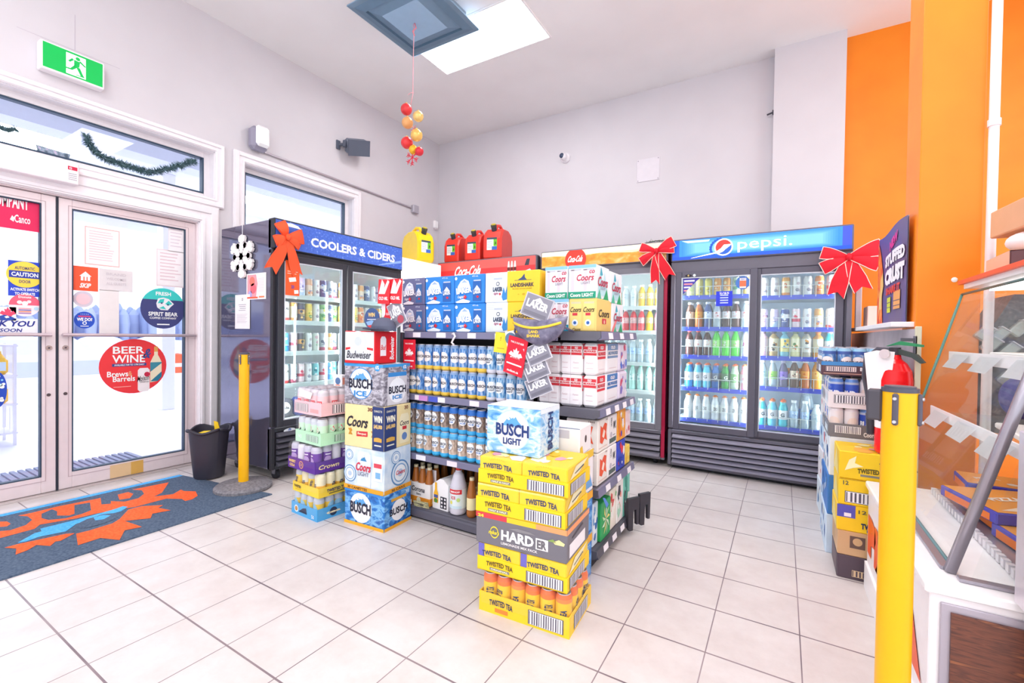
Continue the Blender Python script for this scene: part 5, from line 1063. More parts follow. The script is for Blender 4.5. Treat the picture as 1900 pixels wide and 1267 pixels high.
carton('beer_pack', 'white pack with black lettering in the second layer of the base shelf', (1.99, 1.72, .325) if False else (2.0, 1.924, .10), 0, (.178, .11, .25), 'F4F1EE', None, a_wild(('3A3844', 'F07A6A', 'F8F4F2', 'A8D8C0'), 14, 7), group=ge)
carton('beer_pack', 'teal green pack low at the far end of the base shelf', (2.0, 2.04, .10), 0, (.18, .12, .26), '7FD0BE', None, a_wild(('F4F8F4', '3A9A86', '2F2E3A'), 16), group=ge)

# ================================================================ stacks of cases in front of the shelving
gs = 'stacked beer cases by the shelving'
cx, cy, ca = .655, 1.275, R_(3)
def st(z, dx=0, dy=0): return (cx+dx, cy+dy, z)
carton('beer_case', 'deep blue mountain beer case with yellow base edge, bottom of the case stack', st(0, .01), ca, (.325, .235, .212), DEEP, lambda p: [a_busch(None, 'E9F0F8', None, '26263A', cx=.42, r=.40, size=.32, w=.52)(p), p.rect(0, 0, 1, .09, 'F2AE2A', 5), p.rect(0, .94, 1, 1, '3A8AD8', 2)],
       lambda p: [p.rect(.12, .08, .9, .84, 'F2ECDA', 1) if False else p.poly(((.16, .10), (.16, .74), (.26, .86), (.78, .86), (.88, .74), (.88, .10)), DEEP, 1), p.disc(.52, .46, .30, 'F4F2F6', 2), p.text('BUSCH', .52, .46, .20, '26263A', .66, bold=.04), p.rect(.24, .76, .8, .84, 'E2A83A', 3), p.rect(0, 0, 1, .09, 'F2AE2A', 5), p.text('30', .84, .90, .1, 'DCEBFA', .14)], group=gs)
def rings(p, pts):
    for a, b_, r in pts:
        for k, (q, c) in enumerate(((1, '5A8CC0'), (.88, 'DCE8F4'), (.72, '7FA8D4'), (.62, 'EEF4FA'), (.3, 'B8CCE4'))): p.disc(a, b_, r*q, c, 2+k*.5, n=28)
carton('beer_case', 'silver blue light beer case with speaker rings, second in the case stack', st(.212, 0, .005), ca, (.325, .235, .262), pattern('silver_blue_print', [(0.35, 'B8D2EC'), (0.6, 'E6EFF8'), (0.75, 'D0E0F2')], 9, 5, .4),
       lambda p: [rings(p, ((.13, .80, .12), (.15, .36, .20))), p.rect(0, 0, 1, .10, 'F2A62A', 6), p.text('30 CANETTES', .35, .05, .06, '5A3A1A', .5, l=8), p.poly(((.34, .12), (.34, .86), (.40, .92), (.62, .92), (.68, .86), (.68, .12)), 'E0E8F2', 3), mtn(p, .5, .70, .08, .14, 'F4F8FC', '3A8ABF', 4), p.text('Coors', .50, .56, .20, 'D0304A', .38, shear=.2, bold=.03, l=7), p.text('LIGHT', .5, .40, .10, '8A92A6', .28, l=7), p.rect(.74, .30, .97, .86, 'F6F6FA', 4), p.rect(.76, .60, .95, .70, 'D84A5A', 5), p.rect(.80, .36, .92, .5, '7AB0DC', 5)],
       lambda p: [rings(p, ((.42, .78, .15), (.58, .40, .30))), p.rect(0, 0, 1, .10, 'F2A62A', 6), p.text('30 CANS', .5, .05, .06, '5A3A1A', .5, l=8), p.text('Coors', .58, .42, .10, 'D0304A', .34, shear=.2, l=7)], group=gs)
def a_coors(p):
    p.text('30', .66, .92, .09, '7A3A30', .12, bold=.03); p.text('Coors', .34, .60, .26, '2E2A36', .54, bold=.03, shear=.25); p.poly(((.32, .26), (.60, .28), (.60, .40), (.32, .38)), 'D23038', 2); p.text('Banquet', .46, .33, .07, 'F9EAD0', .22, shear=.2)
    for x in (.16, .74): p.poly(((x-.05, .28), (x-.02, .36), (x-.06, .42), (x+.02, .44), (x+.05, .38), (x+.02, .34), (x+.06, .28)), 'C88A2A', 2)
def a_win(p, a0, a1, l=3):
    p.rect(a0, 0, a1, 1, '2A3B72', l); c = (a0+a1)/2; w = a1-a0; p.text('CHANCE TO', c, .90, .05, 'E8E4D0', w*.7, l=l+2); p.text('WIN', c, .72, .15, 'FBF3DC', w*.72, bold=.05, l=l+2); p.text('$45,000', c, .54, .11, 'E8C27A', w*.74, bold=.05, l=l+2)
    p.poly(((c-w*.34, .28), (c-w*.1, .30), (c+w*.1, .30), (c+w*.34, .28), (c+w*.34, .20), (c-w*.34, .20)), 'D8A84A', l+2); p.rect(c-w*.3, .1, c+w*.3, .13, 'E8E4D0', l+2)
carton('beer_case', 'cream banquet beer case with navy win panels, middle of the case stack', st(.474, .002, .0), ca, (.325, .235, .258), 'F1DCA2', lambda p: [a_coors(p), a_win(p, .72, 1)],
       lambda p: [a_win(p, 0, .44), p.poly(((.56, .08), (.56, .70), (.62, .78), (.86, .78), (.92, .70), (.92, .08)), 'F8EBC4', 2), p.text('Coors', .74, .56, .12, '2E2A36', .34, shear=.25), p.rect(.66, .40, .82, .48, 'D23038', 3), p.disc(.74, .24, .09, '6A8AC0', 3), p.text('30', .8, .92, .09, '7A3A30', .14)], group=gs)
carton('beer_case', 'grey rock ice beer case with blue top strip, fourth in the case stack', st(.732, -.004, .0), ca, (.318, .235, .250), ROCK, a_busch(None, '3A8AD0', 'ICE', '26263A', '2F8AD0', cx=.44, r=.36, size=.24, w=.60, strip='3A9ADC'),
       lambda p: [p.poly(((.16, .02), (.16, .70), (.26, .80), (.78, .80), (.88, .70), (.88, .02)), 'D8D4DA', 1), p.rect(.18, .70, .86, .80, '3A8AD0', 2), p.disc(.52, .36, .30, 'F4F4F8', 2), p.text('BUSCH', .52, .38, .18, '26263A', .64, bold=.04), p.text('ICE', .52, .20, .10, '2F8AD0', .36, bold=.04), p.rect(0, .93, 1, 1, '3A9ADC', 2), p.disc(.78, .92, .09, '3A9ADC', 3), p.text('6%', .78, .92, .09, 'FFFFFF', .12, l=5), p.text('6%', .52, .66, .09, 'FFFFFF', .14, l=5)], group=gs)
def a_bud(p):
    p.rect(.02, .06, .98, .97, 'EDEFF4', 1); p.disc(.46, .66, .34, 'D8DEE8', 2, n=30); p.disc(.46, .66, .27, 'EDEFF4', 3, n=30); p.disc(.46, .68, .14, 'CBD2DE', 4); p.text('Budweiser', .5, .27, .24, '2A2A38', .80, shear=.2, bold=.01, l=6); p.poly(((.04, .40), (.2, .44), (.2, .50), (.04, .48)), 'DC2A32', 4); p.poly(((.96, .40), (.76, .44), (.76, .50), (.96, .48)), 'DC2A32', 4); p.rect(.02, .06, .98, .09, 'DC2A32', 3)
def a_bud_side(p):
    p.poly(((.24, .2), (.24, .76), (.30, .84), (.44, .84), (.50, .76), (.50, .2)), 'F4F0F4', 2); p.text('Bud', .37, .5, .16, 'DC2A32', .2, shear=.2); p.rect(.24, .2, .5, .24, 'DC2A32', 3); p.text('Budweiser', .76, .48, .20, 'FFFFFF', .72*p.h/p.w, rot=1.5708, bold=.02, shear=.1)
carton('beer_case', 'red and silver beer case on top of the case stack', (.668, 1.262, .983), R_(6), (.235, .20, .196), 'E2202A', a_bud, a_bud_side, group=gs)
# tray stack beside it
cT = {'blue': can_mesh(.140, .033, 'E8C03A', [(0, .22, '6FB4DC'), (.8, 1, 'BFC4D0')], None, lambda p: [p.disc(.5, .5, .32, '8ABEDC', 1), p.poly(((.36, .38), (.64, .56), (.66, .64), (.36, .48)), 'D8602A', 2)]),
      'yellow': can_mesh(.140, .033, 'F6CF4A', [(.82, 1, 'C9CCD6')], None, lambda p: p.text('TWISTED', .5, .5, .14, NAVY, .6, rot=1.3, bold=.04)), 'yellow2': can_mesh(.140, .033, 'F0E6C4', [(.0, .5, 'F2B83A')], None, lambda p: p.text('TEA', .5, .5, .2, NAVY, .3, rot=1.4, bold=.04)),
      'purple': can_mesh(.157, .033, '6A3A9C', [(.84, 1, 'C9C4D6')], None, lambda p: [p.disc(.5, .45, .2, 'B89AD0', 1), p.rect(.3, .7, .7, .76, 'E8E0F0', 1)]), 'silver': can_mesh(.157, .033, 'E4DEEA', [(.0, .2, '8A6AB0')]),
      'mint': can_mesh(.157, .033, 'CDEFD0', [(.84, 1, 'D2D6DC')], None, lambda p: [p.poly(((.3, .2), (.6, .5), (.72, .36), (.5, .15)), '3F8A4E', 1), p.poly(((.28, .62), (.5, .8), (.62, .6), (.46, .52)), 'E8747A', 1), p.poly(((.5, .45), (.7, .62), (.74, .5)), '2A4A36', 2)]),
      'pink': can_mesh(.157, .033, 'F4C9CD', [(.84, 1, 'DCD2D8')], None, lambda p: [p.rect(.28, .3, .72, .6, 'E2434A', 1), p.text('W', .5, .45, .2, 'FFFFFF', .3)])}
gt = 'shrink wrapped trays beside the case stack'
ta = R_(-3.5)
def trayT(z, dx, dy, h, ht, ink, cans, art, ra, label, w=.285, d=.40, rz=ta): return tag(tray('drink_tray', label, (.250+dx, 1.190+dy, z), rz, (w, d, h), ht, ink, [cT[c] for c in cans], 4, 6, art, ra), None, None, gt)
oval = lambda bg, ink, word: (lambda p: [p.disc(.28, .5, .36, ink, 1), p.text(word, .28, .5, .2, bg, .26, shear=.1, bold=.04), p.disc(.76, .5, .26, 'F2E6C0', 1), p.poly(((.70, .4), (.82, .55), (.80, .62), (.70, .5)), 'C8402A', 2)])
trayT(0, .006, 0, .143, .075, '4FA8E0', ('blue',), lambda p: [p.poly(((.28, .3), (.46, .7), (.58, .8), (.62, .3)), '23304E', 2), p.disc(.2, .5, .3, 'E8F2FA', 1), p.disc(.2, .5, .2, 'C88A3A', 2), p.text('50', .84, .3, .3, 'E8F2FA', .1)], oval('F4E6C0', '23304E', 'tea'), 'sky blue tray of yellow cans, bottom of the tray stack')
trayT(.145, .012, .004, .148, .06, 'F8D23E', ('yellow', 'yellow2'), lambda p: [p.text('TWISTED', .2, .58, .3, '6A5A2A', .28, bold=.04), p.rect(.1, .2, .34, .34, 'E0B42A', 1)], lambda p: [p.text('TWISTED TEA', .32, .56, .34, NAVY, .36, bold=.04), p.rect(.18, .16, .48, .32, '8A7A3A', 1)], 'yellow tray of iced tea cans, second in the tray stack')
trayT(.296, -.016, -.012, .165, .07, '5B2F93', ('purple', 'silver', 'purple'), lambda p: [p.text('WHISKY', .17, .66, .26, 'F0C87A', .26, bold=.05), p.text('COLA', .17, .3, .26, 'F0C87A', .2, bold=.05), p.disc(.5, .5, .34, 'E8A86A', 1), p.disc(.5, .5, .26, '5B2F93', 2), p.text('CR', .5, .5, .26, 'E8A86A', .1)], lambda p: [p.text('Crown', .24, .5, .4, 'F0D8A0', .36, shear=.3), p.text('WHISKY', .72, .62, .34, 'F2B65A', .4, bold=.05)], 'purple tray of silver and purple cans, third in the tray stack', w=.30)
trayT(.468, .036, .004, .175, .075, 'BFF0C8', ('mint',), lambda p: [p.bars(.45, .25, .9, .75, back='E8FAEC', ink='5A8A6A'), p.text('NU', .2, .5, .3, 'F2FFF4', .14)], lambda p: p.bars(.25, .2, .6, .75, back='E8FAEC', ink='5A8A6A'), 'mint green tray of cans, fourth in the tray stack', w=.275)
t = trayT(.652, .028, .0, .165, .08, 'F7C6CB', ('pink',), lambda p: [p.bars(.06, .2, .52, .8, back='FBEDEE', ink='7A6A72'), p.rect(.6, .2, .9, .5, 'F4A8A8', 1)], lambda p: p.bars(.2, .15, .8, .8, back='FBEDEE', ink='7A6A72'), 'pink tray of red and pink cans on top of the tray stack', w=.295)
b = MB(); b.slab([(0, 0), (.13, -.01), (.15, .03), (.02, .045)], (.06, -.006, .11), (1, 0, 0), (0, 0, 1), (0, -1, 0), .002, 'FFF6F6'); b.build('torn_label', t)
b = MB(); b.box(.655, 1.30, .80, .73, 1.36, .875, 'F6F2F2', .004) if False else None
carton('small_carton', 'little white carton standing on the pink tray', (.475, 1.33, .818), R_(5), (.075, .06, .075), 'F7F2F4', lambda p: [p.disc(.55, .5, .3, '5A7AA8', 1), p.rect(.3, .1, .8, .2, 'F2A08A', 1)], lambda p: p.rect(.1, .2, .9, .8, 'F2A08A', 1))

# ---- yellow tea cases at the corner of the shelving
ty, tr = (1.882, .988), R_(3.5)
cTea = can_mesh(.157, .033, 'FAC92E', [(.0, .12, 'F6B81E'), (.86, 1, 'F07A3A')], 'E8703A', lambda p: [p.text('TWISTED TEA', .5, .48, .26, NAVY, .7, rot=1.45, bold=.04), p.rect(.3, .06, .44, .3, 'F0863A', 1)])
cTea2 = can_mesh(.157, .033, 'F7C02A', [(.0, .3, 'E8E6F0'), (.88, 1, 'F08A4A')], 'E8703A', lambda p: [p.text('TEA', .5, .55, .2, NAVY, .4, rot=1.5, bold=.04), p.disc(.5, .2, .12, 'C9D4F0', 1)])
gt2 = 'yellow tea cases at the shelving corner'
def tp(dx, dy, z): return (ty[0]+dx, ty[1]+dy, z)
tag(tray('drink_tray', 'yellow tray of orange topped tea cans, bottom of the yellow stack', tp(0, 0, 0), tr, (.405, .272, .170), .082, 'FBCE2C', [cTea, cTea, cTea2], 6, 4, lambda p: [p.text('TWISTED TEA', .26, .62, .30, NAVY, .27, bold=.025, bend=.2), p.rect(.19, .14, .34, .34, 'E8863A', 2), p.bars(.58, .14, .93, .80)], lambda p: p.bars(.2, .14, .8, .8)), None, None, gt2)
def teacase(label, z, dx, dy, purple=False, h=.113, banner='HALF & HALF'):
    t = thing('tea_case', label, 'drink case', tp(dx, dy, z), tr, gt2); Yc = 'FBD11E'; ht = h*.52
    for k in range(2):
        b = MB(); b.box(.004+.199*k, .004, .003, .201+.199*k, .268, h, Yc, .004); o = b.build('inner_carton', t); g = MB()
        p = Print(g, (.004+.199*k, .004, 0), (1, 0, 0), (0, 0, 1), .197, h); c = .5-(.06 if k == 0 else 0)
        for j in range(9): a = R_(20+17.5*j); p.poly(((c+.14*math.cos(a), .86+.06*math.sin(a)), (c+.2*math.cos(a), .86+.12*math.sin(a)), (c+.19*math.cos(a+.12), .86+.115*math.sin(a+.12))), 'DFAE0A', 2)
        p.text('TWISTED TEA', c, .70, .19, NAVY, .70, bold=.035, bend=.25)
        if purple: p.rect(0, .5, .14, 1, '6A62C0', 2)
        p = Print(g, (.004+.199*k, .004, h), (1, 0, 0), (0, 1, 0), .197, .264); a_wild(('FFF2B0', 'F4EEE6', 'E8A0B0', 'F6C21A'), 7+k)(p); g.build('print', o)
    b = MB(); b.box(0, 0, 0, .405, .004, ht, Yc); b.box(0, .268, 0, .405, .272, ht, Yc); b.box(0, .004, 0, .004, .268, ht, Yc); b.box(.401, .004, 0, .405, .268, ht, Yc); b.box(0, 0, 0, .405, .272, .003, Yc); o = b.build('tray', t)
    g = MB(); p = Print(g, (0, 0, 0), (1, 0, 0), (0, 0, 1), .405, ht); p.text('TWISTED TEA', .265, .66, .34, '5A4A2A', .31, bold=.03, bend=.25); p.rect(.15, .16, .38, .36, '8A8378', 2); p.text(banner, .265, .26, .12, 'F6EED0', .2, bold=.03); p.bars(.58, .12, .95, .82)
    p = Print(g, (.405, 0, 0), (0, 1, 0), (0, 0, 1), .272, ht); p.bars(.1, .1, .75, .85); g.build('print', o)
    g = MB(); p = Print(g, (.4012, 0, 0), (0, 1, 0), (0, 0, 1), .272, h); p.poly(((.1, .55), (.5, .60), (.92, .95), (.35, .92)), 'FCF3C4', 2); p.poly(((.3, .66), (.72, .74), (.7, .8), (.3, .70)), '4A4450', 3); g.build('side_print', t)
    b = MB(); b.box(-.001, -.001, h*.5, .406, .273, h+.0004, FILM, .008); b.build('shrink_wrap', t); return t
teacase('yellow tea case with purple tabs, just above the tray of tea cans', .172, -.012, .0, True, .112, 'ORIGINAL')
def a_mike(p):
    p.rect(0, .84, .36, 1, 'E2404A', 1); p.rect(.36, .84, .68, 1, 'F6C62E', 1); p.rect(.68, .84, 1, 1, 'F2A06A', 1)
    p.text('24', .06, .90, .10, 'F6D84A', .07, bold=.05, l=4) ; p.disc(.22, .44, .15, 'F4DC3A', 2, .19); p.disc(.22, .44, .13, '6E6A70', 3, .15); p.text("mike's", .22, .44, .13, 'F4DC3A', .12, shear=.2, bold=.03, l=5)
    p.text('HARD', .48, .42, .32, 'FAF6F6', .36, bold=.04); p.rect(.68, .24, .81, .58, 'FAF6F6', 2); p.text('ER', .745, .41, .26, '6E6A70', .10, bold=.04, l=5); p.text('LEMONADE MIX PACK', .50, .16, .08, 'F0EAEA', .40, bold=.02)
    p.poly(((.38, .66), (.48, .72), (.62, .70), (.68, .64), (.5, .62)), '8A868A', 2); p.poly(((.86, .58), (.92, .68), (.98, .60), (.97, .52), (.88, .52)), 'E8E0A0', 3); p.poly(((.80, .58), (.86, .66), (.9, .56)), '8FA85A', 3)
carton('drink_case', 'grey hard lemonade mix case between the yellow tea cases', tp(-.022, .0, .285), tr, (.412, .272, .132), '75717A', a_mike, lambda p: [p.rect(.1, .1, .8, .5, 'F4F0F4', 1), p.poly(((.2, .6), (.7, .7), (.66, .78), (.2, .66)), '4A4450', 2), p.rect(.0, .84, 1, 1, 'F2A06A', 1)], group=gt2, cat='drink case')
teacase('yellow tea case just below the topmost yellow case', .417, -.024, .0, False, .122)
teacase('topmost yellow tea case under the light blue beer case', .540, -.016, .004, False, .112)
carton('beer_case', 'light blue mountain beer case lying on top of the yellow tea cases', (1.850, 1.075, .655), R_(1), (.262, .20, .203), ICE, a_busch(None, 'BFDDF6', 'LIGHT', '243A78', cx=.5, r=.40, size=.26, w=.62),
       lambda p: [p.text('BUSCH', .5, .5, .24, '243A78', .8*p.h/p.w, rot=1.5708, bold=.04), p.rect(.02, .9, .98, 1, 'E6F0FA', 1)], ta=lambda p: p.poly(((0, 0), (1, 0), (1, 1), (0, 1)), 'F2F2F8', 1), group=gs)
# second stack between the tea and the shelving
for k, (z, h, c, s, lb) in enumerate(((0, .21, DEEP, 'F2AE2A', 'lowest blue beer case with yellow edge behind the tea stack'), (.211, .21, DEEP, 'F2AE2A', 'upper blue beer case with yellow edge behind the tea stack'), (.422, .20, 'F4EFF2', 'F2C63A', 'white and yellow case behind the tea stack'))):
    carton('beer_case', lb, (1.90, 1.296, z), 0, (.285, .215, h), c, None, lambda p, s=s: [p.rect(0, .82, 1, 1, s, 1), p.rect(.1, .1, .5, .7, 'E6EEF8', 1), p.poly(((.5, .1), (.7, .6), (.95, .1)), '6AA4DC', 2)], group=gs)
t = carton('drink_carton', 'white carton with a hand hole and yellow bottle print behind the light blue case', (2.03, 1.300, .625), R_(4), (.165, .17, .125), 'FAF5F6', lambda p: [p.poly(((.10, .02), (.10, .5), (.16, .7), (.22, .7), (.28, .5), (.28, .02)), 'F4B03A', 1), p.rect(.4, .6, .7, .9, 'CFC8D0', 1), p.rect(.0, .97, 1, 1, '7A86A8', 1)], lambda p: [p.disc(.5, .52, .12, '5A4A4A', 1, .14), p.poly(((.02, .02), (.02, .3), (.2, .34), (.3, .02)), 'F4C62E', 2)])
# ================================================================ bows, tags and decorations
def bow(name, label, loc, rz, loops, tails, ink, trim, B=.035):
    """loops: (angle, length, half width); tails: (angle, length, half width, bend)"""
    t = thing(name, label, 'bow', loc, rz); I = pattern('velvet_'+ink, [(0.35, ink), (0.65, ink)], 40, 3, .75); Tm = mat(trim, .5)
    for an, L, hw in loops:
        a = R_(an); d = Vector((math.cos(a), 0, math.sin(a))); q = Vector((-math.sin(a), 0, math.cos(a))); b = MB(); n = 9
        rows = []
        for i in range(n):
            s = i/(n-1); w = hw*(.22+.78*min(1, s*1.25)**.8); rows.append([d*(L*s)+q*(w*tt)+Vector((0, -(.012+B*math.sin(math.pi*min(s, .93)))*(1-.25*tt*tt), 0)) for tt in (-1, -.5, 0, .5, 1)])
        back = [[p*1.0+Vector((0, -p.y*.8, 0)) for p in r] for r in rows]
        b.grid(rows, I); b.grid(back, I); b.grid([[rows[i][0], back[i][0]] for i in range(n)], I); b.grid([[rows[i][-1], back[i][-1]] for i in range(n)], I); b.grid([rows[-1], back[-1]], I)
        b.build('loop', t); b = MB()
        for k in (0, -1): b.tube([r[k] for r in rows], .0028, Tm, 6)
        b.tube(rows[-1], .0025, Tm, 6); b.build('wire_edge', t)
    for an, L, hw, bend in tails:
        a = R_(an); d = Vector((math.cos(a), 0, math.sin(a))); q = Vector((-math.sin(a), 0, math.cos(a))); b = MB(); n = 9; rows = []
        for i in range(n):
            s = i/(n-1); w = hw*(.5+.5*min(1, s*1.6)); off = q*(bend*s*s)
            r = [d*(L*s)+off+q*(w*tt)+Vector((0, -.014-.012*math.sin(5*s), 0)) for tt in (-1, -.5, 0, .5, 1)]
            if i == n-1: r = [p-d*(L*.13*(1-abs(tt))) for p, tt in zip(r, (-1, -.5, 0, .5, 1))]
            rows.append(r)
        b.grid(rows, I); b.grid([[p+Vector((0, .003, 0)) for p in r] for r in rows], I); b.build('tail', t); b = MB()
        for k in (0, -1): b.tube([r[k] for r in rows], .0026, Tm, 6)
        b.build('wire_edge', t)
    b = MB(); b.ball((0, -.03, 0), .024, I, sc=(.8, .9, 1.1)); b.build('knot', t); return t
q = at(1220, 467, y=3.585)
bow('velvet_bow', 'red velvet bow hung between the golden topped and blue topped coolers', (q.x, 3.571, q.z), 0, ((162, .155, .040), (212, .165, .042), (28, .165, .050), (5, .15, .040)), ((262, .29, .040, .03), (292, .27, .048, .02)), 'E3122A', 'FBD9C8')
q = at(1574, 478, y=3.585)
bow('velvet_bow', 'wide red velvet bow on the blue topped cooler by the orange wall', (q.x, 3.570, q.z), 0, ((165, .175, .045), (205, .18, .048), (18, .20, .058), (-20, .19, .05)), ((252, .30, .055, .02), (286, .27, .055, .02)), 'E3122A', 'FBE4D8')
q = at(528, 441, x=-.35)
bow('fabric_bow', 'orange red ribbon bow on the corner of the cider cooler', (-.336, q.y, q.z), CR, ((118, .12, .045), (205, .10, .04), (12, .14, .055), (340, .12, .04)), ((248, .30, .048, -.01), (286, .30, .042, .02)), 'F0562A', 'F0562A', .03)
b = MB(); rr = random.Random(2)
for k in range(60):
    c = Vector((1.87+.2*rr.random(), 3.62+.03*rr.random(), 2.03)); a = Vector((rr.uniform(-1, 1), rr.uniform(-.4, .4), rr.uniform(.0, .8))).normalized()*rr.uniform(.02, .045); w = a.orthogonal().normalized()*.003; b.add((c-w, c+w, c+a), ((0, 1, 2),), rr.choice(('2F5A3A', '4A7A4E', '6A5A3A')))
b.tube([(1.86, 3.63, 2.035), (1.95, 3.63, 2.045), (2.08, 3.63, 2.04)], .004, '3A4A34'); b.build('fir_sprig', label='sprig of green tinsel on top of the golden topped cooler behind the red bow', cat='sprig')
# snowflake and papers on the side of the cider cooler
t = thing('snowflake_ornament', 'chunky white snowflake ornament hanging on the side of the cider cooler', 'ornament', (-.766, 1.424, 1.765))
SN = mat('F7F0F0', .7); b = MB()
def arm(b, a, L, w):
    d = (math.cos(a), math.sin(a)); q = (-d[1], d[0])
    f = lambda s, c: (d[0]*s*L+q[0]*c*L, d[1]*s*L+q[1]*c*L)
    b.slab([f(0, -w), f(1, -w), f(1.04, 0), f(1, w), f(0, w)], (0, 0, 0), (1, 0, 0), (0, 0, 1), (0, -1, 0), .018, SN)
    for s0 in (.42, .74):
        for sg in (1, -1): b.slab([f(s0-.10, sg*w*.3), f(s0+.10, sg*w*.3), f(s0+.26, sg*.36*(1.3-s0)), f(s0+.14, sg*.50*(1.3-s0)), f(s0-.02, sg*.44*(1.3-s0))], (0, 0, 0), (1, 0, 0), (0, 0, 1), (0, -1, 0), .017, SN)
for k in range(6): arm(b, math.pi/2+k*math.pi/3, .168, .12)
b.build('flake', t); b = MB(); b.cyl((0, -.008, .17), (0, -.008, .272), .0025, 'F4F0F2', n=6); b.build('string', t)
YS = ((1, 0, 0), (0, 0, 1))
def a_flyer(p): p.poly(((.05, .06), (.05, .95), (.5, .95), (.58, .6), (.5, .06)), 'F4A0A8', 1); p.disc(.3, .7, .18, 'F07A6A', 2); p.disc(.36, .42, .2, 'F26A78', 2); p.disc(.2, .2, .14, 'B8A8DC', 2); p.rect(.05, .04, .6, .10, 'F0582A', 3); p.rect(.66, .06, .93, .12, 'F08A5A', 3); [p.rect(.6, .3+.06*k, .92, .32+.06*k, 'E6D0D6', 1) for k in range(9)]
decal('paper_flyer', ((-.722, 1.4285, 1.418), *YS), .27, .205, 'rect', 'FBF2F2', a_flyer, 'pink picture flyer taped to the side of the cider cooler', 'flyer', th=.0015)
def a_notice2(p): p.disc(.5, .86, .04, '4A4450', 1); p.disc(.5, .86, .025, 'F8F2F2', 2); [p.rect(.25+.04*(k % 3), .70-.055*k, .75-.03*(k % 2), .715-.055*k, '9A94A0', 1) for k in range(4)]; [p.rect(.14, .42-.035*k, .84-.06*(k % 3), .43-.035*k, 'CFC6CC', 1) for k in range(8)]
decal('paper_notice', ((-.885, 1.4265, 1.186), *YS), .215, .275, 'rect', 'F9F1F1', a_notice2, 'tall white notice taped low on the side of the cider cooler', 'notice', th=.0012)
# leaflet clipped to the first door of the cider cooler
def a_orange(p):
    p.text('WIN', .5, .86, .07, 'FBE4D4', .5, bold=.03); p.disc(.5, .93, .05, '8A4A9A', 2); [p.rect(.12, .68-.06*k, .88-.1*(k % 2), .70-.06*k, 'FBD0B8', 1) for k in range(2)]; p.poly(((.2, .50), (.7, .54), (.76, .42), (.26, .38)), 'F8F4EC', 3); p.text('20', .5, .25, .10, '6A4A9A', .24, bold=.04); p.poly(((.6, .16), (.92, .17), (.93, .07), (.62, .05)), 'F8F4EC', 3)
decal('hang_tag', ((-.341, 1.515, 1.452), (0, 1, 0), (0, 0, 1)), .115, .27, 'rect', 'EE5A24', a_orange, 'orange promotion tag hanging on the cider cooler door under the bow', 'tag', th=.003)
decal('maker_badge', ((-.374, 1.53, .37), (0, 1, 0), (0, 0, 1)), .10, .035, 'o', 'EEF2FA', lambda p: [p.disc(.5, .5, .42, '2A5AB0', 1, .42), p.text('true', .5, .5, .5, 'F4F6FC', .4, shear=.2)], 'small blue oval maker badge on the grille of the cider cooler', 'badge')
# hanging ornament under the vent
P = at(767, 45, z=3.768); Yo = P.y
def op(u, v): q = at(u, v, y=Yo); return (q.x, Yo, q.z)
t = thing('ball_garland', 'hanging garland of red and gold baubles with a red snowflake under the air vent', 'ornament', (0, 0, 0))
b = MB(); b.tube([op(767, 45), op(768, 60), op(767, 100), op(766, 175), op(762, 195)], .003, mat('F4A8B0', .6), 6); b.tube([op(769, 42), op(772, 52), op(766, 58), op(769, 66)], .006, mat('F08A98', .7), 6); b.tube([op(757, 176), op(762, 172), op(768, 172)], .003, 'F4B8BE', 6); b.build('string', t)
for u, v, r, c, rf in ((754, 203, .048, 'E03A3E', .3), (776, 216, .044, 'F0C87A', .15), (756, 228, .048, 'E8A86A', .3), (773, 251, .05, 'F0C068', .15), (755, 265, .05, 'E8383C', .35), (767, 278, .038, 'F4B82E', .15), (778, 281, .036, 'D82A38', .3)):
    b = MB(); c0 = op(u, v); m = mat(c, rf, .25 if rf < .2 else .05); b.ball(c0, r, m, 20, 14); b.cyl((c0[0], c0[1], c0[2]+r*.9), (c0[0], c0[1], c0[2]+r*1.15), r*.2, mat('E8C070', .3, .6), n=10); b.build('bauble', t)
c0 = Vector(op(765, 292)); b = MB(); RD = mat('E22A44', .4)
for k in range(6):
    a = math.pi/2+k*math.pi/3; d = Vector((math.cos(a), 0, math.sin(a))); q = Vector((-math.sin(a), 0, math.cos(a))); b.tube([c0, c0+d*.062], .004, RD, 6)
    for s in (.55, .82):
        for sg in (1, -1): b.tube([c0+d*.062*s, c0+d*.062*(s+.3)+q*sg*.018], .003, RD, 5)
b.build('snowflake', t)
b = MB()
for k in range(6):
    a = k*math.pi/3; c1 = Vector(op(768, 240)); b.tube([c1, c1+Vector((math.cos(a), 0, math.sin(a)))*.035], .003, mat('E87A7A', .4), 5)
b.build('snowflake', t)
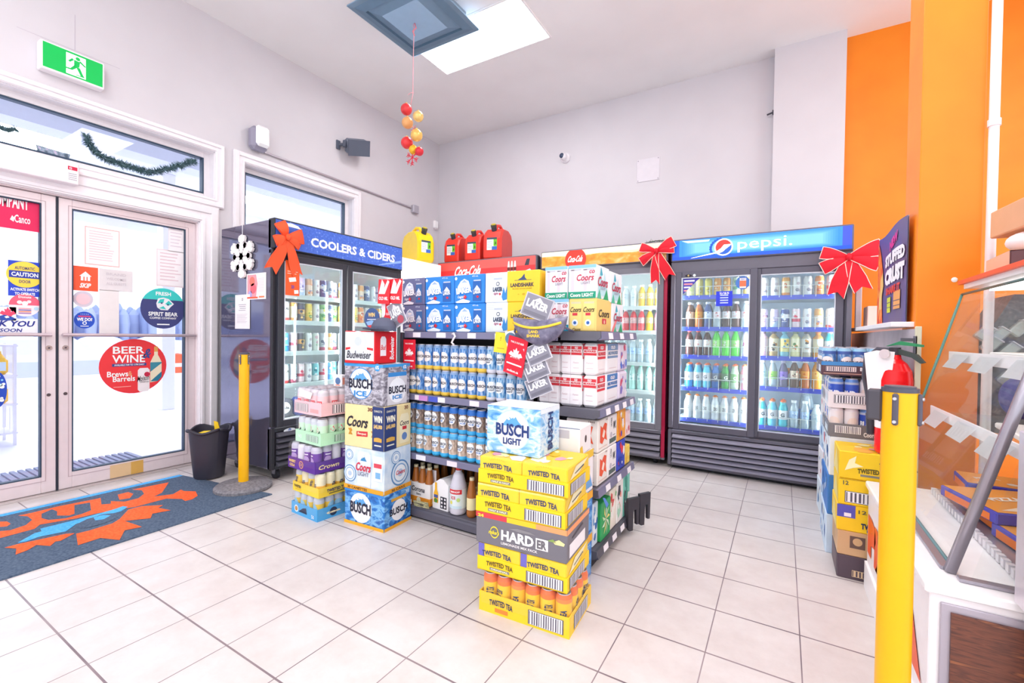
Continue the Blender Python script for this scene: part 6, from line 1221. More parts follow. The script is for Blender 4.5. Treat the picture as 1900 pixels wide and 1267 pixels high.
# ---- fuel cans
def fuel_can(name, label, loc, rz, ink, s=1.0, lab='F6F8F6', group=None):
    t = thing(name, label, 'fuel can', loc, rz, group); Pm = mat(ink, .35); b = MB(); w = .095*s
    prof = [(0, .02), (.012, 0), (.318, 0), (.33, .02), (.33, .22), (.29, .285), (.20, .315), (.075, .305), (.03, .27), (0, .20)]
    k = len(prof); rings = []
    for x, sc in ((-w, .86), (-w*.82, 1), (w*.82, 1), (w, .86)):
        rings.append([(x, .165*s+(p[0]-.165)*s*(sc if sc == 1 else .93), .16*s+(p[1]-.16)*s*(sc if sc == 1 else .93)) for p in prof])
    v = [p for r in rings for p in r]; f = [(i*k+j, i*k+(j+1) % k, (i+1)*k+(j+1) % k, (i+1)*k+j) for i in range(3) for j in range(k)]; f += [tuple(range(k-1, -1, -1)), tuple(range(3*k, 4*k))]
    z0 = min(p[2] for p in v); b.add([(x, y, z-z0) for x, y, z in v], f, Pm); b.build('body', t)
    b = MB(); b.tube([(0, .10*s, .30*s), (0, .13*s, .35*s), (0, .20*s, .365*s), (0, .28*s, .335*s), (0, .305*s, .26*s)], .016*s, Pm, 10); b.build('handle', t)
    b = MB(); b.cyl((0, .060*s, .275*s), (0, .040*s, .318*s), .026*s, '3A3A44', n=14); b.cyl((0, .040*s, .318*s), (0, .031*s, .338*s), .029*s, '4A4A3E', n=14); b.cyl((0, .031*s, .338*s), (0, .027*s, .346*s), .022*s, 'D8C23A', n=12); b.build('cap', t)
    b = MB(); p = Print(b, (-.055*s, -.0005, .09*s), (1, 0, 0), (0, 0, 1), .105*s, .12*s); p.rect(0, 0, 1, 1, lab); p.rect(0, .84, 1, 1, '3A4A5A', 2); p.rect(.66, .3, 1, .84, '6AC02A', 2); p.rect(.5, 0, 1, .28, '3A6AC0', 2); p.poly(((.78, .4), (.84, .7), (.94, .5)), '2F3A2A', 3); [p.rect(.05, .2+.12*k, .55, .24+.12*k, 'B8BCC4', 2) for k in range(5)]; b.build('label', t); return t
gg = 'red gas cans on the red cooler'
fuel_can('fuel_can', 'red plastic gas can, first of three on the red topped cooler from the corner', (-.44, 3.66, 2.013), R_(8), 'EE3A2C', 1.04, group=gg)
fuel_can('fuel_can', 'red plastic gas can, middle of three on the red topped cooler', (-.135, 3.66, 2.013), R_(8), 'EE3A2C', 1.06, group=gg)
fuel_can('fuel_can', 'red plastic gas can, largest of three, next to the golden topped cooler', (.155, 3.645, 2.013), R_(12), 'EE3A2C', 1.16, group=gg)
fuel_can('fuel_can', 'yellow plastic fuel can on the white corner cooler behind the cider cooler', (-.40, 3.18, 1.956), R_(72), 'F8CE14', 1.10, 'F4F4F8')
t = thing('gift_bow', 'multicoloured foil bow at the edge of the red topped cooler', 'bow', (-.60, 3.574, 1.85)); b = MB(); rr = random.Random(5)
for k in range(26):
    a = Vector((rr.uniform(-1, 1), rr.uniform(-.8, -.1), rr.uniform(-.9, 1))).normalized(); L = rr.uniform(.06, .12); q = a.orthogonal().normalized()*.018
    m = mat(('C8303A', '3F9A7A', 'F2C24A', 'E8D8EE', '8A90B8', '3A3A4E')[k % 6], .3); b.add([q*0, a*L*.6+q, a*L, a*L*.6-q, a*L*.55+Vector((0, -.012, 0))], ((0, 1, 4), (1, 2, 4), (2, 3, 4), (3, 0, 4)), m)
b.build('ribbon_loops', t)
# ---- hanging tags on the shelving
def tagq(name, label, px, w, h, tilt, ink, art, y, cat='tag', th=.004):
    q = at(px[0], px[1], y=y); b = MB(); b.slab([(-w/2, -h/2), (w/2, -h/2), (w/2, h/2), (-w/2, h/2)], (0, 0, 0), (1, 0, 0), (0, 0, 1), (0, -1, 0), th, ink); o = b.build(name, label=label, cat=cat); o.location = (q.x, y, q.z); o.rotation_euler = (0, tilt, random.uniform(-.2, .2))
    g = MB(); art(Print(g, (-w/2, -th, -h/2), (1, 0, 0), (0, 0, 1), w, h)); g.build('print', o); return o
def a_ltag(p): p.rect(.04, .04, .96, .96, '8E8B98', 1); p.text('LAKER', .5, .58, .34, 'F6F2F6', .78, bold=.05, rot=.0, l=3); p.poly(((.3, .72), (.5, .92), (.7, .72)), 'DCD8E0', 2); p.rect(.1, .1, .9, .26, '7A7784', 2)
def a_ltag2(p): a_ltag(p); p.disc(.62, .22, .16, 'B84A5A', 3)
gl = 'grey lager tags'
tagq('lager_tag', 'grey lager tag sticking up above the waist pack', (997, 570), .155, .118, R_(20), 'C4C0CA', a_ltag, 1.43).__setitem__('group', gl)
for k, (px, lb) in enumerate((((998, 655), 'uppermost'), ((995, 685), 'middle'), ((1000, 716), 'lowest'))): tagq('lager_tag', 'grey lager tag, %s of three hanging below the waist pack' % lb, px, .140, .100, R_(-24), 'D8D4DC', a_ltag, 1.46+.015*k).__setitem__('group', gl)
tagq('lager_tag', 'grey and pink lager tag leaning against the slate grey cartons', (737, 582), .105, .155, R_(-28), 'D2CED6', a_ltag2, 1.42).__setitem__('group', gl)
def a_leaf2(p):
    p.poly([(.5+.40*(x-.5)*1.9, .52+.42*(y-.5)) for x, y in ((.5, 1), (.58, .8), (.7, .86), (.66, .62), (.84, .72), (.98, .5), (.8, .42), (.86, .3), (.14, .3), (.2, .42), (.02, .5), (.16, .72), (.34, .62), (.3, .86), (.42, .8))], 'FBF4F2', 1)
    p.text('Canadian', .5, .46, .08, 'D8283A', .56, shear=.2, l=3); p.rect(.1, .26, .9, .30, 'FBF4F2', 1); p.text('THIS IS OUR BEER', .5, .86, .05, 'FBF4F2', .7); p.text('molson.ca', .5, .10, .07, 'FBF4F2', .6, bold=.03)
tagq('maple_tag', 'red maple leaf tag hanging from the outer corner of the top shelf', (760, 657), .100, .185, 0, 'E01F36', a_leaf2, 1.535)
tagq('maple_tag', 'red maple leaf tag hanging tilted beside the grey lager tags', (957, 661), .135, .20, R_(12), 'E01F36', a_leaf2, 1.47)
tagq('yellow_tag', 'yellow tag under the top shelf beside the tilted maple leaf tag', (932, 636), .09, .11, R_(6), 'F6D434', lambda p: [p.text('!', .4, .7, .2, 'B88A1A'), p.rect(.2, .2, .7, .24, 'C8A02A', 1)], 1.50)
tagq('round_tag', 'small white tag with coloured print above the tilted maple leaf tag', (948, 628), .055, .08, R_(-10), 'F4F0F2', lambda p: p.disc(.5, .5, .4, '5A7A9A', 1), 1.485)
for k, (px, lb) in enumerate((((713, 541), 'first'), ((735, 540), 'second'))): tagq('red_pack_tag', '%s of two red and white folded tags above the red and silver beer case' % lb, px, .098, .15, R_(3), 'E42A36', lambda p: [p.poly(((.06, .4), (.3, 1), (.55, .8), (.5, .62), (.8, .98), (.95, .9), (.6, .40)), 'F8EDEE', 1), p.text('OLD MIL', .5, .22, .14, 'F8EDEE', .8, bold=.04)], 1.40+.01*k).__setitem__('group', 'red folded tags')
tagq('red_pack_tag', 'single red and white tag hanging below the two folded red tags', (717, 575), .07, .13, R_(-4), 'E42A36', lambda p: [p.poly(((.0, .0), (.0, 1), (.5, 1), (.4, .3)), 'F2EAF0', 1), p.text('OLD', .7, .3, .12, 'F8EDEE', .4)], 1.425)
b = MB(); q = at(690, 591, y=1.40); b.cyl((q.x, 1.405, q.z), (q.x, 1.398, q.z), .066, '3E5A8C', n=28); o = b.build('win_badge', label='round dark blue win sign standing on the red and silver beer case', cat='sign')
g = MB(); p = Print(g, (q.x-.066, 1.398, q.z-.066), (1, 0, 0), (0, 0, 1), .132, .132); p.text('WIN', .5, .68, .2, 'F2D48A', .46, bold=.04); p.rect(.2, .44, .8, .48, 'DCE6F4', 1); p.poly(((.12, .34), (.5, .42), (.88, .34), (.78, .2), (.5, .1), (.22, .2)), '8ABCE8', 1); p.poly(((.2, .16), (.5, .2), (.8, .16), (.5, .02)), 'D84A4A', 2); g.build('print', o)
q = at(719, 596, y=1.40); t = thing('cap', 'dark grey baseball cap on the red and silver beer case', 'cap', (q.x, 1.37, 1.18)); b = MB(); b.lathe([(.075, 0), (.074, .03), (.06, .06), (.035, .078), (0, .084)], mat('5C6074', .8), 18); b.build('crown', t); b = MB(); b.slab([(.07*math.cos(R_(a)), .07*math.sin(R_(a))) for a in range(180, 361, 20)]+[(.06, -.11), (.0, -.135), (-.06, -.11)][::1], (0, 0, .0), (1, 0, 0), (0, 1, -.1), (0, 0, 1), .006, mat('4E5268', .8)); b.build('brim', t)
# grey waist pack with yellow trim
q0 = at(948, 592, y=1.43); q1 = at(1049, 602, y=1.43)
t = thing('waist_pack', 'grey waist pack with a curved yellow zip hanging at the top shelf corner', 'bag'); b = MB(); Lx = q1.x-q0.x; rows = []
GP = pattern('grey_nylon', [(0.35, '5E5A74'), (0.6, '7E7A92'), (0.75, 'A09AAE')], 26, 5, .6); n = 17
for i in range(n):
    s = i/(n-1); x = q0.x+Lx*s; e = math.sin(math.pi*s)**.5 if 0 < s < 1 else .0; top = 1.262-.012*math.sin(math.pi*s); bot = top-.128*e-.004; cz = (top+bot)/2; hz = max((top-bot)/2, .004); hy = .055*e+.003
    rows.append([(x, 1.455+hy*math.cos(2*math.pi*k/16), cz+hz*math.sin(2*math.pi*k/16)) for k in range(17)])
b.grid(rows, GP); b.build('pouch', t); b = MB()
zz = [(r[0][0], min(p[1] for p in r)-.003, 1.250-.012-.034*math.sin(math.pi*i/(n-1))) for i, r in enumerate(rows)][1:-1]; b.tube(zz, .0065, mat('F0C83A', .5), 8); b.build('zip', t)
g = MB(); qq = rows[8]; p = Print(g, (q0.x+Lx*.36, min(a[1] for a in qq)-.003, 1.148), (1, 0, 0), (0, .0, 1), .085, .05); p.text('LAND', .5, .75, .3, 'F0C83A', .6, bold=.04, bend=.1); p.text('SHARK', .5, .35, .3, 'F0C83A', .9, bold=.04, bend=.1); g.build('emblem', t)
b = MB(); b.tube([(q0.x+.02, 1.45, 1.225), (q0.x-.02, 1.50, 1.17), (q0.x-.03, 1.53, 1.10)], .006, '5A5670', 6); b.tube([(q1.x-.02, 1.46, 1.21), (q1.x+.0, 1.53, 1.19)], .006, '5A5670', 6); b.build('strap', t)
b = MB(); b.tube([(1.285, 1.533, 1.168), (1.30, 1.527, 1.172), (1.312, 1.525, 1.155), (1.300, 1.525, 1.138), (1.288, 1.525, 1.118), (1.305, 1.525, 1.105)], .006, 'F6EAEC', 8); b.build('shelf_hook', label='white curled plastic hook on the edge of the top shelf', cat='hook')
b = MB(); b.slab([(0, 0), (.03, .0), (.05, .06), (.02, .06)], (2.19, 1.73, 1.19), (0, 1, 0), (.2, 0, 1), (1, 0, -.2), .002, 'F28A8A'); b.build('price_flag', label='small red flag tag on the end shelf rail below the light beer', cat='tag')
b = MB(); b.slab([(0, 0), (.03, -.01), (.09, -.06), (.06, -.07)], (2.21, 1.585, .36), (0, 1, 0), (0, 0, 1), (1, 0, 0), .002, '5A8AE0'); b.build('blue_tag', label='torn blue tag hanging from the third end shelf', cat='tag')

# ================================================================ the boxes beside the food counter
gr = 'cases beside the food counter'
x0, y0 = 3.218, 2.152
carton('cardboard_case', 'dark brown cardboard case with orange round print, bottom by the counter', (x0, y0, 0), 0, (.275, .255, .113), '5A4A56', lambda p: [p.disc(.72, .56, .30, 'E88A2A', 1), p.disc(.72, .56, .22, '7A4A2A', 2), p.bars(.22, .14, .9, .42, back='E8C8A0', ink='5A4A56'), p.rect(.42, .74, .56, .80, 'E8D8C8', 1)], None, lambda p: p.rect(.1, .1, .9, .9, '6A5660', 1), group=gr)
carton('cardboard_case', 'kraft cardboard case with dark square print, second from the floor', (x0, y0, .114), 0, (.275, .255, .118), 'D2A97E', lambda p: [p.rect(.18, .34, .40, .84, '6A5048', 1), p.disc(.29, .62, .16, 'D2A97E', 2), p.disc(.80, .34, .24, '3A343A', 1), p.disc(.88, .38, .2, 'C89A70', 2)], None, lambda p: p.rect(.2, .2, .5, .8, 'C09A70', 1), group=gr)
def a_bt(p): p.rect(0, .52, .26, 1, '5A58B8', 1); p.rect(.1, .56, .2, .70, 'F2ECF4', 2); p.text('TWISTED TEA', .6, .28, .22, NAVY, .52, bold=.05); p.rect(.42, .06, .76, .16, '6A6A8A', 1); p.text('ORIGINAL', .59, .11, .07, 'F4ECD0', .28, l=3); p.text('12   5%', .5, .80, .14, '5A5A4A', .4)
def a_bt2(p): p.text('12', .1, .85, .16, '5A5A4A', .08); p.bars(.10, .12, .92, .52); p.rect(0, .97, 1, 1, 'C89A1A', 1)
def a_bt3(p): p.text('TWISTED TEA', .80, .62, .16, NAVY, .50, bold=.05); p.text('TWISTED TEA', .48, .36, .18, '6A5A1A', .44, bold=.05, bend=.2); p.rect(.30, .14, .66, .22, '8A8378', 1); p.poly(((.08, .3), (.14, .7), (.24, .86), (.22, .6), (.34, .5), (.2, .42)), 'FFF4C0', 2)
YT = 'FACD1E'; sideY = lambda p: p.poly(((.05, .05), (.5, .95), (.95, .05)), 'F2DC8A', 1)
carton('drink_case', 'yellow tea case with blue purple corner, lowest yellow one by the counter', (x0-.004, y0, .233), 0, (.28, .255, .128), YT, a_bt, None, sideY, group=gr)
carton('drink_case', 'yellow tea case with bar code, middle yellow one by the counter', (x0, y0-.002, .362), 0, (.28, .255, .127), YT, a_bt2, None, sideY, group=gr)
carton('drink_case', 'yellow tea case with pale splash, topmost yellow one by the counter', (x0, y0, .490), 0, (.28, .255, .134), YT, a_bt3, None, sideY, a_wild(('F4E6A0', 'EFE2D8', 'F6B84A', 'E8A8A0'), 3, 12), group=gr)
x1, y1 = 3.190, 2.425
cB = can_mesh(.147, .033, pattern('busch_gold_can', [(0.5, 'AAAAAA')]), [(0, .3, 'B08A86'), (.85, 1, '3A5AA8')], '8FC2E0', logo('BUSCH', '5A3A4A', .2, .7, .45, 'F6EAEA', .3))
cBl = can_mesh(.155, .033, '1E4CC0', [(.9, 1, 'B4C0DC')], '5A8AD8', lambda p: p.text('BUD', .5, .5, .26, 'F2F4FC', .6, bold=.05))
cW = can_mesh(.155, .033, 'F1E8EC', [(0, .12, 'D8303A')], 'E8DCE2', lambda p: p.disc(.5, .5, .24, 'F2DCD4', 1))
lw = lambda p: [p.bars(.1, .2, .4, .8, back='F6EEF0'), p.rect(.5, .2, .9, .7, 'E0E6F0', 1)]
for k, z in enumerate((0, .214, .428)):
    carton('beer_case', 'blue and white beer case, %s one behind the yellow tea by the counter' % ('lowest', 'middle', 'upper')[k], (x1+.004*k, y1, z), 0, (.275, .41, .213), ('CFE0F4', '3F7CC8', 'E9EEF6')[k], None, None, a_wild((('3A7AC8', 'F6F8FC', '2F5AA8'), ('F4F8FC', '8ABCE8', '1F4A98'), ('4A86C8', 'D8404A', '2A5AA0'))[k], 30+k, 10), group=gr)
tg = lambda t: tag(t, None, None, gr)
tg(tray('drink_tray', 'grey light beer tray of silver and blue cans above the yellow tea', (x1, y1, .643), 0, (.275, .41, .156), .072, '7B7880', [cW, cW, cBl, cW], 4, 6, lambda p: [p.bars(.10, .3, .52, .85), p.text('Coors LIGHT', .76, .32, .34, 'F4F2F4', .40, bold=.04), p.poly(((.72, .52), (.80, .78), (.88, .52)), 'F4F2F4', 1)], None, lw, topc=None))
tg(tray('drink_tray', 'white beer tray of blue and silver cans, second tray by the extinguisher', (x1-.002, y1, .80), 0, (.275, .41, .172), .086, 'F3E9ED', [cBl, cBl, cW, cW], 4, 6, lambda p: [p.bars(.10, .3, .70, .80), p.text('Bud', .86, .4, .4, 'E0707A', .18, shear=.2)], None, lw))
tg(tray('drink_tray', 'brown and blue beer tray topping the stack beside the fire extinguisher', (x1-.038, y1, .975), 0, (.275, .41, .150), .074, '5A3A44', [cB], 4, 6, lambda p: [p.rect(0, .72, 1, 1, '3A86C8', 1), p.disc(.86, .78, .22, '5AA0D8', 2), p.bars(.08, .30, .56, .64, back='F0D8D4'), p.text('BUSCH', .74, .50, .26, 'F6EEEE', .24, bold=.04), p.rect(.04, .12, .96, .16, 'E8B8A0', 1)], None, lw))
for k, z in enumerate((0, .214, .428, .642)):
    carton('beer_case', 'pale beer case, %s from the floor in the column next to the blue topped cooler' % ORD[k], (x1+.02+.004*k, 2.875, z), R_(2), (.27, .41, .213), ('DCE6F2', 'EFE9EE', 'C9DCF0', 'F2ECEE')[k], None, None, a_wild((('4A86C8', 'F6F8FC'), ('D84A5A', '5A8AC8', 'FFFFFF'), ('2F6AB8', 'F4F8FC'), ('C8D4E8', '7AA8D8', 'E06A7A'))[k], 40+k, 9), group=gr)
# ---- fire extinguisher on the partition
q = at(1664, 690, x=3.432); Yx = max(q.y, 2.20)
t = thing('fire_extinguisher', 'red fire extinguisher with white tag hung on the grey partition', 'fire extinguisher', (3.427, Yx, .05))
RDX = mat('F0161E', .2); b = MB(); b.lathe([(0, .575), (.062, .578), (.070, .59), (.070, .93), (.064, .975), (.046, 1.01), (.026, 1.03), (.022, 1.05), (0, 1.05)], RDX, 24); b.build('cylinder', t)
b = MB(); b.lathe([(.0705, .70), (.0708, .735), (.0705, .76)], 'F4EEF2', 24); b.build('band', t)
b = MB(); b.cyl((0, 0, 1.045), (0, 0, 1.085), .022, '3A3640', n=14); b.slab([(-.02, 1.07), (.02, 1.08), (.10, 1.055), (.13, 1.02), (.115, 1.015), (.08, 1.04), (.0, 1.06)], (0, .008, 0), (.75, -.66, 0), (0, 0, 1), (-.66, -.75, 0), .016, '3F4A46'); b.slab([(-.03, 1.09), (.03, 1.115), (.12, 1.10), (.12, 1.09), (.02, 1.098)], (0, .008, 0), (.75, -.66, 0), (0, 0, 1), (-.66, -.75, 0), .016, '2F8A5A'); b.build('valve', t)
b = MB(); b.tube([(-.01, 0, 1.07), (-.06, .02, 1.075), (-.10, .06, 1.03), (-.105, .07, .94), (-.09, .05, .84), (-.085, .03, .74)], .012, '4A4652', 10); b.cyl((-.085, .03, .76), (-.08, .025, .66), .017, '3A3640', n=12); b.build('hose', t)
b = MB(); b.slab([(0, 0), (.085, .03), (.10, .20), (.03, .205), (-.02, .19)], (-.10, -.02, .865), (.9, -.4, 0), (0, 0, 1), (-.4, -.9, 0), .002, 'F7F0F2'); b.build('inspection_tag', t)
b = MB(); b.cyl((-.045, -.06, 1.055), (-.05, -.066, 1.055), .022, mat('E8DDE0', .2, .3), n=18); b.build('gauge', t)
b = MB(); b.box(.068, -.02, 1.05, .075, .02, 1.14, '6A6670'); b.box(.02, -.012, 1.115, .072, .012, 1.13, '5A5660'); b.build('wall_bracket', t)
# ---- ledge with the pizza poster
b = MB(); b.box(3.43, 2.34, 1.236, 3.62, 4.0, 1.262, mat('FBF5F8', .4), .003); b.build('wall_ledge', label='white ledge shelf on top of the grey partition', cat='ledge')
pz = [at(1687, 400, x=3.5), at(1634, 440, x=3.5), at(1629, 604, x=3.5), at(1685, 597, x=3.5)]
ya, yb_, za, zb = pz[0].y-.01, pz[1].y, 1.263, 1.80
t = thing('poster', 'purple stuffed crust pizza poster standing on the white ledge', 'poster'); b = MB(); cols = 8; rows = []
Wp = lambda s, c: (3.495-.003*math.sin(math.pi*s), yb_+(ya-yb_)*s, za+(zb-za+.02*(1-s)-.012*math.sin(2*math.pi*s))*c)
b.grid([[Wp(s/cols, c/6) for c in range(7)] for s in range(cols+1)], pattern('poster_purple', [(0.4, '5A4A8E'), (0.6, '6A5478')], 3, 2, .5)); b.grid([[(x+.004, y, z) for x, y, z in (Wp(s/cols, c/6) for c in range(7))] for s in range(cols+1)], 'E8E0E8'); b.build('sheet', t)
class Sheet(Print):
    def P(s, a, b_, l=1): x, y, z = Wp(a, b_); return Vector((x-.002-.0008*l, y, z))
g = MB(); p = Sheet(g, (3.48, yb_, za), (0, -1, 0), (0, 0, 1), yb_-ya, zb-za)
p.poly(((0, 0), (0, .96), (.12, .84), (.24, .60), (.22, .30), (.26, 0)), pattern('pizza_print', [(0.35, 'C8302A'), (0.5, 'F26A2A'), (0.65, 'F8A03A')], 14, 5, .5), 2); p.poly(((.12, .18), (.14, .52), (.24, .60), (.28, .44), (.22, .34), (.22, .18)), 'F4C878', 3); p.poly(((.08, .1), (.12, .4), (.16, .3)), 'F8E0A0', 3)
p.text('NEW', .62, .84, .10, 'E2228A', .26, bold=.06, rot=.15); p.text('STUFFED', .66, .68, .13, 'FBF6FA', .62, bold=.07, l=5); p.text('CRUST', .66, .50, .17, 'FBF6FA', .62, bold=.08, l=5); p.text('SHARE IT', .62, .35, .08, 'E23A2A', .46, bold=.06, l=4)
p.rect(.44, .12, .56, .28, 'D8DC3A', 3); p.rect(.66, .14, .86, .32, 'F4A85A', 3)
for a0, a1, c in ((.44, .56, '6A4A6A'), (.66, .86, '6A4A6A')):
    for z in (.17, .22): p.rect(a0, z, a1, z+.008, c, 4)
g.build('print', t)
b = MB(); b.box(3.515, 2.56, 1.263, 3.535, 3.26, 1.80, mat('F4EAEC', .5)); b.build('foam_board', label='blank white board leaning behind the pizza poster', cat='board')
q = at(1612, 585, x=3.52); b = MB(); b.box(3.50, q.y-.10, 1.263, 3.58, q.y+.10, 1.42, mat('F6CFC4', .5), .004); b.build('small_box', label='small pale pink box on the ledge beside the pizza poster', cat='box')
b = MB(); b.box(3.46, 3.93, 1.263, 3.50, 3.97, 1.72, mat('D8D4DC', .3, .5), .003); b.build('metal_post', label='slim metal post at the cooler end of the white ledge', cat='post')

# ================================================================ food counter and glass case
WHT = mat('F8F1F4', .35); t = thing('food_counter', 'low white food counter with orange lettering and a wood end panel', 'counter')
b = MB(); b.box(3.33, 1.08, .09, 4.40, 2.115, .475, WHT, .003); b.box(3.36, 1.11, 0, 4.38, 2.09, .09, mat('DAD2D6', .4)); b.build('body', t)
b = MB(); b.box(3.318, 1.068, .475, 4.42, 2.12, .502, mat('FDF8FB', .25), .005); b.build('counter_top', t)
WOOD = pattern('dark_wood', [(0.3, '4A2A26'), (0.48, '7A4634'), (0.58, '5A342C'), (0.72, '965A3C')], 7, 6, .4, (1.2, 1, 14), .6)
b = MB(); b.box(3.352, 1.072, .0, 4.40, 1.081, .455, mat('B8B0BC', .35, .4), .002); b.box(3.372, 1.064, .0, 4.40, 1.0725, .435, WOOD); b.build('end_panel', t)
g = MB(); p = faceXn(g, 1.12, .15, 2.10, .42, 3.3295); OR = mat('F4571C', .4); p.text('PIZZA', .5, .44, .66, OR, .97, bold=.09); g.build('lettering', t)
b = MB(); b.box(3.320, 1.10, .0, 3.333, 2.11, .125, mat('FBF6F8', .4), .002); b.build('kick_board', t)
t = thing('display_case', 'slanted glass food warming case with an orange edged roof on the counter', 'display case'); SIL = mat('A9A3AE', .3, .5)
zb0, zt0, xb0, xt0 = .505, 1.372, 3.405, 3.63
def slope(y): return (xb0, y, zb0), (xt0, y, zt0)
b = MB(); b.add([(xb0, 1.20, zb0), (xb0, 2.095, zb0), (xt0, 2.095, zt0), (xt0, 1.20, zt0)], ((0, 1, 2, 3),), CASE_GLASS); b.build('slanted_glass', t)
for y, nm in ((1.135, 'near'), (2.10, 'far')):
    b = MB(); b.add([(xb0+.02, y, zb0), (4.3, y, zb0), (4.3, y, zt0), (xt0+.01, y, zt0)], ((0, 1, 2, 3),), CASE_GLASS); b.build('end_glass', t)
b = MB(); b.tube([(xb0-.012, 1.178, zb0), (xt0-.012, 1.178, zt0)], .016, SIL, 4); b.build('slanted_bar', t)
b = MB(); b.tube([(xb0, 2.10, zb0), (xt0, 2.10, zt0)], .005, mat('5A8A80', .3), 6); b.tube([(xt0, 2.10, zt0), (xt0, 1.15, zt0)], .005, mat('4A6A66', .3), 6); b.tube([(xb0, 2.095, zb0+.004), (xb0, 1.19, zb0+.004)], .006, mat('6A8A90', .3), 6); b.build('glass_edge', t)
b = MB(); b.box(3.375, 1.19, .502, 3.40, 2.10, .512, SIL, .002); b.box(3.40, 1.12, .502, 4.3, 1.15, .512, SIL, .002); b.build('bottom_rail', t)
b = MB(); b.box(3.62, 1.05, 1.415, 4.4, 2.12, 1.432, mat('F25A24', .4)); b.box(3.635, 1.06, 1.395, 4.4, 2.10, 1.4155, mat('F6F4F4', .3, .1)); b.box(3.70, 1.10, 1.380, 3.80, 2.05, 1.395, mat('FFFFFF', .4, 0, 1.5)); b.build('roof', t)
for z, xa in ((1.095, 3.60), (.855, 3.545)):
    b = MB(); b.box(xa, 1.17, z-.004, 4.25, 2.09, z+.004, CASE_GLASS); sh = b.build('glass_shelf', t)
    b = MB(); b.box(xa-.012, 1.19, z-.012, xa-.006, 2.08, z+.03, mat('F8F2F4', .3), .001); b.build('tag_rail', sh)
    for k in range(3): b = MB(); y = 2.0-.30*k; b.add([(xa-.016, y, z+.02), (xa-.016, y-.19, z+.02), (xa-.05, y-.17, z-.035), (xa-.05, y, z-.035)], ((0, 1, 2, 3), (3, 2, 1, 0)), mat('F0F0F2', .4)); b.build('price_card', sh)
b = MB(); b.box(4.25, 1.10, .505, 4.30, 2.10, 1.39, mat('F08A1E', .5)); b.build('back_board', t)
b = MB(); b.box(3.55, 1.20, .508, 4.2, 2.08, .52, SIL)
for k in range(24): b.box(3.535, 1.22+.035*k, .506, 3.552, 1.24+.035*k, .530, mat('E4DEE4', .4))
b.build('wire_deck', t)
gb = 'pizza boxes in the glass case'
def pizza_box(label, x, y, z, rz, s=.30, h=.045): carton('pizza_box', label, (x, y, z), rz, (s, s, h), '5248B4', lambda p: [p.rect(.7, .1, .9, .9, 'F48A3A', 1), p.disc(.5, .5, .3, 'F48A3A', 1)], None, lambda p: p.rect(.1, .1, .9, .7, 'F07A2A', 1), lambda p: [p.rect(.02, .02, .98, .98, 'F6A44A', 1), p.text('PIZZA', .4, .55, .12, 'FBEFE4', .4, bold=.04, rot=.3), p.disc(.7, .3, .08, 'FBEFE4', 2), p.poly(((.1, .1), (.4, .3), (.3, .1)), 'FBE0C8', 2)], gb, 'pizza box')
pizza_box('orange and purple pizza box nearest the end glass of the case', 3.62, 1.24, .522, R_(8)); pizza_box('orange and purple pizza box at the middle of the case deck', 3.58, 1.50, .568, R_(14), .30, .04); pizza_box('orange and purple pizza box under the middle one', 3.60, 1.56, .522, R_(4)); pizza_box('orange and purple pizza box at the far end of the case deck', 3.60, 1.862, .568, R_(-3), .20)
carton('food_tray', 'pale paper food tray on the upper glass shelf of the case', (3.66, 1.55, 1.10), R_(5), (.22, .26, .03), 'F6F2F0', None, None, None, lambda p: p.rect(.1, .1, .9, .9, 'EFE6DC', 1)); carton('food_tray', 'white paper food tray on the lower glass shelf of the case', (3.60, 1.40, .860), R_(-5), (.30, .30, .02), 'FBF6F4')
# dark slab with clear cups, added to imitate a reflection in the case glass
t = thing('reflection_slab', 'dark grey sloping slab with clear cups, shaped after a reflection in the case glass', 'rack'); DKR = pattern('dark_speckle', [(0.3, '4A4650'), (0.6, '6E6A70'), (0.75, '8A867E')], 60, 4, .5)
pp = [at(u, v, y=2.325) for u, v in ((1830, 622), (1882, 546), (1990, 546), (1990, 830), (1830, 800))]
b = MB(); b.slab([(p_.x, p_.z) for p_ in pp], (0, 2.325, 0), (1, 0, 0), (0, 0, 1), (0, -1, 0), -.28, DKR); b.build('cabinet', t)  # body of the imitated reflection, not a real cabinet
CUP = clear('reflected_cup', 'EEF2F0', .35, .08, .12, .4)
for k, (u, v) in enumerate(((1826, 618), (1852, 622), (1838, 640), (1872, 650), (1890, 610), (1868, 700))):
    q = at(u, v, y=2.30); b = MB(); b.T = Matrix.Translation((q.x, 2.298, q.z)) @ Matrix.Rotation(R_(40), 4, 'Y'); b.box(-.022, -.02, -.035, .022, .02, .035, CUP, .006); b.box(-.023, -.021, .03, .023, .021, .038, mat('C8C8CE', .3), .003); b.build('reflected_cup', t)
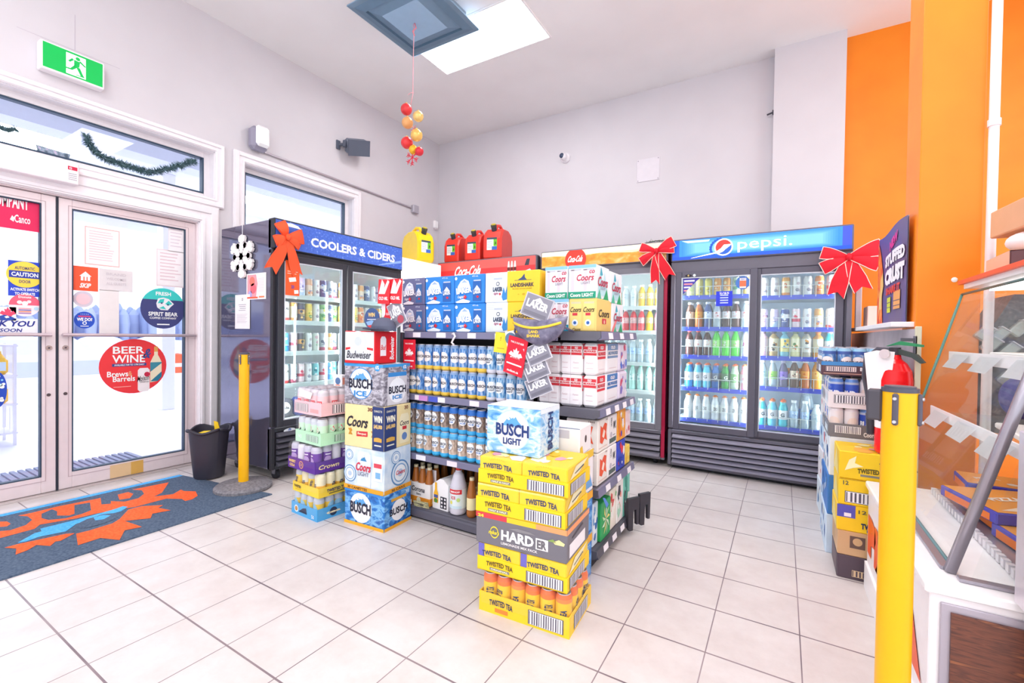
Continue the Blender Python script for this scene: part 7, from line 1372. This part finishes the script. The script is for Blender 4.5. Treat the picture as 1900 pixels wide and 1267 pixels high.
q = at(1898, 738, y=1.9); b = MB(); b.ball((q.x, 1.90, q.z), .066, pattern('purple_cloth', [(0.35, '4A4480'), (0.65, '7068A0')], 40, 5, .85), 24, 16, (1.0, .8, 1.25)); o = b.build('cloth_bag', label='dark purple rounded cloth bag behind the glass case', cat='bag')
b = MB(); b.ball((q.x+.03, 1.87, q.z+.07), .032, mat('F2C8A8', .6), 18, 12, (1, 1, .9)); b.build('paper_bun', label='pale peach round bundle beside the purple cloth bag', cat='bundle')
# boxes on the roof of the case
q = at(1838, 500, y=1.98)
carton('pizza_box', 'flat dark brown box on the roof of the glass case', (q.x, 1.80, 1.433), R_(-3), (.40, .28, .075), '5A4248', None, None, lambda p: p.rect(0, 0, 1, 1, 'E8B898', 1), lambda p: p.rect(0, 0, 1, 1, 'C89A7A', 1), cat='box')
b = MB(); b.ball((q.x+.11, 1.90, 1.552), .05, mat('F6E4E4', .35), 18, 12, (1.9, 1.4, .9)); b.build('plastic_bag', label='crumpled pale plastic bag between the boxes on the case roof', cat='bag')
carton('cardboard_box', 'kraft brown open box on the topmost of the pile on the case roof', (q.x+.045, 1.82, 1.60), R_(5), (.36, .26, .11), 'DDA67E', None, None, None, lambda p: p.rect(.02, .02, .98, .98, 'B8805A', 1))
carton('cardboard_box', 'orange brown box half hidden under the plastic bag on the case roof', (q.x-.03+.17, 1.97, 1.51), R_(2), (.26, .16, .085), 'D89A6A')
# taller cabinet at the end of the counter
t = thing('end_cabinet', 'dark wood cabinet with a pale metal edge at the near end of the counter', 'cabinet'); b = MB(); b.box(3.520, .98, 0, 4.45, 1.06, .93, WOOD, .002); b.build('wood_body', t); b = MB(); b.box(3.488, 1.0, .505, 3.520, 1.065, .945, mat('DDD4DC', .3, .4), .003); b.box(3.50, .975, .925, 4.46, 1.065, .955, mat('CFC6CE', .3, .4), .003); b.build('metal_edge', t)
t = thing('ceiling_camera_dot', 'x y', 'x') if False else None
b = MB(); b.ball(tuple(at(1771, 519, y=2.31)), .012, 'FFF8F4', 10, 8, (1, .4, 1)); b.build('wall_plug', label='tiny white plug on the orange pillar', cat='plug')
